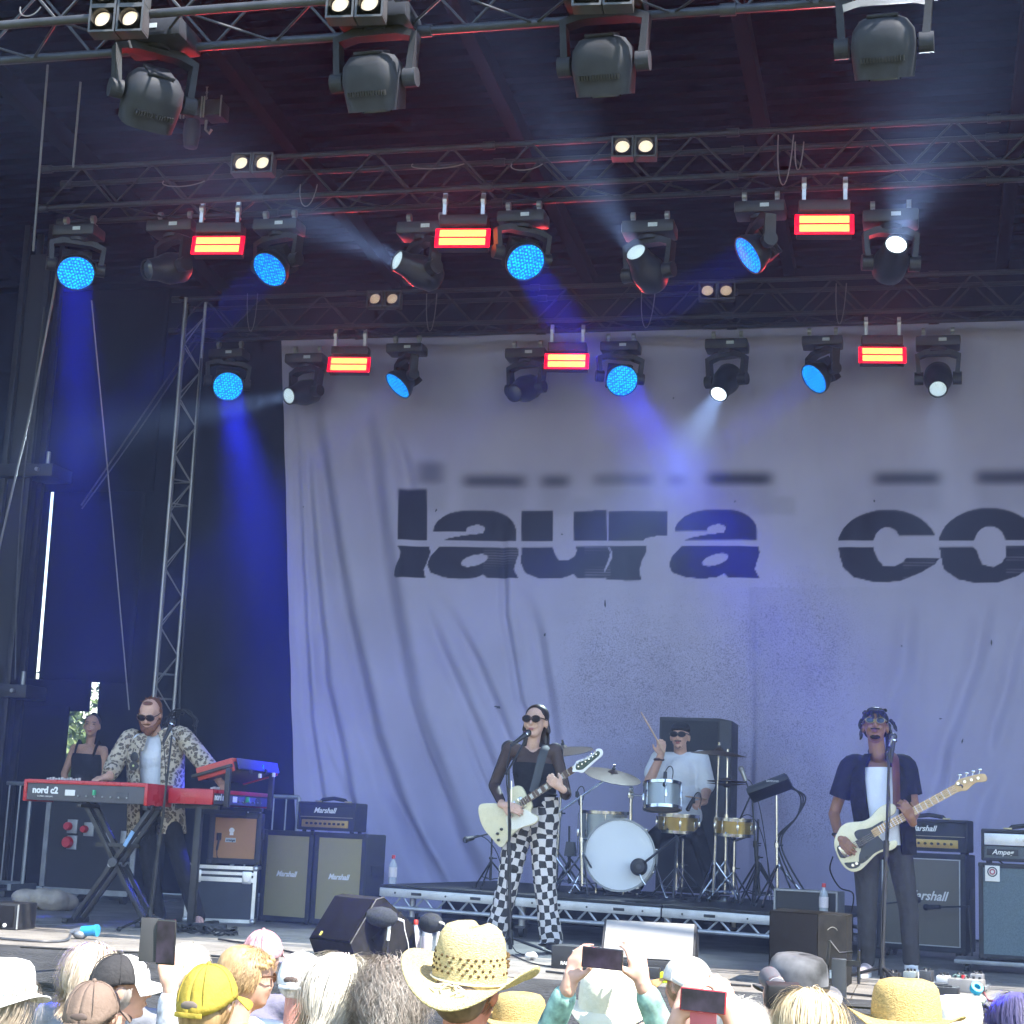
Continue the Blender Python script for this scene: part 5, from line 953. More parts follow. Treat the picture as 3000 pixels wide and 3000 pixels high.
def hand_mb(q, w_, d, n, thumb, curl=.5, s=1.0, spread=.007):
    """w_: wrist, d: pointing direction, n: back of the hand, thumb: +1/-1 side along d x n"""
    d = Vector(d).normalized(); n = Vector(n); n = (n-d*n.dot(d)).normalized(); a = d.cross(n)*thumb; w_ = Vector(w_)
    q.cap(w_-d*.02, w_+d*.03, .026*s, .030*s)
    for k in range(4):
        o = (1.5-k)*.0185*s; L = (.88,1.0,.94,.74)[k]*s; b = w_+a*o*.7+d*.025*s; kn = w_+a*o+d*(.088 if k in (1,2) else .082)*s; q.cap(b, kn, .014*s, .0115*s)
        p, ang = kn, curl*.45; dd = (d+a*o*spread*260).normalized()
        for sg, ln in enumerate((.042,.027,.021)):
            v_ = dd*math.cos(ang)-n*math.sin(ang); e_ = p+v_*ln*L; q.cap(p, e_, (.0082,.0076,.007)[sg]*s, (.0076,.007,.0062)[sg]*s); p = e_; ang += curl*1.0
    p = w_+a*.024*s+d*.022*s; v1 = (a*.75+d*.75-n*.25).normalized(); e_ = p+v1*.042*s; q.cap(p, e_, .0135*s, .011*s); v2 = (a*.25+d*.9-n*(.25+curl*.4)).normalized(); q.cap(e_, e_+v2*.036*s, .0105*s, .0085*s)
def torso_mb(q, neck, pel, shL, shR, g=0.0, k=1.0):
    up = (neck-pel).normalized(); rt = (shR-shL); rt = (rt-up*rt.dot(up)).normalized(); R = Matrix((rt, up.cross(rt), up)).transposed(); H = (neck-pel).length; W = (shR-shL).length
    q.ball(pel+up*H*.70, (W*.43+g, .108*k+g, H*.30+g), 18, 14, R); q.ball(pel+up*H*.42, (W*.36*k+g, .098*k+g, H*.30+g), 18, 14, R); q.ball(pel+up*H*.08, (W*.40*k+g, .108*k+g, H*.24+g), 18, 14, R)
    q.cap(shL, neck-up*.045, .052+g, .06+g); q.cap(shR, neck-up*.045, .052+g, .06+g); return R, up, H, W
def glasses(P, c, R, s=1.0, lens=LEN, frame_=FRM, lw=.029, lh=.022, y=.097):
    Q = lambda x, yy, z: c+R @ Vector((x*s, yy*s, z*s))
    g = P.part('sunglasses', lens, lambda q: [q.ball(Q(k*.033, y, .012), (lw*s, .007*s, lh*s), 14, 8, R) for k in (-1,1)])
    P.part('glasses_frame', frame_, lambda q: (q.cyl(Q(-.012,y+.003,.016), Q(.012,y+.003,.016), .004*s, n=6), [q.tube([Q(k*.062,y-.002,.02), Q(k*.078,.05,.018), Q(k*.080,-.01,.014)], .0042*s, 6) for k in (-1,1)], [q.tube([Q(k*.033+lw*math.cos(a), y+.004, .012+lh*math.sin(a)) for a in [R_(i*24) for i in range(15)]], .0032*s, 5, close=True) for k in (-1,1)]))
def lips(P, c, R, s=1.0, mat=None): P.part('mouth', mat or pm('lips', (.35,.11,.10), .45), lambda q: (q.ball(c+R @ Vector((0,.0945*s,-.053*s)), (.022*s,.006*s,.005*s), 12, 6, R), q.ball(c+R @ Vector((0,.0945*s,-.062*s)), (.019*s,.007*s,.006*s), 12, 6, R)))
def shoe(P, an, toe, mat, sole=WHT, s=1.0):
    d = Vector((toe[0], toe[1], 0)).normalized(); a = Vector((an.x, an.y, DECK if an.z > .9 else 0)); R = Matrix((Vector((d.y,-d.x,0)), d, Vector((0,0,1)))).transposed()
    o = P.blob('shoe', mat, lambda q: (q.ball(a+R @ Vector((0,.0,.06)), (.042,.06,.055), 12, 10, R), q.ball(a+R @ Vector((0,.08,.045)), (.044,.09,.035), 12, 10, R), q.ball(a+R @ Vector((0,.145,.035)), (.040,.05,.026), 12, 10, R)), .009, 3)
    P.part('sole', sole, lambda q: q.prism([(.045*math.cos(t)*(1 if math.sin(t) > 0 else .9), .07+.125*math.sin(t)) for t in [R_(k*24) for k in range(15)]], 0, .022, Matrix.Translation(a) @ R.to_4x4() @ Matrix(((1,0,0,0),(0,0,1,0),(0,1,0,0),(0,0,0,1)))), o)
def ring_shell(q, rings, a0, a1, n=28, th=.008):
    """open wrap round a torso: rings = (centre, right radius vector, front radius vector); angle 0 = front"""
    m_ = len(rings); vs = []
    for off in (0, th):
        for c, rx, ry in rings:
            for i in range(n+1):
                a = a0+(a1-a0)*i/n; d = rx*math.sin(a)+ry*math.cos(a); vs.append(c+d+d.normalized()*off)
    k = n+1; B = m_*k; fs = []
    for j in range(m_-1):
        for i in range(n): fs += [(j*k+i, j*k+i+1, (j+1)*k+i+1, (j+1)*k+i), (B+j*k+i, B+(j+1)*k+i, B+(j+1)*k+i+1, B+j*k+i+1)]
    for j in range(m_-1):
        for i in (0, n): fs.append((j*k+i, (j+1)*k+i, B+(j+1)*k+i, B+j*k+i))
    for j in (0, m_-1):
        for i in range(n): fs.append((j*k+i, j*k+i+1, B+j*k+i+1, B+j*k+i))
    q.add(vs, fs)
def mixp(a, b, t): return a*(1-t)+b*t
# ---------------------------------------------------------------- singer
def singer():
    Y = 12.2; J = lambda x, y, dy=0: PY(1350+x/3.864, 2000+y/3.864, Y+dy); K = lambda x, y, dy=0: PY(1350+x/4.2, 2400+y/4.2, Y+dy)
    hc = J(848, 450); R = hframe((-.10,-.98,.06)); nk = J(815, 715, .02); sR, sL = J(548, 745, .0), J(1070, 775, .03); pel = J(860, 1420, .02)
    eR, wR = J(375, 1165, .05), J(468, 1375, -.255); eL, wL = J(1190, 1265, .0), J(1145, 1198, -.25)
    hipR, hipL = K(700, 150, .02), K(1010, 130, .02); kR, kL = K(590, 760, -.03), K(1035, 800, -.02); aR, aL = K(415, 1480, .0), K(1110, 1520, .0)
    gR = PZ(1446, 2782); gR = Vector((aR.x, aR.y, DECK)); P = Person('woman in sunglasses, sheer black top and checked trousers playing the cream guitar', Vector(((aR.x+aL.x)/2, Y, DECK)))
    def bod(q):
        head_mb(q, hc, R, 1.05); q.cap(nk, hc+Vector((.0,.01,-.05)), .046, .048); torso_mb(q, nk-Vector((0,0,.03)), pel, sR, sL, -.006, .92)
        for s_, e_, w_ in ((sR,eR,wR),(sL,eL,wL)): q.cap(s_, e_, .043, .035); q.cap(e_, w_, .036, .024)
        hand_mb(q, J(480,1385,-.265), J(600,1420,-.275)-J(480,1385,-.265), Vector((-.1,-1,.35)), 1, .65, 1.0); hand_mb(q, J(1140,1195,-.26), J(1030,1105,-.285)-J(1140,1195,-.26), Vector((.2,-.9,-.3)), 1, 1.15, 1.0)
        for h_, k_, a_ in ((hipR,kR,aR),(hipL,kL,aL)): q.cap(h_, k_, .068, .048); q.cap(k_, Vector((a_.x, a_.y, DECK+.09)), .046, .034)
    P.blob('body', SK1, bod, .0058, 3)
    up = (nk-pel).normalized(); rt = (sL-sR).normalized(); fw = Vector((rt.y, -rt.x, 0)).normalized(); cr = [(pel+up*(nk-pel).length*f_, rt*rx, fw*ry) for f_, rx, ry in ((.02,.142,.118),(.2,.140,.116),(.4,.148,.122),(.55,.155,.130),(.66,.152,.128),(.72,.145,.120))]
    P.part('camisole', BCL, lambda q: ring_shell(q, cr, R_(-179), R_(179), 40, .006))
    SHE = pm('sheer_black_mesh', (.028,.017,.018), .7, var=.3, scale=30, alpha=.74)
    P.blob('mesh_top', SHE, lambda q: (torso_mb(q, nk-Vector((0,0,.06)), pel+Vector((0,0,.08)), sR, sL, .010, .92), [(q.cap(s_, e_, .051, .043), q.cap(e_, mixp(e_, w_, .86), .043, .034)) for s_, e_, w_ in ((sR,eR,wR),(sL,eL,wL))]), .0105, 3)
    # checked trousers: each leg a swept tube with its own weave direction
    m, t, b, L, N = mat_nodes('checked_cotton'); uv = N('ShaderNodeUVMap'); ck = N('ShaderNodeTexChecker'); ck.inputs['Scale'].default_value = 1; mp = N('ShaderNodeMapping'); mp.inputs['Scale'].default_value = (20.5,20.5,1); nz = N('ShaderNodeTexNoise'); nz.inputs['Scale'].default_value = 60; nw = N('ShaderNodeTexNoise'); nw.inputs['Scale'].default_value = 9; tc0 = N('ShaderNodeTexCoord'); L(tc0.outputs['Object'], nw.inputs[0]); va = N('ShaderNodeVectorMath'); va.operation = 'MULTIPLY_ADD'; L(nw.outputs['Color'], va.inputs[0]); va.inputs[1].default_value = (.05,.05,0); L(uv.outputs[0], va.inputs[2]); L(va.outputs[0], mp.inputs[0]); L(mp.outputs[0], ck.inputs[0]); ck.inputs[1].default_value = (.66,.62,.60,1); ck.inputs[2].default_value = (.035,.033,.033,1); L(ck.outputs[0], b.inputs[0]); b.inputs['Roughness'].default_value = .85
    tc = N('ShaderNodeTexCoord'); L(tc.outputs['Object'], nz.inputs[0]); bp = N('ShaderNodeBump'); bp.inputs['Strength'].default_value = .4; bp.inputs['Distance'].default_value = .02; nz.inputs['Scale'].default_value = 16; L(nz.outputs[0], bp.inputs['Height']); L(bp.outputs[0], b.inputs['Normal'])
    def leg(q, side):
        h_, k_, a_ = (hipR,kR,aR) if side < 0 else (hipL,kL,aL); ctr = pel
        pts = [pel+Vector((side*.045,.0,.075)), mixp(pel+Vector((side*.06,0,.0)), h_, .5), h_+Vector((0,0,-.04)), mixp(h_, k_, .35), mixp(h_, k_, .7), k_, mixp(k_, a_, .3), mixp(k_, a_, .65), Vector((a_.x, a_.y, DECK+.10)), Vector((a_.x, a_.y-.01, DECK+.045))]
        rj = random.Random(side+9); q.tube(smoothpts(pts, 6), [(a_+rj.uniform(-.0045,.0045), b_+rj.uniform(-.0045,.0045)) for a_, b_ in interp_r([(.110,.107),(.112,.110),(.104,.104),(.095,.097),(.086,.09),(.080,.084),(.077,.08),(.078,.082),(.082,.086),(.085,.088)], 6)], 28, ref=(0,1,0))
    P.part('trouser_leg', m, lambda q: leg(q, -1)); P.part('trouser_leg', m, lambda q: leg(q, 1))
    P.part('belt', BCL, lambda q: q.tube([pel+Vector((.135*math.cos(a), .112*math.sin(a), .10)) for a in [R_(k*15) for k in range(24)]], [(.016,.006)]*24, 8, close=True, ref=(0,0,1)))
    for a_, dx in ((aR,-.3),(aL,.25)): shoe(P, Vector((a_.x, a_.y, DECK+.05)), (dx,-1), BLKM, BLK)
    # hair slicked back, falling behind the shoulders
    H = lambda x, y, z: hc+R @ Vector((x, y, z))
    hr = P.blob('hair', HDK, lambda q: (q.ball(H(0,-.030,.050), (.090,.096,.088), 16, 12, R), q.ball(H(0,-.07,-.01), (.082,.055,.09), 14, 10, R), q.cap(H(.07,-.02,.02), H(.088,-.03,-.05), .022, .024), q.cap(H(-.07,-.03,.02), H(-.084,-.045,-.06), .02, .022), q.ball(H(.01,-.085,-.08), (.075,.04,.09), 12, 10, R), q.cap(H(-.055,-.06,-.06), H(-.07,-.05,-.17), .026, .014), q.cap(H(.065,-.04,-.02), H(.085,-.045,-.18), .026, .016), q.cap(H(.085,-.05,-.12), H(.098,-.02,-.21), .018, .007), q.cap(H(0,-.08,-.08), H(.01,-.075,-.20), .045, .03)), .009, 3)
    rh = random.Random(4)
    P.part('hair_strands', HDK, lambda q: [q.tube([H(x:=rh.uniform(-.08,.09), -.06+rh.uniform(-.02,.02), -.03), H(x*1.1+rh.uniform(-.01,.01), -.07, -.1), H(x*1.2+rh.uniform(-.02,.02), -.06+rh.uniform(-.02,.03), -.18-rh.uniform(0,.09))], [.005,.005,.0015], 4) for _ in range(110)], hr)
    glasses(P, hc, R, 1.05, lw=.032, lh=.024); lips(P, hc, R, 1.05)
    P.part('guitar_strap', pm('grey_strap', (.05,.055,.06), .7), lambda q: q.tube(smoothpts([J(1010,745,.10), J(975,715,.0), J(940,780,-.105), J(890,960,-.15), J(850,1120,-.17), J(820,1240,-.19)], 4), [(.004,.03)]*21, 8, ref=(.6,-1,0)))
    return P
def interp_r(r, n):
    out = []
    for i in range(len(r)-1):
        for j in range(n): t = j/n; out.append((r[i][0]*(1-t)+r[i+1][0]*t, r[i][1]*(1-t)+r[i+1][1]*t))
    return out+[r[-1]]
singer()
def outline(pts, off, sc, y, dy=0.0):
    return [(p.x, p.z) for p in (PY(off[0]+x/sc, off[1]+z/sc, y) for x, z in pts)]
def smooth2(pts, n=4):
    k = len(pts); out = []
    for i in range(k):
        p0, p1, p2, p3 = [Vector((*pts[(i+d) % k], 0)) for d in (-1,0,1,2)]
        for j in range(n): t = j/n; v = .5*((2*p1)+(p2-p0)*t+(2*p0-5*p1+4*p2-p3)*t*t+(3*p1-p0-3*p2+p3)*t**3); out.append((v.x, v.y))
    return out
def slab(name, mat, par, base, out, y0, y1, bev=.0):
    """flat slab cut to an outline (world x, z), standing in a plane of constant y"""
    bm = bmesh.new(); vs = [bm.verts.new((x-base.x, y0-base.y, z-base.z)) for x, z in out]; f = bm.faces.new(vs); r = bmesh.ops.extrude_face_region(bm, geom=[f]); ev = [v for v in r['geom'] if isinstance(v, bmesh.types.BMVert)]; bmesh.ops.translate(bm, verts=ev, vec=(0, y1-y0, 0)); bmesh.ops.recalc_face_normals(bm, faces=bm.faces)
    if bev:
        ed = [e for e in bm.edges if len(e.link_faces) == 2 and abs(e.link_faces[0].normal.dot(e.link_faces[1].normal)) < .3 and abs(e.verts[0].co.y-e.verts[1].co.y) < 1e-5]; bmesh.ops.bevel(bm, geom=ed, offset=bev, segments=3, affect='EDGES', profile=.6)
    me = bpy.data.meshes.new(name); bm.to_mesh(me); bm.free(); me.polygons.foreach_set('use_smooth', [True]*len(me.polygons)); me.set_sharp_from_angle(angle=R_(40)); return link(name, me, mat, par)
CREAM = pm('cream_lacquer', (.66,.60,.40), .28, var=.03, coat=.3); IVG = pm('white_pickguard', (.74,.72,.62), .35, var=.03); ROSE = pm('rosewood', (.09,.045,.03), .45, var=.3, scale=40); MAPLE = pm('maple_neck', (.55,.36,.17), .35, var=.12, scale=25, coat=.2); PEARL = pm('pearl_inlay', (.65,.66,.66), .3)
def guitar():
    O, s = (1350, 2000), 3.864; y = 11.99; c = PY(1350+480/s, 2000+1560/s, y); t = thing('electric_guitar', 'cream electric guitar with angular body held by the singer', 'guitar', c)
    bd = [(205,1440),(216,1392),(262,1368),(400,1364),(480,1382),(532,1345),(536,1262),(562,1208),(602,1178),(650,1165),(692,1180),(722,1218),(745,1268),(795,1335),(815,1392),(798,1446),(808,1478),(866,1504),(886,1536),(868,1578),(815,1612),(700,1640),(622,1690),(562,1752),(520,1806),(492,1850),(452,1862),(418,1835),(350,1756),(285,1680),(240,1600),(213,1510)]
    slab('body', CREAM, t, c, outline(smooth2(bd, 3), O, s, y), y-.02, y+.02, .006)
    slab('pickguard', IVG, t, c, outline(smooth2([(520,1500),(640,1460),(720,1430),(790,1470),(850,1510),(870,1540),(840,1580),(720,1625),(620,1660),(545,1650),(515,1570)], 3), O, s, y-.02), y-.0235, y-.0205)
    n0, n1 = PY(O[0]+690/s, O[1]+1362/s, y-.03), PY(O[0]+1272/s, O[1]+982/s, y-.05); d = (n1-n0); L = d.length; d.normalize(); up = Vector((0,-1,0)); sd = up.cross(d).normalized(); up = d.cross(sd); M = Matrix((d, sd, up)).transposed()
    part('neck', CREAM, t, lambda q: q.box((n0+n1)/2-c-up*.012, (L+.1,.045,.022), rot=M, bev=.006)); part('fingerboard', ROSE, t, lambda q: q.box((n0+n1)/2-c+up*.003, (L,.048,.006), rot=M))
    for k in range(15): f = 1-2**(-(k+1)/12); p = n1+(n0-n1)*(f/(1-2**(-16/12))); part('fret', CHR, t, lambda q: q.box(p-c+up*.0066, (.003,.048,.0022), rot=M), False)
    for k in (3,5,7,9,12): f = (1-2**(-(k-.5)/12))/(1-2**(-16/12)); p = n1+(n0-n1)*f; part('inlay', PEARL, t, lambda q: q.box(p-c+up*.0064, (.02,.034,.0014), rot=M), False)
    for k in range(6): off = sd*(-.016+.0064*k); part('string', CHR, t, lambda q: q.cyl(n1-c+up*.009+off, PY(O[0]+545/s, O[1]+1455/s, y-.03)-c+off+up*.006, .0007, n=4), False)
    for a_, nm in (((690,1362),'pickup'),((620,1410),'pickup')): p = PY(O[0]+a_[0]/s, O[1]+a_[1]/s, y-.022); part(nm, CHR, t, lambda q: q.box(p-c, (.036,.085,.014), rot=M, bev=.003))
    p = PY(O[0]+548/s, O[1]+1460/s, y-.022); part('bridge', CHR, t, lambda q: q.box(p-c, (.018,.09,.018), rot=M, bev=.004)); part('vibrato_arm', CHR, t, lambda q: q.tube([p-c, p-c+Vector((.02,-.03,.04)), PY(O[0]+575/s, O[1]+1110/s, y-.05)-c], .004, 6))
    for a_ in ((418,1710),(428,1782),(462,1660)): p = PY(O[0]+a_[0]/s, O[1]+a_[1]/s, y-.02); part('knob', BLK, t, lambda q: q.cyl(p-c, p-c+Vector((0,-.02,0)), .011, .009, n=12))
    hs = [(1268,985),(1296,918),(1322,884),(1420,850),(1512,790),(1540,752),(1585,750),(1610,785),(1600,830),(1540,880),(1450,960),(1380,1022),(1330,1010),(1270,1010)]
    h = slab('headstock', WHT, t, c, outline(smooth2(hs, 3), O, s, y-.05), y-.06, y-.045, .003); slab('headstock_face', pm('dark_face', (.02,.05,.04), .25), h, c, outline(smooth2([(1300,940),(1330,905),(1430,865),(1515,805),(1548,772),(1575,790),(1560,830),(1500,880),(1420,950),(1370,985),(1310,985)], 3), O, s, y-.062), y-.0625, y-.0608)
    for k in range(6): p = PY(O[0]+(1335+40*k)/s, O[1]+(950-28*k)/s, y-.064); part('tuning_peg', CHR, h, lambda q: (q.cyl(p-c, p-c+Vector((0,-.012,0)), .006, n=8), q.ball(p-c+Vector((-.012,.0,.020)), (.008,.005,.006), 8, 6)))
guitar()
# ---------------------------------------------------------------- microphone stands for singers
def mic_stand(label, bu, bv, tu, tv, y, tip, legs=None, round_base=False, clip=True, md=None):
    b = PZ(bu, bv); y = b.y if y is None else y; b = Vector((b.x, y, DECK)); top = PY(tu, tv, y); t = thing('microphone_stand', label, 'microphone stand', b); T = top-b; tipv = Vector(tip)-b
    part('pole', BLKM, t, lambda q: (q.cyl((0,0,.03), T*.55, .0125, n=10), q.cyl(T*.5, T, .009, n=10))); part('clutch', BLK, t, lambda q: q.cyl(T*.53, T*.60, .018, n=12))
    if round_base: part('base', BLKM, t, lambda q: q.lathe([(0,.02),(.05,.02),(.125,.01),(.13,0)], 24))
    else:
        part('hub', BLK, t, lambda q: q.cyl((0,0,.06),(0,0,.16),.024,.018,n=12))
        for k in range(3): a = (legs or .5)+2*math.pi*k/3; f = Vector((.31*math.cos(a), .31*math.sin(a), .012)); part('leg', BLKM, t, lambda q: q.cyl((0,0,.11), f, .010, n=8)); part('rubber_foot', BLK, t, lambda q: q.ball(f, .02, 8, 6))
    d = (tipv-T); part('boom', BLKM, t, lambda q: q.cyl(T-d.normalized()*.04, T+d*.7, .008, n=8)) if d.length > .05 else None
    md = Vector(md).normalized() if md else d.normalized(); m_ = part('microphone', BLK, t, lambda q: q.cyl(tipv-md*.19, tipv-md*.045, .012, .019, n=12)); part('grille_ball', pm('mic_mesh', (.07,.07,.075), .45, .6, var=.3, scale=400), m_, lambda q: q.ball(tipv-md*.02, .026, 14, 10)); part('mic_ring', CHR, m_, lambda q: q.cyl(tipv-md*.048, tipv-md*.038, .0265, n=14))
    part('lead', CAB, t, lambda q: q.tube(smoothpts([tipv-md*.19, T+Vector((-.015,0,-.05)), T*.7+Vector((.016,-.012,0)), T*.35+Vector((-.016,-.012,0)), Vector((.02,-.02,.05)), Vector((.2,-.1,.008))], 5), .004, 5)); return t
mic_stand('black microphone stand in front of the singer', 1472, 2800, 1490, 2255, 12.0-.16, PY(1553, 2143, 12.03), legs=.3, md=(.35,.35,.35))
mic_stand('black tripod microphone stand in front of the bass player', 2583, 2888, 2606, 2185, None, PY(2618, 2150, 11.35), legs=1.0, md=(.1,.15,1))
mic_stand('black microphone stand in front of the keyboard player', 463, 2722, 492, 2260, 12.02, PY(508, 2110, 12.15), legs=.2, md=(.1,.3,.6))
# ---------------------------------------------------------------- keyboard player
def trousers(P, pel, legs, mat, g=0.012, thigh=.082, knee=.060, cuff=.055, vox=.012, W=.30):
    def f(q):
        q.ball(pel, (W*.5, .115, .12), 16, 12)
        for h_, k_, a_ in legs: q.cap(h_, k_, thigh+g, knee+g); q.cap(k_, Vector((a_.x, a_.y, a_.z)), knee+g, cuff+g*.6); q.cap(mixp(k_, a_, .7)+Vector((0,-.012,0)), a_, cuff+g*.8, cuff+g)
    return P.blob('trousers', mat, f, vox, 3)
def leopard():
    m, t, b, L, N = mat_nodes('leopard_print'); tc = N('ShaderNodeTexCoord'); n0 = N('ShaderNodeTexNoise'); n0.inputs['Scale'].default_value = 16; mp = N('ShaderNodeMix'); mp.data_type = 'VECTOR'; mp.inputs[0].default_value = .06; L(tc.outputs['Object'], n0.inputs[0]); L(tc.outputs['Object'], mp.inputs[4]); L(n0.outputs['Color'], mp.inputs[5])
    v = N('ShaderNodeTexVoronoi'); v.inputs['Scale'].default_value = 34; L(mp.outputs[1], v.inputs[0]); r = N('ShaderNodeValToRGB'); e = r.color_ramp.elements; e[0].position = 0; e[0].color = (.19,.14,.09,1); e[1].position = .22; e[1].color = (.19,.14,.09,1)
    for p, c in ((.27,(.09,.075,.06,1)),(.42,(.10,.08,.065,1)),(.50,(.46,.39,.30,1)),(1,(.52,.44,.34,1))): k = e.new(p); k.color = c
    L(v.outputs['Distance'], r.inputs[0]); L(r.outputs[0], b.inputs[0]); b.inputs['Roughness'].default_value = .85; bp = N('ShaderNodeBump'); bp.inputs['Strength'].default_value = .5; bp.inputs['Distance'].default_value = .03; L(n0.outputs[0], bp.inputs['Height']); L(bp.outputs[0], b.inputs['Normal']); return m
LEO = leopard()
def keys_player():
    Y = 12.86; J = lambda x, y, dy=0: PY(100+x/3.22, 2000+y/3.22, Y+dy)
    hc = J(1095, 300, -.06); R = hframe((.10,-.88,-.42)); nk = J(1140, 480, .02); sR, sL = J(905, 520, .0), J(1395, 495, .02); pel = J(1150, 1150, .06)
    eR, wR = J(760, 770, -.08), J(700, 890, -.26); eL, wL = J(1600, 750, -.02), J(1725, 900, -.03)
    aR, aL = Vector((PZ(375, 2715).x, 12.75, DECK+.07)), Vector((PZ(525, 2715).x+.05, 12.8, DECK+.07)); hR, hL = pel+Vector((-.10,0,-.05)), pel+Vector((.10,0,-.05)); kR, kL = mixp(hR, aR, .5)+Vector((0,-.04,.02)), mixp(hL, aL, .5)+Vector((0,-.04,.02))
    P = Person('bearded man in sunglasses and leopard-print shirt playing the keyboards', Vector((pel.x, Y, DECK)))
    def bod(q):
        head_mb(q, hc, R, 1.1); q.cap(nk, hc+R @ Vector((0,-.03,-.07)), .055, .055); torso_mb(q, nk-Vector((0,0,.03)), pel, sR, sL, -.02, .95)
        for s_, e_, w_ in ((sR,eR,wR),(sL,eL,wL)): q.cap(s_, e_, .048, .040); q.cap(e_, w_, .042, .030)
        hand_mb(q, wR, J(600,905,-.34)-wR, Vector((.1,-.25,1)), 1, .8, 1.05); hand_mb(q, wL, J(1800,1000,-.08)-wL, Vector((.8,-.5,.5)), -1, .7, 1.05)
        for h_, k_, a_ in ((hR,kR,aR),(hL,kL,aL)): q.cap(h_, k_, .07, .05); q.cap(k_, a_, .048, .036)
    P.blob('body', SK3, bod, .006, 3)
    P.blob('tee_shirt', WCL, lambda q: torso_mb(q, nk-Vector((0,0,.03)), pel+Vector((0,0,.02)), sR+Vector((.04,0,-.02)), sL-Vector((.04,0,.02)), .008, 1.0), .011, 3)
    up = (nk-pel).normalized(); rt = (sL-sR).normalized(); fw = Vector((rt.y, -rt.x, 0)).normalized()
    rings = []
    for k, (f_, rx, ry) in enumerate(((-.42,.235,.165),(-.2,.23,.17),(.0,.225,.17),(.3,.225,.165),(.6,.235,.16),(.8,.235,.145),(.92,.20,.12),(1.0,.11,.09))): rings.append((pel+up*(nk-pel).length*f_, rt*rx, fw*ry))
    P.part('leopard_shirt', LEO, lambda q: (ring_shell(q, rings, R_(26), R_(342), 40, .01)))
    P.part('sleeve', LEO, lambda q: q.tube(smoothpts([sR+Vector((.06,0,.0)), sR, mixp(sR,eR,.5), eR, mixp(eR,wR,.45), mixp(eR,wR,.8)], 3), interp_r([(.06,.06),(.074,.074),(.082,.08),(.082,.078),(.075,.072),(.06,.06)], 3), 18)); P.part('sleeve', LEO, lambda q: q.tube(smoothpts([sL-Vector((.06,0,.0)), sL, mixp(sL,eL,.5), eL, mixp(eL,wL,.45), mixp(eL,wL,.8)], 3), interp_r([(.06,.06),(.074,.074),(.082,.08),(.082,.078),(.078,.076),(.062,.06)], 3), 18))
    P.part('collar', LEO, lambda q: (q.tube([J(1020,500,-.10), J(1000,560,-.13), J(1020,640,-.15)], [(.045,.008),(.05,.008),(.012,.006)], 8, ref=(0,-1,.3)), q.tube([J(1225,440,-.10), J(1250,520,-.13), J(1235,620,-.15)], [(.045,.008),(.05,.008),(.012,.006)], 8, ref=(0,-1,.3))))
    pk = J(940, 760, -.185); P.part('badge', BLK, lambda q: (q.lathe([(0,.006),(.035,.006),(.038,0)], 16, pk+Vector((0,0,-.02)), fw), q.ball(pk+Vector((0,0,.05)), (.035,.01,.04), 10, 8)))
    P.part('badge_dot', pm('yellow_green', (.6,.65,.25), .5), lambda q: q.lathe([(0,.01),(.008,.01),(.01,0)], 10, pk+Vector((0,0,-.02)), fw))
    trousers(P, pel, ((hR,kR,aR),(hL,kL,aL)), BCL); CHK = pm('red_check_shoe', (.5,.3,.28), .7, var=.7, scale=110)
    shoe(P, aR, (-.3,-1), CHK); shoe(P, aL, (.5,-.9), CHK)
    H = lambda x, y, z: hc+R @ Vector((x, y, z)*Vector((1,1,1)) if False else (x, y, z))
    H = lambda x, y, z: hc+R @ Vector((x, y, z))
    hr = P.blob('hair', HGI, lambda q: (q.ball(H(0,-.045,.050), (.087,.085,.078), 16, 12, R), q.ball(H(0,-.075,-.0), (.080,.05,.075), 14, 10, R), q.cap(H(.083,-.01,.035), H(.084,.005,-.04), .014, .012), q.cap(H(-.083,-.01,.035), H(-.084,.005,-.04), .014, .012), q.ball(H(0,.035,.108), (.045,.03,.016), 12, 8, R)), .008, 2)
    P.blob('beard', HGI, lambda q: (q.ball(H(0,.062,-.094), (.05,.042,.042), 14, 10, R), q.cap(H(-.072,.02,-.055), H(-.035,.07,-.098), .022, .028), q.cap(H(.072,.02,-.055), H(.035,.07,-.098), .022, .028), q.cap(H(-.028,.1,-.048), H(.028,.1,-.048), .009), q.ball(H(0,.075,-.125), (.034,.03,.03), 12, 8, R)), .008, 2)
    rh = random.Random(9); P.part('hair_strands', HGI, lambda q: [q.tube([H(x:=rh.uniform(-.06,.07), .0+rh.uniform(-.08,.03), .118-abs(x)*.5), H(x*1.25+rh.uniform(-.02,.02), -.06+rh.uniform(-.03,.02), .135-abs(x)*.6+rh.uniform(0,.02))], [.004,.001], 4) for _ in range(30)], hr)
    glasses(P, hc, R, 1.1, lw=.033, lh=.024)
keys_player()
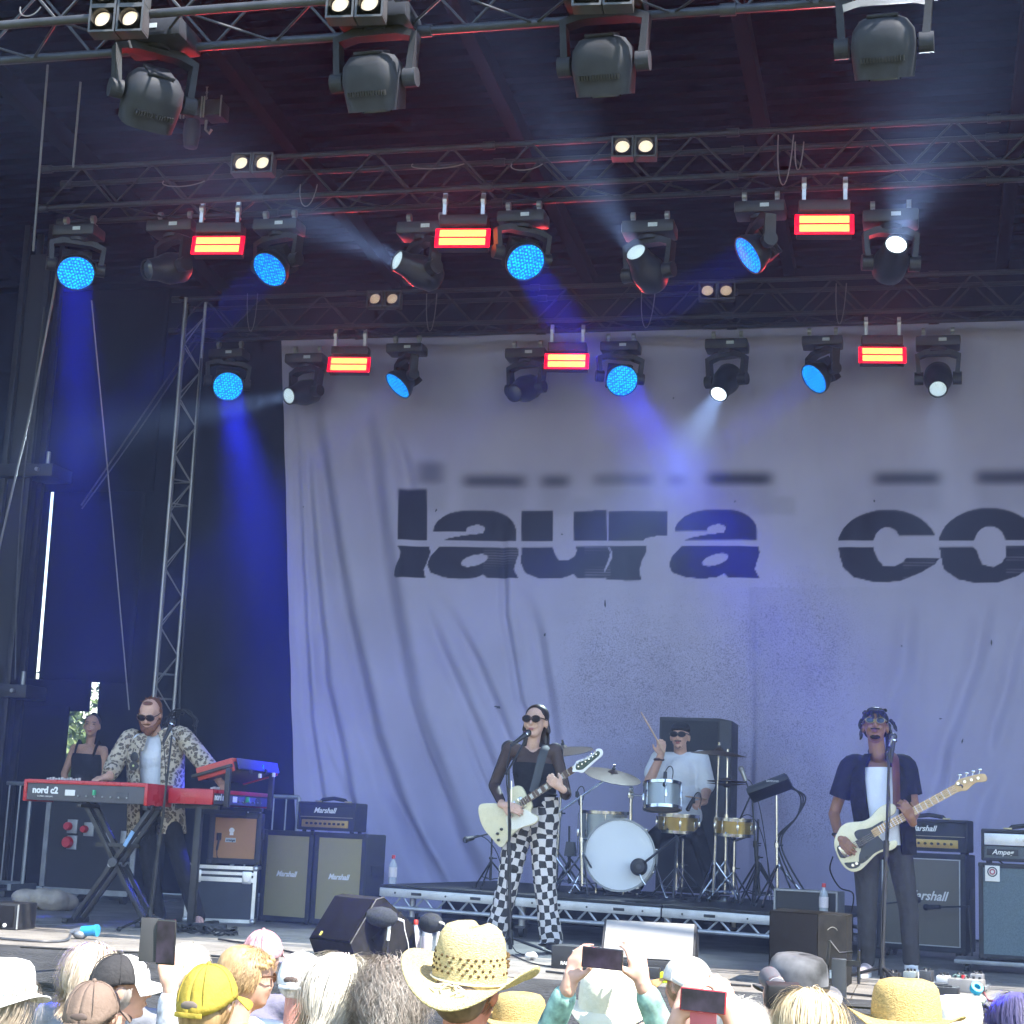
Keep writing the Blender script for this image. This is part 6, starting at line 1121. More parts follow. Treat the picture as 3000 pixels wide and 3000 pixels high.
# ---------------------------------------------------------------- woman watching from the wing
def watcher():
    Y = 15.4; J = lambda x, y, dy=0: PY(100+x/3.22, 2000+y/3.22, Y+dy)
    hc = J(545, 410); R = hframe((.28,-.95,.05)); nk = J(530, 550, .02); sR, sL = J(385, 620), J(655, 640); pel = J(500, 1000, .03); eR, wR = J(285, 860, .02), J(300, 1000, -.08); eL, wL = J(665, 850, .02), J(650, 1000, -.1)
    P = Person('woman with tied-back hair and black vest watching from the left wing', Vector((pel.x, Y, DECK))); aR, aL = Vector((pel.x-.1, Y, DECK+.07)), Vector((pel.x+.1, Y, DECK+.07)); hR, hL = pel+Vector((-.09,0,-.05)), pel+Vector((.09,0,-.05))
    def bod(q):
        head_mb(q, hc, R, .98); q.cap(nk, hc-Vector((0,-.01,.06)), .045, .045); torso_mb(q, nk-Vector((0,0,.03)), pel, sR, sL, -.01, .9)
        for s_, e_, w_ in ((sR,eR,wR),(sL,eL,wL)): q.cap(s_, e_, .046, .036); q.cap(e_, w_, .036, .026)
        hand_mb(q, wR, (.3,-.6,-.6), (-1,0,0), 1, .5); hand_mb(q, wL, (-.3,-.6,-.6), (1,0,0), -1, .5)
        for h_, a_ in ((hR,aR),(hL,aL)): q.cap(h_, mixp(h_,a_,.5), .07, .05); q.cap(mixp(h_,a_,.5), a_, .05, .036)
    P.blob('body', SK4, bod, .010, 3)
    up = (nk-pel).normalized(); rt = (sL-sR).normalized(); fw = Vector((rt.y, -rt.x, 0)).normalized(); vr = [(pel+up*(nk-pel).length*f_, rt*rx, fw*ry) for f_, rx, ry in ((-.1,.175,.135),(.2,.165,.13),(.45,.168,.132),(.62,.172,.135),(.72,.160,.128))]
    P.part('vest', BCL, lambda q: ring_shell(q, vr, R_(-179), R_(179), 40, .006)); P.part('vest_strap', BCL, lambda q: q.tube(smoothpts([pel+up*(nk-pel).length*.68-rt*.10+fw*.115, pel+up*(nk-pel).length*.92-rt*.105+fw*.06, pel+up*(nk-pel).length*.95-rt*.105, pel+up*(nk-pel).length*.68-rt*.10-fw*.11], 4), [(.006,.024)]*13, 8)); P.part('vest_strap', BCL, lambda q: q.tube(smoothpts([pel+up*(nk-pel).length*.68+rt*.10+fw*.115, pel+up*(nk-pel).length*.92+rt*.105+fw*.06, pel+up*(nk-pel).length*.95+rt*.105, pel+up*(nk-pel).length*.68+rt*.10-fw*.11], 4), [(.006,.024)]*13, 8))
    trousers(P, pel, ((hR,mixp(hR,aR,.5),aR),(hL,mixp(hL,aL,.5),aL)), BCL); shoe(P, aR, (-.1,-1), BLK, BLK); shoe(P, aL, (.1,-1), BLK, BLK)
    H = lambda x, y, z: hc+R @ Vector((x, y, z)); P.blob('hair', HDK, lambda q: (q.ball(H(0,-.03,.042), (.082,.088,.080), 16, 12, R), q.ball(H(0,-.08,.02), (.07,.05,.07), 12, 10, R), q.ball(H(0,-.06,.115), (.035,.035,.03), 10, 8)), .009, 3)
    P.part('eyes', BLK, lambda q: [q.ball(H(k*.031,.083,.012), (.014,.006,.005), 10, 6, R) for k in (-1,1)]); P.part('eyebrows', HDK, lambda q: [q.cap(H(k*.018,.088,.032), H(k*.046,.079,.030), .0035) for k in (-1,1)]); lips(P, hc, R, .98); P.part('earring', CHR, lambda q: q.ball(H(.082,-.005,-.055), .008, 8, 6))
watcher()
# ---------------------------------------------------------------- drummer
def drummer():
    Y = 15.0; J = lambda x, y, dy=0: PY(1620+x/2.477, 2050+y/2.477, Y+dy)
    hc = J(922, 268, -.02); R = hframe((-.06,-.98,.02)); nk = J(925, 385, .02); sR, sL = J(770, 430), J(1070, 430, .02); pel = J(935, 800, .06); eR, wR = J(700, 590, -.10), J(783, 405, -.20); eL, wL = J(1115, 650, .0), J(1095, 740, -.22)
    P = Person('drummer in black cap, dark glasses and white tee raising a stick', Vector((pel.x, Y, rz_at(pel.x, Y)))); zb = P.b.z
    pel = Vector((pel.x, Y+.05, zb+.62)); hR, hL = pel+Vector((-.10,-.02,-.03)), pel+Vector((.10,-.02,-.03)); kR, kL = Vector((pel.x-.17, Y-.36, zb+.50)), Vector((pel.x+.20, Y-.34, zb+.50)); aR, aL = Vector((kc.x+.06, 14.93, zb+.10)), Vector((pel.x+.34, Y-.28, zb+.09))
    def bod(q):
        head_mb(q, hc, R, 1.04); q.cap(nk, hc-Vector((0,-.01,.06)), .058, .056); torso_mb(q, nk-Vector((0,0,.03)), pel, sR, sL, -.02, 1.1)
        for s_, e_, w_ in ((sR,eR,wR),(sL,eL,wL)): q.cap(s_, e_, .058, .047); q.cap(e_, w_, .048, .032)
        hand_mb(q, wR, Vector((.03,-.05,1)), (.3,-.9,.0), -1, 1.35, 1.12); hand_mb(q, wL, (-.25,-.6,-.1), (.1,-.3,.9), 1, 1.2, 1.08)
        for h_, k_, a_ in ((hR,kR,aR),(hL,kL,aL)): q.cap(h_, k_, .075, .055); q.cap(k_, a_, .05, .038); q.cap(a_, a_+Vector((0,-.14,-.05)), .04, .03)
    P.blob('body', SK3, bod, .0065, 3)
    P.blob('tee_shirt', WCL, lambda q: (torso_mb(q, nk-Vector((0,0,.025)), pel+Vector((0,0,.03)), sR, sL, .016, 1.18), q.cap(sR, mixp(sR,eR,.62), .080, .082), q.cap(sL, mixp(sL,eL,.85), .080, .085)), .012, 3)
    trousers(P, pel, ((hR,kR,aR),(hL,kL,aL)), BCL)
    P.part('shoe', BLK, lambda q: [q.ball(a_+Vector((0,-.08,-.05)), (.045,.13,.04), 12, 8) for a_ in (aR,)]); P.part('shoe', BLK, lambda q: [q.ball(a_+Vector((0,-.08,-.05)), (.045,.13,.04), 12, 8) for a_ in (aL,)])
    H = lambda x, y, z: hc+R @ Vector((x, y, z)); P.blob('cap', pm('black_cap', (.012,.012,.014), .8), lambda q: (q.ball(H(0,-.018,.068), (.090,.105,.068), 16, 12, R), q.ball(H(0,.035,.066), (.074,.085,.012), 16, 8, R), q.ball(H(0,-.05,.03), (.083,.06,.05), 14, 10, R)), .008, 3)
    glasses(P, hc, R, 1.06, lw=.033, lh=.022, frame_=BLK); lips(P, hc, R, 1.04); P.part('wrist_band', pm('brown_band', (.06,.025,.02), .6), lambda q: q.tube([mixp(wR,eR,.16)+Vector((.037*math.cos(a),.037*math.sin(a),0)) for a in [R_(k*24) for k in range(15)]], .012, 6, close=True)); P.part('moustache', HDK, lambda q: q.cap(H(-.025,.097,-.045), H(.025,.097,-.045), .006)); P.part('stubble', pm('stubble', (.25,.13,.09), .7), lambda q: q.ball(H(0,.070,-.092), (.026,.020,.018), 12, 8, R))
    s0, s1 = wR+Vector((.04,-.05,.02)), J(640, 92, -.30); WOOD = pm('hickory', (.55,.36,.24), .5)
    tag(part('drumstick', WOOD, None, lambda q: (q.cyl(s0, mixp(s0,s1,.8), .0075, n=8), q.cyl(mixp(s0,s1,.8), s1, .0075, .004, n=8), q.ball(s1, .006, 8, 6))), 'pale drumstick raised high in the drummer\'s right hand', 'drumstick')
    s2, s3 = wL+Vector((.03,-.06,.02)), J(960, 700, -.5); tag(part('drumstick', WOOD, None, lambda q: (q.cyl(s2, mixp(s2,s3,.8), .0075, n=8), q.cyl(mixp(s2,s3,.8), s3, .0075, .004, n=8))), 'drumstick resting low in the drummer\'s left hand', 'drumstick')
drummer()
# ---------------------------------------------------------------- bass player and bass
def bassist():
    Y = 11.8; J = lambda x, y, dy=0: PY(2350+x/3.22, 2000+y/3.22, Y+dy); K = lambda x, y, dy=0: PY(2350+x/2.97, 2450+y/2.97, Y+dy)
    hc = J(690, 420, -.01); R = hframe((.02,-.96,.26)); nk = J(715, 690, .02); sR, sL = J(455, 765), J(980, 765, .02); pel = J(790, 1500, .03)
    eR, wR = J(300, 1240, .04), J(345, 1450, -.22); eL, wL = J(1060, 1215, .0), J(1035, 1300, -.26); hR, hL = K(560, 230), K(850, 170); kR, kL = K(565, 650, -.03), K(925, 620, -.02); aR, aL = K(560, 1150), K(950, 1130)
    P = Person('bass player in open black shirt over white vest and grey trousers', Vector(((aR.x+aL.x)/2, Y, DECK)))
    def bod(q):
        head_mb(q, hc, R, 1.04); q.cap(nk, hc-Vector((0,-.02,.05)), .056, .054); torso_mb(q, nk-Vector((0,0,.03)), pel, sR, sL, -.022, .92)
        for s_, e_, w_ in ((sR,eR,wR),(sL,eL,wL)): q.cap(s_, e_, .048, .038); q.cap(e_, w_, .039, .028)
        hand_mb(q, wR, J(440,1560,-.30)-wR, Vector((-.5,-.8,.3)), 1, .7, 1.08); hand_mb(q, wL, J(1000,1225,-.30)-wL, Vector((.3,-.9,.2)), 1, .9, 1.08)
        for h_, k_, a_ in ((hR,kR,aR),(hL,kL,aL)): q.cap(h_, k_, .068, .048); q.cap(k_, Vector((a_.x,a_.y,DECK+.08)), .046, .034)
    P.blob('body', SK2, bod, .0058, 3)
    up = (nk-pel).normalized(); rt = (sL-sR).normalized(); fw = Vector((rt.y, -rt.x, 0)).normalized(); vr = [(pel+up*(nk-pel).length*f_, rt*rx, fw*ry) for f_, rx, ry in ((-.04,.16,.125),(.2,.165,.132),(.45,.17,.135),(.62,.165,.132),(.74,.14,.122),(.86,.11,.108))]
    P.part('vest', WCL, lambda q: ring_shell(q, vr, R_(-100), R_(100), 30, .006)); P.part('vest_back', WCL, lambda q: ring_shell(q, vr[:5], R_(90), R_(270), 20, .004))
    rings = [(pel+up*(nk-pel).length*f_, rt*rx, fw*ry) for f_, rx, ry in ((-.12,.175,.135),(.0,.185,.145),(.25,.19,.15),(.5,.20,.148),(.72,.205,.14),(.85,.19,.12),(.95,.125,.095),(1.02,.08,.08))]
    P.part('shirt', BCL, lambda q: ring_shell(q, rings, R_(30), R_(330), 40, .01))
    for s_, e_ in ((sR,eR),(sL,eL)): P.part('sleeve', BCL, lambda q: q.tube(smoothpts([mixp(s_, nk, .62)-Vector((0,0,.05)), mixp(s_, nk, .25)-Vector((0,0,.012)), mixp(s_,e_,.06), mixp(s_,e_,.35), mixp(s_,e_,.66)], 3), interp_r([(.058,.058),(.066,.066),(.069,.069),(.073,.072),(.074,.072)], 3), 18))
    P.part('shirt_tail', BCL, lambda q: q.tube(smoothpts([J(990,1330,-.10), J(1000,1450,-.09), J(1010,1620,-.08)], 3), [(.05,.01)]*7, 8, ref=(0,-1,0)))
    trousers(P, pel, ((hR,kR,Vector((aR.x,aR.y,DECK+.10))),(hL,kL,Vector((aL.x,aL.y,DECK+.12)))), GRT_, .008, .080, .058, .050, .011)
    SH = pm('white_red_trainer', (.62,.5,.48), .6, var=.5, scale=16); shoe(P, Vector((aR.x,aR.y,DECK+.05)), (-.15,-1), SH); shoe(P, Vector((aL.x,aL.y,DECK+.05)), (.15,-1), WHT); P.part('sock', WHT, lambda q: q.cyl(Vector((aL.x,aL.y,DECK+.06)), Vector((aL.x,aL.y,DECK+.16)), .045, n=14))
    H = lambda x, y, z: hc+R @ Vector((x, y, z)); rh = random.Random(2)
    hr = P.blob('hair', HBK, lambda q: (q.ball(H(0,-.022,.055), (.092,.098,.082), 16, 12, R), q.ball(H(0,-.07,.0), (.084,.055,.07), 12, 10, R), q.ball(H(0,.055,.098), (.06,.035,.025), 12, 8, R)), .009, 2)
    def lock(q, a, b_, r): n = 7; q.tube([mixp(a, b_, i/n)+Vector((rh.uniform(-.004,.004),0,-.03*(i/n)**2)) for i in range(n+1)], [r*(1.0 if i % 2 else .78) for i in range(n)]+[r*.4], 6)
    locks = [((-.05,.05,.085),(-.055,.10,.035)),((-.02,.06,.092),(-.02,.108,.03)),((.02,.06,.09),(.012,.108,.045)),((.05,.05,.08),(.062,.085,.05)),((-.08,-.01,.03),(-.105,-.01,-.05)),((-.08,-.03,.02),(-.09,-.02,-.13)),((-.07,-.05,.0),(-.075,-.04,-.17)),((-.09,.01,.05),(-.135,.02,.0)),((-.08,-.04,.0),(-.10,-.05,-.15)),((-.03,-.09,-.02),(-.04,-.08,-.17)),((.03,-.09,-.02),(.035,-.08,-.16)),((.08,-.02,.02),(.092,-.02,-.05)),((-.05,-.02,.115),(-.07,.01,.135)),((.0,-.02,.12),(.01,.02,.138)),((.05,-.03,.11),(.075,.0,.115)),((.085,.0,.05),(.10,.02,.01))]
    for a, b_ in locks: P.part('lock', HBK, lambda q: lock(q, H(*[k_*1.06 for k_ in a]), H(*[k_*1.06 for k_ in b_]), .0125), hr)
    glasses(P, hc, R, 1.04, lens=pm('blue_lens', (.035,.05,.085), .25, spec=.3), frame_=pm('thin_gold', (.3,.25,.15), .3, .7), lw=.027, lh=.020); lips(P, hc, R, 1.04, pm('dark_lips', (.17,.06,.05), .45)); P.part('moustache', pm('beard_black', (.02,.012,.009), .95, spec=.05), lambda q: (q.cap(H(-.026,.097,-.044), H(.026,.097,-.044), .0045))); P.part('goatee', pm('beard_black', (0,0,0)), lambda q: q.ball(H(0,.078,-.095), (.034,.014,.016), 12, 8, R))
    P.part('wristband', BLK, lambda q: q.tube([mixp(wR,eR,.08)+Vector((.034*math.cos(a),.034*math.sin(a),.0)) for a in [R_(k*24) for k in range(15)]], .011, 6, close=True))
    P.part('guitar_strap', pm('brown_leather', (.10,.03,.022), .55, var=.2), lambda q: q.tube(smoothpts([J(870,690,.10), J(870,665,.0), J(880,740,-.11), J(885,900,-.155), J(890,1050,-.165), J(890,1190,-.18)], 4), [(.004,.034)]*21, 8, ref=(.3,-1,0)))
bassist()
def bass():
    O, s = (2350, 2000), 3.22; y = 11.56; c = PY(O[0]+560/s, O[1]+1480/s, y); t = thing('bass_guitar', 'cream bass guitar with dark pickguard held by the bass player', 'bass guitar', c)
    bd = [(340,1400),(362,1362),(410,1328),(470,1314),(560,1308),(630,1280),(690,1215),(735,1172),(790,1146),(840,1140),(878,1158),(890,1192),(872,1238),(820,1270),(772,1318),(744,1372),(732,1430),(752,1482),(798,1508),(846,1490),(884,1488),(899,1516),(884,1552),(838,1580),(776,1590),(716,1612),(660,1660),(602,1722),(552,1766),(500,1785),(450,1776),(400,1742),(360,1684),(326,1612),(304,1540),(310,1462)]
    slab('body', CREAM, t, c, outline(smooth2(bd, 3), O, s, y), y-.02, y+.02, .007)
    pg = [(492,1418),(530,1388),(600,1378),(660,1360),(752,1306),(762,1320),(700,1385),(715,1440),(760,1492),(812,1520),(832,1516),(800,1556),(740,1580),(680,1612),(620,1668),(566,1706),(536,1690),(540,1620),(556,1570),(545,1500),(512,1470)]
    slab('pickguard', pm('dark_pickguard', (.018,.026,.034), .3), t, c, outline(smooth2(pg, 3), O, s, y-.02), y-.0235, y-.0205); slab('control_plate', pm('dark_pickguard', (0,0,0)), t, c, outline(smooth2([(398,1702),(450,1695),(540,1690),(545,1725),(500,1752),(440,1748)], 3), O, s, y-.02), y-.0235, y-.0205)
    slab('bridge_cover', pm('dark_pickguard', (0,0,0)), t, c, outline(smooth2([(330,1550),(400,1530),(490,1560),(500,1600),(440,1640),(362,1650)], 3), O, s, y-.02), y-.0235, y-.0205)
    n0, n1 = PY(O[0]+690/s, O[1]+1412/s, y-.028), PY(O[0]+1448/s, O[1]+998/s, y-.04); d = n1-n0; L = d.length; d.normalize(); up = Vector((0,-1,0)); sd = up.cross(d).normalized(); up = d.cross(sd); M = Matrix((d, sd, up)).transposed()
    part('neck', MAPLE, t, lambda q: q.box((n0+n1)/2-c-up*.010, (L+.04,.050,.022), rot=M, bev=.006)); part('fingerboard', MAPLE, t, lambda q: q.box((n0+n1)/2-c+up*.003, (L,.053,.005), rot=M))
    for k in range(18): f = (1-2**(-(k+1)/12))/(1-2**(-20/12)); p = n1+(n0-n1)*f; part('fret', WHT, t, lambda q: q.box(p-c+up*.0058, (.004,.053,.002), rot=M), False)
    for k in (3,5,7,9,12,15): f = (1-2**(-(k-.5)/12))/(1-2**(-20/12)); p = n1+(n0-n1)*f; part('inlay', BLK, t, lambda q: q.cyl(p-c+up*.005, p-c+up*.0063, .0045, n=10))
    br = PY(O[0]+400/s, O[1]+1590/s, y-.024)
    for k in range(4): off = sd*(-.018+.012*k); part('string', CHR, t, lambda q: q.cyl(n1-c+up*.009+off, br-c+off+up*.004, .0013, n=4), False)
    part('bridge', CHR, t, lambda q: q.box(br-c, (.05,.08,.012), rot=M, bev=.003))
    for a_ in ((540,1520),(575,1490)): p = PY(O[0]+a_[0]/s, O[1]+a_[1]/s, y-.024); part('pickup', BLK, t, lambda q: q.box(p-c, (.03,.055,.014), rot=M, bev=.003))
    hs = [(1440,955),(1475,915),(1580,882),(1690,858),(1728,866),(1746,900),(1735,930),(1690,938),(1640,945),(1590,985),(1550,1018),(1500,1024),(1455,1035),(1438,1005)]
    h = slab('headstock', MAPLE, t, c, outline(smooth2(hs, 3), O, s, y-.04), y-.046, y-.032, .003)
    for k in range(4): p = PY(O[0]+(1470+63*k)/s, O[1]+(952-17*k)/s, y-.048); part('tuning_peg', CHR, h, lambda q: q.cyl(p-c, p-c+Vector((0,-.016,0)), .010, n=10)); part('tuner_key', CHR, h, lambda q: (q.cyl(p-c+Vector((.006,.01,.02)), p-c+Vector((.012,.01,.05)), .004, n=6), q.ball(p-c+Vector((.013,.01,.056)), (.014,.005,.010), 10, 6)))
    slab('logo', BLK, h, c, outline(smooth2([(1462,965),(1490,955),(1520,975),(1508,1000),(1500,975),(1480,975)], 3), O, s, y-.047), y-.0475, y-.0468)
    for a_ in ((480,1722),(515,1705)): p = PY(O[0]+a_[0]/s, O[1]+a_[1]/s, y-.022); part('knob', CHR, t, lambda q: q.cyl(p-c, p-c+Vector((0,-.02,0)), .010, n=12))
bass()
# ================================================================ audience in the sun
def PD(u, v, d): return Vector(CAM+ray(u, v)*d)
def cloth(name, c, **k): return pm('cloth_'+name, c, .85, var=k.pop('var', .08), scale=k.pop('scale', 10), bump=.45, bscale=20, **k)
def hairmat(name, c): return pm('hair_'+name, c, .5, var=.28, scale=70, stretch=(1,1,.2), spec=.4)
def strands(P, c, R, mat, n, L, r=(.085,.10,.10), curl=0.0, lift=.0, front=.35, zmin=-.25, zmax=2.0, seed=1, wid=.0035, par=None, flow=1.0, name='hair_strands'):
    """ribbons rooted on the scalp that fall down the head"""
    n = int(n*1.9); wid *= .55
    q = random.Random(seed); vs = []; fs = []; gz = Vector((0,0,-1))
    for _ in range(n):
        while True:
            d = Vector((q.gauss(0,1), q.gauss(0,1), q.gauss(0,1))).normalized()
            if zmin < d.z < zmax and not (d.y > front and d.z < .62): break
        p = c+R @ Vector((d.x*r[0], d.y*r[1], d.z*r[2]+.02)); nrm = (R @ Vector((d.x/r[0], d.y/r[1], d.z/r[2]))).normalized(); ln = L*q.uniform(.7,1.1); seg = 5; field = lambda n_, p_: (lambda g: (g-n_*g.dot(n_)*(1.0 if p_.z > c.z-.07 else .35)))(gz+R @ Vector((0,-.55,0))+Vector(((p_-c).x,(p_-c).y,0))*5); v = (nrm*(.06+lift)+field(nrm,p)*.8+Vector((q.uniform(-.2,.2),q.uniform(-.2,.2),q.uniform(-.15,.05)))).normalized(); ph = q.uniform(0,6.28); b = len(vs)
        for i in range(seg+1):
            w_ = wid*(1-.75*i/seg); sd = nrm.cross(v); sd = sd.normalized() if sd.length > 1e-4 else Vector((1,0,0)); o = (sd*math.sin(ph+i*1.7)+nrm*math.cos(ph+i*1.7)*.7)*curl*(i/seg); vs += [p+o-sd*w_, p+o+sd*w_]
            t = field(nrm, p); v = (v*(.5)+t*.8*flow+nrm*lift*.35+Vector((q.uniform(-.15,.15),q.uniform(-.15,.15),0))*(.4+curl*12)).normalized(); p = p+v*ln/seg
            dd = p-c; loc = R.transposed() @ dd; k = math.sqrt((loc.x/r[0])**2+(loc.y/r[1])**2+((loc.z-.02)/r[2])**2)
            if k < 1.03: p = c+dd*(1.03/max(k,.2)) if k > .2 else p
            nn = R @ Vector((loc.x/r[0]**2, loc.y/r[1]**2, loc.z/r[2]**2)); nrm = nn.normalized() if nn.length > 1e-6 else nrm
        if max(x_.z for x_ in vs[b:]) > c.z+r[2]+.034+.05*lift: del vs[b:]; continue
        fs += [(b+2*i, b+2*i+1, b+2*i+3, b+2*i+2) for i in range(seg)]
    mb = MB(); mb.add(vs, fs); me = bpy.data.meshes.new(name); me.from_pydata([tuple(x) for x in mb.v], [], mb.f); me.polygons.foreach_set('use_smooth', [True]*len(me.polygons)); o = link(name, me, mat); P.add(o, par); o['kind'] = 'stuff'; return o
def punter(label, u, v, dep, fwd=(0,1,0), sk=SK3, shirt=None, s=1.0, arms=None, up=(0,0,1), shoulder=.19):
    """u, v = middle of the head; body stands on the ground below it"""
    hc = PD(u, v, dep); R = hframe(fwd, up); b2 = Vector((fwd[0], fwd[1], 0)).normalized(); bf = (b2+Vector((0,1.2,0))).normalized(); rt = Vector((bf.y, -bf.x, 0)); nk = hc-R @ Vector((0,.035,0))+Vector((0,0,-.165))
    P = Person(label, Vector((hc.x, hc.y, 0))); sR, sL = nk-rt*shoulder+Vector((0,0,-.05)), nk+rt*shoulder+Vector((0,0,-.05)); pel = Vector((nk.x, nk.y, max(.78, nk.z-.56))); hs = [pel+rt*k*.10 for k in (-1,1)]; an = [Vector((h_.x, h_.y, .07)) for h_ in hs]; arms = arms or {}
    A = []
    for k, sh in ((-1, sR), (1, sL)):
        if k in arms: w_ = PD(*arms[k][0]); el = mixp(sh, w_, .5)+Vector((rt.x*k*.10, rt.y*k*.10, -.13)); A.append((k, sh, el, w_, arms[k]))
        else: el = sh+rt*k*.04+Vector((0,0,-.27)); w_ = el+bf*.16+Vector((0,0,-.16)); A.append((k, sh, el, w_, None))
    def bod(q):
        head_mb(q, hc, R, s); q.cap(nk+Vector((0,0,-.02)), hc-R @ Vector((0,.03,.06)), .056*s, .056*s); torso_mb(q, nk-Vector((0,0,.03)), pel, sR, sL, -.02, 1.05)
        for k, sh, el, w_, a in A:
            q.cap(sh, el, .05, .04); q.cap(el, w_, .041, .029)
            if a: hand_mb(q, w_, a[1], a[2], a[3], a[4], 1.0)
            else: hand_mb(q, w_, bf*.4-Vector((0,0,1)), rt*k, -k, .4)
        for h_, a_ in zip(hs, an): q.cap(h_, mixp(h_,a_,.5), .075, .052); q.cap(mixp(h_,a_,.5), a_, .05, .038)
    P.blob('body', sk, bod, .007 if arms else .013, 3)
    sh_ = shirt or cloth('grey_tee', (.2,.2,.23))
    P.blob('shirt', sh_, lambda q: (torso_mb(q, nk-Vector((0,0,.02)), pel-Vector((0,0,.05)), sR, sL, .014, 1.12), [q.cap(sh, mixp(sh,el,.6) if a is None or len(a) < 6 else el, .068, .064) for k, sh, el, w_, a in A], [q.cap(el, mixp(el,w_,.85), .058, .046) for k, sh, el, w_, a in A if a and len(a) > 5]), .014, 4)
    trousers(P, pel, [(h_, mixp(h_,a_,.5), a_) for h_, a_ in zip(hs, an)], cloth('denim', (.05,.07,.13)), vox=.02)
    for a_ in an: P.part('shoe', BLK, lambda q: q.ball(a_+b2*.07-Vector((0,0,.03)), (.05,.12,.045) if abs(b2.y) > .7 else (.12,.05,.045), 12, 8))
    P.hc, P.R, P.s = hc, R, s; return P
def HH(P): return lambda x, y, z: P.hc+P.R @ Vector((x*P.s, y*P.s, z*P.s))
def base_hair(P, mat, back=.05, low=.0, big=1.0, capped=False):
    H = HH(P)
    if capped: return P.blob('hair', mat, lambda q: (q.ball(H(0,-.05,-.02-low*.5), tuple(k*P.s for k in (.079,.056,.05+low*.6)), 14, 10, P.R), q.ball(H(0,-.03,.03), tuple(k*P.s for k in (.080,.085,.05)), 14, 10, P.R)), .01, 3)
    return P.blob('hair', mat, lambda q: (q.ball(H(0,-.025,.045), tuple(k*P.s*big for k in (.083,.092,.080)), 16, 12, P.R), q.ball(H(0,-.065,-.005-low), tuple(k*P.s*big for k in (.077,.05+back*.2,.075+low)), 14, 10, P.R)), .01, 3)
def ball_cap(P, mat, brim=None, strap=True, front=None, name='cap', tall=1.0, lift=.0):
    """six-panel cap following the head; brim forward"""
    H = HH(P); s = P.s; R = P.R; n = 36; rows = 10
    def dome(q, a0, a1, off=0.0):
        vs = []; cols = int(n*(a1-a0)/360)
        for j in range(rows+1):
            th = R_(90)*(j/rows); zz = math.sin(th)
            for i in range(cols+1):
                a = R_(a0+(a1-a0)*i/cols); c, s_ = math.cos(a), math.sin(a); rr = max(.001, math.cos(th)**.82); w_ = 1+.014*math.sin(a*9+j*.9+lift*300)+.012*math.sin(j*1.7+a*4+tall*40)+.008*math.sin(a*17+j*2.3)
                z0 = .008+lift-(.045 if c < 0 else 0)*abs(c)*(1-zz); vs.append(H((.0955+off)*rr*s_*w_, -.012+(.114+off)*rr*c*w_, z0+(.098*tall+off)*zz+.006))
        k = cols+1; q.add(vs, [(j*k+i, j*k+i+1, (j+1)*k+i+1, (j+1)*k+i) for j in range(rows) for i in range(cols)])
    gap = 24 if strap else 0
    if front is None: o = P.part(name, mat, lambda q: dome(q, -180+0, 180))
    else: o = P.part(name, mat, lambda q: dome(q, 62, 298)); P.part('front_panel', front, lambda q: dome(q, -62, 62, .0012), o)
    sd = o.modifiers.new('t', 'SOLIDIFY'); sd.thickness = .004
    for k in range(6): a = R_(30+60*k); P.part('seam', mat, lambda q: q.tube([H((.0965)*max(.02,math.cos(t)**.82)*math.sin(a), -.012+.115*max(.02,math.cos(t)**.82)*math.cos(a), .014+lift+(.0995*tall)*math.sin(t)) for t in [R_(90)*j/8 for j in range(9)]], .0018, 4), o)
    P.part('button', mat, lambda q: q.ball(H(0,-.012,.100*tall+.014+lift), .009, 8, 6), o)
    bm_ = brim or mat
    def br(q):
        vs = []; m_ = 14
        for j in range(4):
            e = j/3
            for i in range(m_+1): a = R_(-62+124*i/m_); rr = .104+.075*e*math.cos(a*.9); vs.append(H(rr*math.sin(a)*.9, -.010+rr*math.cos(a)*1.06, .018+lift-.018*e+ -.03*(math.sin(a)**2)*e))
        k = m_+1; q.add(vs, [(j*k+i, j*k+i+1, (j+1)*k+i+1, (j+1)*k+i) for j in range(3) for i in range(m_)])
    b_ = P.part('brim', bm_, br, o); q2 = b_.modifiers.new('t', 'SOLIDIFY'); q2.thickness = .004
    if strap: P.part('strap_opening', pm('dark_gap', (.10,.07,.06), .8) if strap is True else strap, lambda q: q.ball(H(0,-.116,.004+lift), (.034*s,.009*s,.017*s), 14, 8, R), o); P.part('strap', mat, lambda q: q.tube([H(.05*math.cos(a)*1.0, -.122-.006*math.sin(a), -.024+lift) for a in [R_(k) for k in (0,45,90,135,180)]], [(.004,.009)]*5, 6), o)
    return o
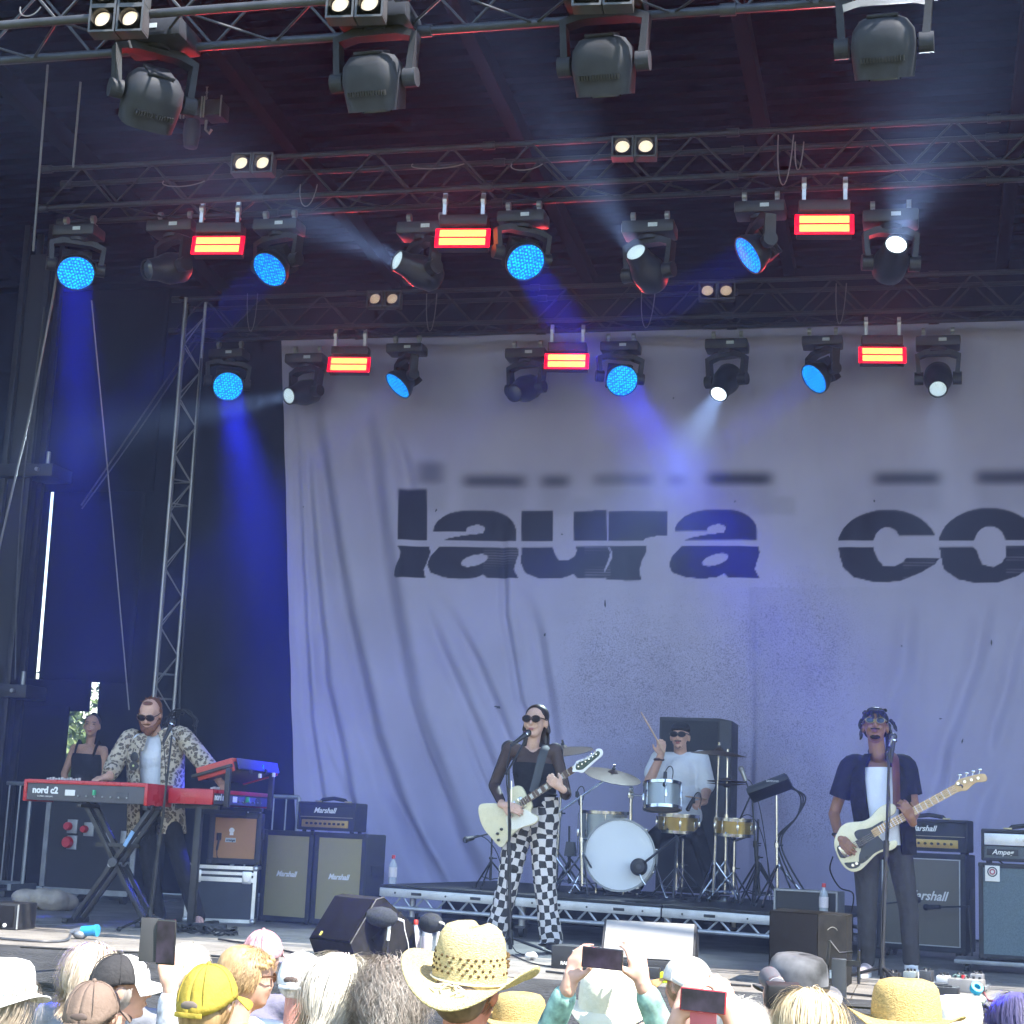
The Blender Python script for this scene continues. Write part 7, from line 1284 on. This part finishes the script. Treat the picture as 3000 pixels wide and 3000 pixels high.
def brimmed(P, mat, crown, brimr, curl=(.0,.0), cw=.105, name='hat', band=None, tilt=None, tuck=.0, z0=.03, dip=.0, weave=0.0, wob=.004, pinch=0.0):
    """hat: crown height, brim radius, brim curl at the sides / drop front and back"""
    H = HH(P); n = 56; rng_ = random.Random(int(crown*1e4)+int(brimr*1e3)); ph = rng_.uniform(0,6)
    def f(q):
        vs = []; prof = [(1.0, 1.0, 0.0)]
        rows = []
        for e in (1.0,.85,.7,.5,.3,.12): rows.append(('b', e))
        for e in (0,.25,.5,.72,.88,.97,1.0): rows.append(('c', e))
        for kind, e in rows:
            for i in range(n):
                a = 2*math.pi*i/n; c, s_ = math.cos(a), math.sin(a)
                if kind == 'b': r_ = cw+(brimr-cw)*e; z = z0+curl[0]*(e**1.6)*s_*s_-curl[1]*(e**1.4)*c*c+wob*math.sin(3*a+ph)*e; vs.append(H(r_*s_*(1-.16*max(0,curl[0])/.1*e), r_*c*1.12, z))
                else:
                    k = {0:1.0,.25:.985,.5:.955,.72:.90,.88:.76,.97:.50,1.0:.02}[e]; z = z0+crown*{0:0,.25:.28,.5:.55,.72:.77,.88:.93,.97:1.0,1.0:1.0-dip*.3}[e]; pn = 1-pinch*e*max(0, c)*abs(s_)*1.2; vs.append(H(cw*k*s_*pn, cw*1.12*k*c, z-dip*crown*.9*math.exp(-(s_/.4)**2)*(e > .6)*(e-.6)*2*(.35+.65*max(0,c))))
        m_ = len(rows); q.add(vs, [(j*n+i, j*n+(i+1) % n, (j+1)*n+(i+1) % n, (j+1)*n+i) for j in range(m_-1) for i in range(n)])
    o = P.part(name, mat, f); sd = o.modifiers.new('t', 'SOLIDIFY'); sd.thickness = .005
    if band: P.part('hat_band', band, lambda q: q.tube([H((cw*.985+.004)*math.sin(a), (cw*.985+.004)*1.12*math.cos(a), z0+.014) for a in [2*math.pi*k/32 for k in range(32)]], [(.003,.012)]*32, 6, close=True, ref=(0,0,1)), o)
    return o, H
WHC = cloth('white', (.78,.77,.74)); YLC = cloth('yellow', (.36,.265,.035)); BRC = cloth('brown', (.17,.118,.09)); PKC = pm('pink_floral', (.48,.25,.27), .85, var=.45, scale=38, bump=.3, bscale=30); CRC = cloth('cream', (.80,.75,.58)); GRC = cloth('grey', (.22,.22,.24)); STRAW = pm('straw_weave', (.62,.50,.25), .75, var=.28, scale=90, bump=.8, bscale=160, stretch=(1,1,2.2)); STRAW2 = pm('golden_straw', (.56,.40,.15), .75, var=.3, scale=80, bump=.8, bscale=150, stretch=(1,1,2.0))
PHB = pm('phone_black', (.02,.02,.025), .25, coat=.4)
def phone(label, u, v, dep, w_, h_, nrm, roll=0.0, case=PHB, screen=True):
    c = PD(u, v, dep); t = thing('phone', label, 'phone', c); z = Vector(nrm).normalized(); x = Vector((0,0,1)).cross(z).normalized(); y = z.cross(x); M = Matrix((x, z, y)).transposed() @ Matrix.Rotation(roll, 3, 'Y')
    part('case', case, t, lambda q: q.box((0,0,0), (w_,.010,h_), rot=M, bev=.004))
    if screen:
        m = MATS.get('phone_screen')
        if not m:
            m, nt_, b, L, N = mat_nodes('phone_screen'); tc = N('ShaderNodeTexCoord'); n = N('ShaderNodeTexNoise'); n.inputs['Scale'].default_value = 14; n.inputs['Detail'].default_value = 3; r = N('ShaderNodeValToRGB'); e = r.color_ramp.elements; e[0].position = .35; e[0].color = (.006,.006,.012,1); e[1].position = .75; e[1].color = (.05,.04,.075,1); L(tc.outputs['Object'], n.inputs[0]); L(n.outputs[0], r.inputs[0]); b.inputs[0].default_value = (.01,.01,.012,1); L(r.outputs[0], b.inputs['Emission Color']); b.inputs['Emission Strength'].default_value = .6; b.inputs['Roughness'].default_value = .15
        part('screen', m, t, lambda q: q.box(-z*.0062 if z.dot(Vector(CF)) > 0 else z*.0062, (w_*.94,.001,h_*.92), rot=M))
    return t, c, x, y
# --- left group
P = punter('person in a big white sun hat at the far left edge', 0, 2935, 6.2, (.1,1,0), shirt=WHC, s=1.05); base_hair(P, hairmat('ash', (.45,.37,.28)), low=.05); strands(P, P.hc, P.R, hairmat('ash', (.45,.37,.28)), 500, .26, seed=3); brimmed(P, WHC, .115, .165, (.0,.045), cw=.112, name='sun_hat', band=cloth('pale_aqua', (.45,.6,.6)))
P = punter('person with straight ash-blonde hair left of the black and white cap', 272, 2842, 7.9, (.1,1,0), shirt=GRC); hm = hairmat('ash_blonde', (.62,.50,.37)); base_hair(P, hm, low=.05); strands(P, P.hc, P.R, hm, 1500, .26, seed=11)
P = punter('man in black and white cap holding up a phone', 356, 2895, 6.3, (.86,.48,.0), shirt=pm('patterned_shirt', (.55,.56,.6), .85, var=.5, scale=30), arms={1: ((500, 2900, 6.0), (-.25,.1,1), (.5,-.85,.1), 1, .75, 1)}, up=(-.12,-.1,1)); hm = hairmat('grey_short', (.32,.29,.26)); base_hair(P, hm, capped=True); strands(P, P.hc, P.R, hm, 500, .05, seed=5, zmin=-.75, zmax=-.1)
cp = ball_cap(P, cloth('black_mesh', (.03,.028,.03)), WHC, True, WHC, lift=.01); H = HH(P); P.part('cap_badge', cloth('ring_black', (.03,.03,.03)), lambda q: q.tube([H(.03*math.cos(a)+.0*0-.0, .0925-abs(math.cos(a))*.008, .066+.026*math.sin(a)) for a in [R_(k*18) for k in range(20)]], .003, 5, close=True), cp)
tph, cph, xx_, yy_ = phone('dark phone in an open grey folding case held up over the crowd', 487, 2760, 5.95, .075, .155, (.15,1,.05)); part('cover', pm('grey_leather', (.045,.045,.05), .6), tph, lambda q: q.box(xx_*.066+Vector((0,-.006,.004)), (.068,.004,.15), rot=Matrix.Rotation(.25,3,'Z'), bev=.002))
P = punter('person with thin grey hair behind the raised phone', 552, 2848, 7.3, (.1,1,0), shirt=GRC); hm = hairmat('thin_grey', (.66,.62,.55)); base_hair(P, hm); strands(P, P.hc, P.R, hm, 900, .06, seed=8, wid=.003)
P = punter('person in a brown wrinkled cap at the bottom left', 272, 2975, 6.0, (-.05,1,0), shirt=cloth('navy', (.06,.06,.09))); hm = hairmat('brown_short', (.16,.10,.07)); base_hair(P, hm, capped=True); strands(P, P.hc, P.R, hm, 500, .06, seed=14, zmin=-.75, zmax=-.1); ball_cap(P, BRC, None, True, tall=1.05)
P = punter('person in a mustard yellow cap seen from behind', 612, 2938, 5.6, (.15,1,.05), shirt=cloth('mustard', (.4,.3,.08))); hm = hairmat('light_brown', (.30,.19,.09)); base_hair(P, hm, low=.04, capped=True); strands(P, P.hc, P.R, hm, 700, .16, seed=21, zmin=-.75, zmax=-.1); ball_cap(P, YLC, None, pm('grey_gap', (.15,.12,.10), .8), tall=1.12)
P = punter('woman with a braided crown and glasses facing right', 722, 2868, 6.4, (.80,.60,-.02), sk=SK3, shirt=cloth('ochre', (.42,.28,.07))); hm = hairmat('golden_brown', (.42,.27,.13)); hb = base_hair(P, hm, low=.0); strands(P, P.hc, P.R, hm, 1300, .07, seed=31, wid=.003, curl=.004); H = HH(P)
P.part('braid', hm, lambda q: [q.ball(H(.088*math.sin(a)+.006*math.cos(k*2.1), -.01+.098*math.cos(a), .052+.02*math.cos(a*1.3)+.007*math.sin(k*2.1)), (.014,.014,.012), 8, 6) for k, a in enumerate([R_(-150+9*i) for i in range(26)])], hb)
P.part('glasses', FRM, lambda q: (q.tube([H(.078,.0,.012), H(.074,.07,.016), H(.055,.096,.014)], .003, 5), q.ball(H(.034,.098,.01), (.024,.006,.018), 12, 8, P.R)))
P = punter('person in a pink floral bandana cap nearest the stage', 770, 2806, 8.0, (.1,1,0), shirt=cloth('slate', (.16,.15,.2))); hm = hairmat('grey_b', (.3,.27,.24)); base_hair(P, hm, capped=True); ball_cap(P, PKC, None, False, tall=1.15)
P = punter('man in a white cap with a pink neck', 884, 2878, 7.2, (.05,1,0), sk=skin('pink', (.62,.27,.21)), shirt=WHC); hm = hairmat('white_short', (.6,.57,.53)); base_hair(P, hm, capped=True); strands(P, P.hc, P.R, hm, 500, .04, seed=41, zmin=-.75, zmax=-.1); ball_cap(P, WHC, None, True, lift=.012, tall=.98)
P = punter('person with long white-blonde hair beside the white cap', 1000, 2892, 6.5, (.15,1,0), shirt=cloth('pale', (.55,.54,.52))); hm = hairmat('white_blonde', (.78,.72,.60)); base_hair(P, hm, low=.09, big=1.04); strands(P, P.hc, P.R, hm, 2200, .30, r=(.088,.10,.10), seed=51)
P = punter('person with bushy grey-brown curls left of the straw hat', 1152, 2925, 6.2, (.05,1,0), shirt=cloth('dusk', (.2,.2,.24))); hm = hairmat('grey_curl', (.27,.225,.19)); base_hair(P, hm, low=.05, big=1.12); strands(P, P.hc, P.R, hm, 2600, .16, r=(.096,.108,.105), curl=.022, lift=.28, seed=61, wid=.0028, flow=.5); hm2 = hairmat('grey_fluff', (.42,.38,.33)); strands(P, P.hc, P.R, hm2, 900, .14, r=(.10,.112,.11), curl=.024, lift=.42, seed=62, wid=.002, flow=.4)
# --- the straw cowboy hat
P = punter('man with tanned neck under the wide straw hat', 1372, 2905, 4.85, (.12,1,.0), sk=skin('sunburnt', (.40,.15,.095)), shirt=cloth('sand', (.4,.32,.2)), s=1.06); hm = hairmat('cropped', (.12,.08,.055)); base_hair(P, hm); strands(P, P.hc, P.R, hm, 500, .03, seed=71, zmin=-.7)
P.hc = P.hc+Vector((0,0,.0)); P.R = hframe((.12,1,.10), (.10,0,1)); hat, H = brimmed(P, STRAW, .152, .198, (.062,.030), cw=.101, name='straw_hat', dip=.20, z0=.030, wob=.008, pinch=.5)
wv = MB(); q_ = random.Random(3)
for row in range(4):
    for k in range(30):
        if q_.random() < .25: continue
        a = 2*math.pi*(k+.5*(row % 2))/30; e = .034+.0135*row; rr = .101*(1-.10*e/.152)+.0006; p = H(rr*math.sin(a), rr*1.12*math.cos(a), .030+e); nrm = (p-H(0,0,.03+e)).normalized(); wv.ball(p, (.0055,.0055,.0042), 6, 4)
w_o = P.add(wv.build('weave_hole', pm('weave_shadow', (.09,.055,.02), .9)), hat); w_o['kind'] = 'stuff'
P.part('hat_cord', CRC, lambda q: (q.tube([H(.1035*math.sin(a), .1035*1.12*math.cos(a), .036-.006*math.cos(a)) for a in [2*math.pi*k/32 for k in range(32)]], .003, 5, close=True), [q.tube(smoothpts([H(.0,-.118,.032), H(sx*.02,-.135,.04), H(sx*.05,-.15,.03), H(sx*.03,-.165,.024)], 3), .0025, 5) for sx in (-1,-.4,.5,1)]), hat)
P = punter('person in a plain straw hat tucked right behind the cowboy hat', 1520, 3010, 6.6, (.0,1,0), shirt=cloth('moss', (.3,.3,.2))); brimmed(P, STRAW2, .10, .16, (.03,.02), cw=.105, name='straw_hat')
# --- cream hat filming with a phone
GP = pm('green_patterned', (.25,.42,.36), .85, var=.6, scale=22)
P = punter('person in a cream hat filming with both hands raised', 1796, 2975, 6.1, (.0,1,.1), shirt=GP, arms={-1: ((1668, 2885, 5.85), (.22,.15,1), (-.6,-.75,.0), 1, .55, 1), 1: ((1882, 2880, 5.85), (-.30,.15,1), (.6,-.75,.0), -1, .55, 1)}, s=1.03); brimmed(P, CRC, .128, .155, (.01,.055), cw=.122, name='cream_hat')
phone('black phone held sideways between two hands above the cream hat', 1765, 2808, 5.8, .142, .070, (0,1,.05), R_(-2.5))
P = punter('man in a cream cap with orange-lined peak facing left', 2008, 2888, 7.3, (-.78,.62,.0), sk=SK3, shirt=cloth('peach', (.5,.33,.25))); hm = hairmat('sandy', (.35,.24,.15)); base_hair(P, hm, capped=True); strands(P, P.hc, P.R, hm, 400, .03, seed=81, zmin=-.75, zmax=-.1); ball_cap(P, cloth('cream_cap', (.74,.70,.62)), cloth('orange_peak', (.62,.36,.14)), pm('red_strap', (.6,.12,.12), .6), lift=.01)
P = punter('white-haired person filming with a red-cased phone', 2172, 3040, 5.7, (-.1,1,.1), shirt=cloth('berry', (.35,.08,.10)), arms={-1: ((1985, 2985, 5.5), (.35,.1,.9), (-.5,-.8,.1), 1, .6), 1: ((2140, 2985, 5.5), (-.3,.1,.95), (.5,-.8,.1), -1, .6)}); hm = hairmat('white', (.72,.70,.66)); base_hair(P, hm, big=1.05); strands(P, P.hc, P.R, hm, 1300, .08, seed=91, lift=.2, wid=.003)
phone('phone in a red case held sideways by the white-haired person', 2060, 2932, 5.45, .148, .072, (0,1,.05), R_(-2.5), pm('red_case', (.42,.03,.05), .45)); o = part('card', pm('red_card', (.5,.12,.14), .5), None, lambda q: q.box(PD(2060, 2995, 5.46), (.085,.012,.06), bev=.003)); tag(o, 'red and white card hanging below the red-cased phone', 'card')
# --- bucket hat photographer
P = punter('photographer in a grey and black bucket hat', 2335, 2915, 6.6, (-.55,.80,.1), shirt=cloth('steel', (.2,.22,.26)), arms={-1: ((2262, 2960, 6.35), (-.2,.5,.85), (-.6,-.6,0), 1, .8, 1)}); brimmed(P, pm('grey_black_hat', (.12,.12,.13), .85, var=.85, scale=6), .125, .168, (.0,.055), cw=.115, name='bucket_hat', band=cloth('black_band', (.02,.02,.022)))
cm = thing('camera_with_lens', 'grey camera with a long zoom lens raised beside the bucket hat', 'camera', PD(2285, 2905, 6.35)); ld = (PD(2240, 2845, 6.62)-PD(2285, 2905, 6.35)).normalized(); part('camera_body', BLK, cm, lambda q: q.box(-ld*.05, (.13,.07,.09), rot=ld.to_track_quat('Y','Z').to_matrix(), bev=.012)); part('lens', pm('grey_lens', (.10,.10,.115), .45), cm, lambda q: q.lathe([(0,0),(.034,0),(.034,.04),(.037,.045),(.037,.08),(.034,.085),(.039,.12),(.041,.17),(.041,.19),(.036,.19),(.034,.17),(0,.165)], 24, (0,0,0), ld)); part('lens_ring', LOGO, cm, lambda q: q.lathe([(.0375,.05),(.0378,.052)], 20, (0,0,0), ld))
P = punter('person with straight blonde hair below the bucket hat', 2372, 3000, 6.0, (0,1,0), shirt=cloth('cloud', (.6,.6,.6))); hm = hairmat('blonde', (.70,.57,.36)); base_hair(P, hm, low=.05); strands(P, P.hc, P.R, hm, 1300, .25, seed=101)
P = punter('person in a golden straw hat at the bottom right', 2655, 3010, 5.6, (.05,1,0), shirt=cloth('rust', (.35,.15,.08))); brimmed(P, STRAW2, .125, .195, (.02,.03), cw=.115, name='straw_hat', dip=.03, wob=.012)
P = punter('person in a pale cream hat right of the golden straw hat', 2805, 3015, 7.2, (0,1,0), shirt=WHC); brimmed(P, CRC, .105, .15, (.0,.04), cw=.108, name='cream_hat')
P = punter('person with violet-blue hair at the right edge', 2978, 3000, 6.9, (-.1,1,0), shirt=cloth('lilac', (.35,.28,.5))); hm = hairmat('violet', (.085,.075,.16)); base_hair(P, hm, low=.05, big=1.05); strands(P, P.hc, P.R, hm, 1500, .24, seed=111)
# --- black floor stand in the pit
bs = PD(2458, 2905, 8.9); st_ = thing('pit_stand', 'upright black equipment post with clamps in front of the stage', 'stand', Vector((bs.x, bs.y, 0))); hz_ = PD(2458, 2810, 8.9).z
part('post', pm('post_black', (.03,.032,.036), .5), st_, lambda q: q.box((0,0,(hz_)/2), (.075,.07,hz_), bev=.006)); part('clamp', BLKM, st_, lambda q: (q.box((.06,0,hz_-.02),(.1,.03,.03)), q.cyl((.10,0,hz_-.12),(.10,0,hz_+.05),.008,n=8), q.cyl((-.07,0,hz_-.15),(-.05,0,hz_+.09),.008,n=8), q.tube([(-.05,0,hz_+.09),(.0,0,hz_+.03),(.07,0,hz_+.04)],.006,6))); part('tape', WHT, st_, lambda q: q.box((-.042,-.002,hz_-.08), (.012,.04,.04))); part('foot', BLKM, st_, lambda q: q.box((0,0,.02), (.5,.5,.04), bev=.01))
# ================================================================ things lying on the stage
def pedal(loc, w_, d_, h_, mat, label, knobs=3, rz=0.0, lit=None):
    t = thing('effect_pedal', label, 'pedal', loc, rz); part('box', mat, t, lambda q: q.box((0,0,h_/2), (w_,d_,h_), bev=.005))
    for k in range(knobs): part('knob', BLK if mat is not BLK else LOGO, t, lambda q: q.cyl(((k-(knobs-1)/2)*w_/(knobs+.6), d_*.25, h_), ((k-(knobs-1)/2)*w_/(knobs+.6), d_*.25, h_+.014), .008, n=10))
    part('switch', CHR, t, lambda q: q.cyl((0,-d_*.28,h_),(0,-d_*.28,h_+.012),.010,n=10)); return t
pb0 = PZ(2740, 2895); bt = thing('pedalboard', 'low grey pedalboard in the sun at the bass player\'s feet', 'pedalboard', pb0, R_(-8)); part('tray', ALUD, bt, lambda q: q.box((0,0,.025), (.62,.26,.02), bev=.004)); part('edge', DKG, bt, lambda q: q.box((0,-.135,.02), (.62,.012,.04)))
for i in range(4): part('foot', BLK, bt, lambda q: q.cyl((.28*(1 if i % 2 else -1),.11*(1 if i > 1 else -1),0),(.28*(1 if i % 2 else -1),.11*(1 if i > 1 else -1),.016),.014,n=8))
Mb = Matrix.Translation(pb0) @ Matrix.Rotation(R_(-8),4,'Z')
cols = [((.03,.03,.032),'black pedal at the left end of the pedalboard'),((.22,.25,.25),'pale green-grey pedal on the pedalboard'),((.05,.05,.055),'dark pedal beside the white one'),((.5,.5,.5),'white pedal in the middle of the pedalboard'),((.12,.2,.18),'small teal pedal on the pedalboard'),((.2,.2,.21),'silver pedal at the right end of the pedalboard')]
for i, (c_, lb) in enumerate(cols): pedal(Mb @ Vector((-.255+.10*i, .02+.02*(i % 2), .036)), .075, .12, .04+.012*(i % 3), pm('pedal%d' % i, c_, .4), lb, 2+i % 2, R_(-8))
p = PZ(2832, 2905); pedal(Vector((p.x, p.y, DECK)), .20, .16, .075, pm('pedal_grey', (.22,.21,.2), .5), 'chunky grey multi-knob pedal right of the pedalboard', 5, R_(-10)); part('red_knob', pm('knob_red', (.6,.03,.04), .4), bpy.data.objects['effect_pedal.006'], lambda q: q.cyl((-.02,.0,.075),(-.02,.0,.095),.012,n=10))
p = PZ(2765, 2948); o = thing('stage_box', 'black stage box lying in front of the pedalboard', 'box', Vector((p.x, p.y, DECK)), R_(-6)); part('case', BLK, o, lambda q: q.box((0,.06,.05), (.15,.12,.10), bev=.005)); part('handle', BLKM, o, lambda q: q.box((0,.06,.103), (.08,.02,.008), bev=.002)); part('socket_row', DKG, o, lambda q: [q.cyl((-.05+.033*k,-.001,.05),(-.05+.033*k,-.006,.05),.012,n=10) for k in range(4)])
def crumple(loc, r, mat, label, seed, name='plastic_bag', cat='bag', fl=.6):
    q_ = random.Random(seed); mb = MB()
    for i in range(7): mb.ball((q_.uniform(-r,r)*.7, q_.uniform(-r,r)*.5, r*fl*q_.uniform(.5,.9)), (r*q_.uniform(.35,.6), r*q_.uniform(.35,.6), r*fl*q_.uniform(.4,.7)), 8, 6)
    o = remesh(mb, name, mat, None, .008, 1); o.location = loc; return tag(o, label, cat)
p = PZ(2830, 2955); crumple(Vector((p.x, p.y, DECK)), .10, pm('clear_bag', (.28,.30,.28), .35, var=.5, scale=30, bump=.8, bscale=60), 'crumpled clear bag of leads beside the black stage box', 4)
o = thing('blue_tape', 'bright blue roll of tape on the clear bag of leads', 'tape', Vector((p.x+.05, p.y, DECK+.10))); part('roll', pm('cyan_plastic', (.02,.36,.55), .4), o, lambda q: q.lathe([(.018,0),(.034,0),(.034,.03),(.018,.03),(.018,0)], 18, (0,0,0), (.3,-.6,.6)))
p = PZ(258, 2752); cl = thing('cable_clamp', 'bright blue connector with grey cable at the left stage front', 'connector', Vector((p.x, p.y, DECK))); part('shell', pm('blue_connector', (.03,.27,.55), .4), cl, lambda q: (q.cyl((-.05,0,.05),(.04,.01,.06),.035,n=14), q.cyl((.04,.01,.06),(.06,.01,.06),.04,n=14))); part('gland', ALUD, cl, lambda q: (q.cyl((-.05,0,.05),(-.13,.0,.04),.03,.018,n=12), q.ball((-.06,.0,.03),(.05,.05,.035),10,8)))
line('floor_cable', 'grey cable running left from the blue connector', [Vector((p.x-.13,p.y,DECK+.03)), PZ(190,2760)+Vector((0,0,.01)), PZ(110,2762)+Vector((0,0,.01)), PZ(-20,2752)+Vector((0,0,.01))], .009, DKG, 'cable')
p = PZ(1672, 2840); bx_ = thing('stage_power_box', 'black box with white lettering at the singer\'s feet', 'box', Vector((p.x, p.y, DECK)), R_(-4)); part('case', BLK, bx_, lambda q: q.box((0,.10,.07), (.26,.20,.14), bev=.006)); text('RADIAL', .028, LOGO, bx_, (-.02,-.002,.035), name='lettering', off=.001); text('STAGE 4', .022, LOGO, bx_, (.05,-.002,.11), name='lettering', off=.001)
p = PZ(1560, 2812); crumple(Vector((p.x, p.y, DECK)), .05, WHC, 'crumpled white tissue left of the lettered black box', 7, 'tissue', 'tissue', .8)
p = PZ(1948, 2878); o = thing('tuner_pedal', 'small yellow-green pedal in front of the pale wedge', 'pedal', Vector((p.x, p.y, DECK))); part('box', pm('lime', (.45,.6,.02), .45), o, lambda q: q.box((0,0,.03), (.05,.09,.06), bev=.005)); part('switch', CHR, o, lambda q: q.cyl((0,-.02,.06),(0,-.02,.072),.01,n=10))
p = PZ(1885, 2868); o = thing('power_strip', 'black power strip with labels before the pale wedge', 'power strip', Vector((p.x, p.y, DECK)), R_(-3)); part('case', BLK, o, lambda q: q.box((0,0,.035), (.20,.07,.07), bev=.005)); part('label', LOGO, o, lambda q: q.box((.0,-.036,.035), (.06,.003,.04)))
rc_ = random.Random(12)
def floor_cable(label, pts, r=.0075, mat=CAB): line('floor_cable', label, [PZ(u, v)+Vector((0,0,r+.001)) for u, v in pts], r, mat, 'cable')
floor_cable('black cable along the stage front below the cross stand', [(60,2778),(300,2790),(560,2800),(700,2812)])
floor_cable('black cable wandering past the wedge at left', [(640,2755),(760,2775),(880,2800),(960,2830)])
floor_cable('black cable behind the middle hats', [(1600,2850),(1800,2872),(2000,2880),(2200,2893)])
floor_cable('black cable running to the right-hand pedals', [(2480,2915),(2620,2930),(2700,2940),(2850,2945)])
floor_cable('dark cable curling at the right stage corner', [(2870,2940),(2900,2962),(2960,2985),(3050,2990)], .010)
floor_cable('thin red cable at the right stage corner', [(2880,2900),(2900,2935),(2960,2930),(3020,2940)], .005, pm('red_cable', (.3,.05,.06), .5))
floor_cable('long dark cable parallel to the right stage edge', [(2350,2945),(2550,2958),(2800,2972),(3050,2992)], .012)
floor_cable('guitar lead from the singer to the lettered box', [(1500,2800),(1560,2825),(1620,2835),(1660,2838)], .005)
for i, (u, v, sd) in enumerate(((640,2740,3),(560,2735,4),(2480,2700,6))):
    coil(PZ(u, v)+Vector((0,.05,.03)), .11, 5, CAB, ('dark coil of cable under the orange speaker stand','dark coil of cable by the second stand foot','dark coil of cable at the right end of the riser')[i], seed=sd, flat=.22, th=.007)
line('amp_lead', 'black lead drooping from the bass amplifier head', [PY(2905,2505,12.95), PY(2950,2540,12.9), PY(3010,2590,12.9)], .006, CAB, 'cable')
line('bass_lead', 'black lead hanging behind the bass player', [PY(2440,2510,11.9), PY(2432,2550,12.0), PY(2460,2600,12.1), PY(2500,2620,12.3), PY(2490,2690,12.6)], .005, CAB, 'cable')
# ================================================================ garden behind the stage, seen through the gap
def tree(label, loc, h, r, seed, mat):
    q = random.Random(seed); t = thing('tree', label, 'tree', loc, group='trees behind the stage'); part('trunk', pm('bark', (.09,.065,.045), .9, var=.4, bump=.6), t, lambda m_: (m_.tube([(0,0,0),(.05,.03,h*.3),(-.04,.02,h*.6),(0,0,h*.85)], [.22,.17,.11,.04], 10), [m_.tube([(0,0,h*.35+.12*h*k),(math.cos(k*2.1)*r*.4,math.sin(k*2.1)*r*.4,h*.5+.1*h*k),(math.cos(k*2.1)*r*.75,math.sin(k*2.1)*r*.75,h*.55+.12*h*k)], [.09,.06,.02], 6) for k in range(4)]))
    vs = []; fs = []
    cl = [(q.gauss(0,r*.45), q.gauss(0,r*.45), h*.55+q.gauss(0,h*.16), q.uniform(.5,1.0)) for _ in range(80)]
    for cx, cy_, cz, cr in cl:
        for _ in range(150):
            d = Vector((q.gauss(0,1),q.gauss(0,1),q.gauss(0,1))).normalized()*cr*q.uniform(.5,1); p = Vector((cx,cy_,max(.2,cz)))+d; a = Vector((q.gauss(0,1),q.gauss(0,1),q.gauss(0,1))).normalized(); b_ = a.cross(Vector((q.gauss(0,1),q.gauss(0,1),q.gauss(0,1)))).normalized(); s_ = q.uniform(.07,.13); k = len(vs); vs += [p-a*s_, p-b_*s_*.5, p+a*s_, p+b_*s_*.5]; fs.append((k,k+1,k+2,k+3))
    me = bpy.data.meshes.new('crown'); me.from_pydata([tuple(v) for v in vs], [], fs); stuff(link('crown', me, mat, t))
LEAF = pm('leaf_green', (.045,.075,.015), .6, var=.5, scale=2.5); LEAF2 = pm('leaf_light', (.07,.105,.02), .6, var=.5, scale=2.5)
g1 = PY(230, 2200, 34); tree('sunlit bushy tree seen through the gap in the drapes', (g1.x, 34, 0), 4.4, 2.6, 5, LEAF2); tree('darker tree further back seen through the gap', (g1.x-2.2, 40, 0), 4.2, 2.6, 8, LEAF); tree('round bush right of the sunlit tree behind the drapes', (g1.x+1.9, 30, 0), 3.6, 1.9, 9, LEAF2)
# ================================================================ haze: stage smoke and summer air
def haze():
    m = bpy.data.materials.new('stage_haze'); m.use_nodes = True; t = m.node_tree; t.nodes.remove(t.nodes['Principled BSDF']); v = t.nodes.new('ShaderNodeVolumePrincipled')
    v.inputs['Color'].default_value = (.42,.54,1,1); v.inputs['Density'].default_value = HAZE; v.inputs['Anisotropy'].default_value = 0.0
    t.links.new(v.outputs[0], t.nodes['Material Output'].inputs['Volume'])
    o = part('haze', m, None, lambda q: q.box((-1.75, 14.39, 4.4), (19.9, 10.22, 10.8)), False); stuff(o)
    tag(o, 'thin smoke hanging under the whole stage roof', 'haze')
HAZE = .0135
if HAZE: haze()
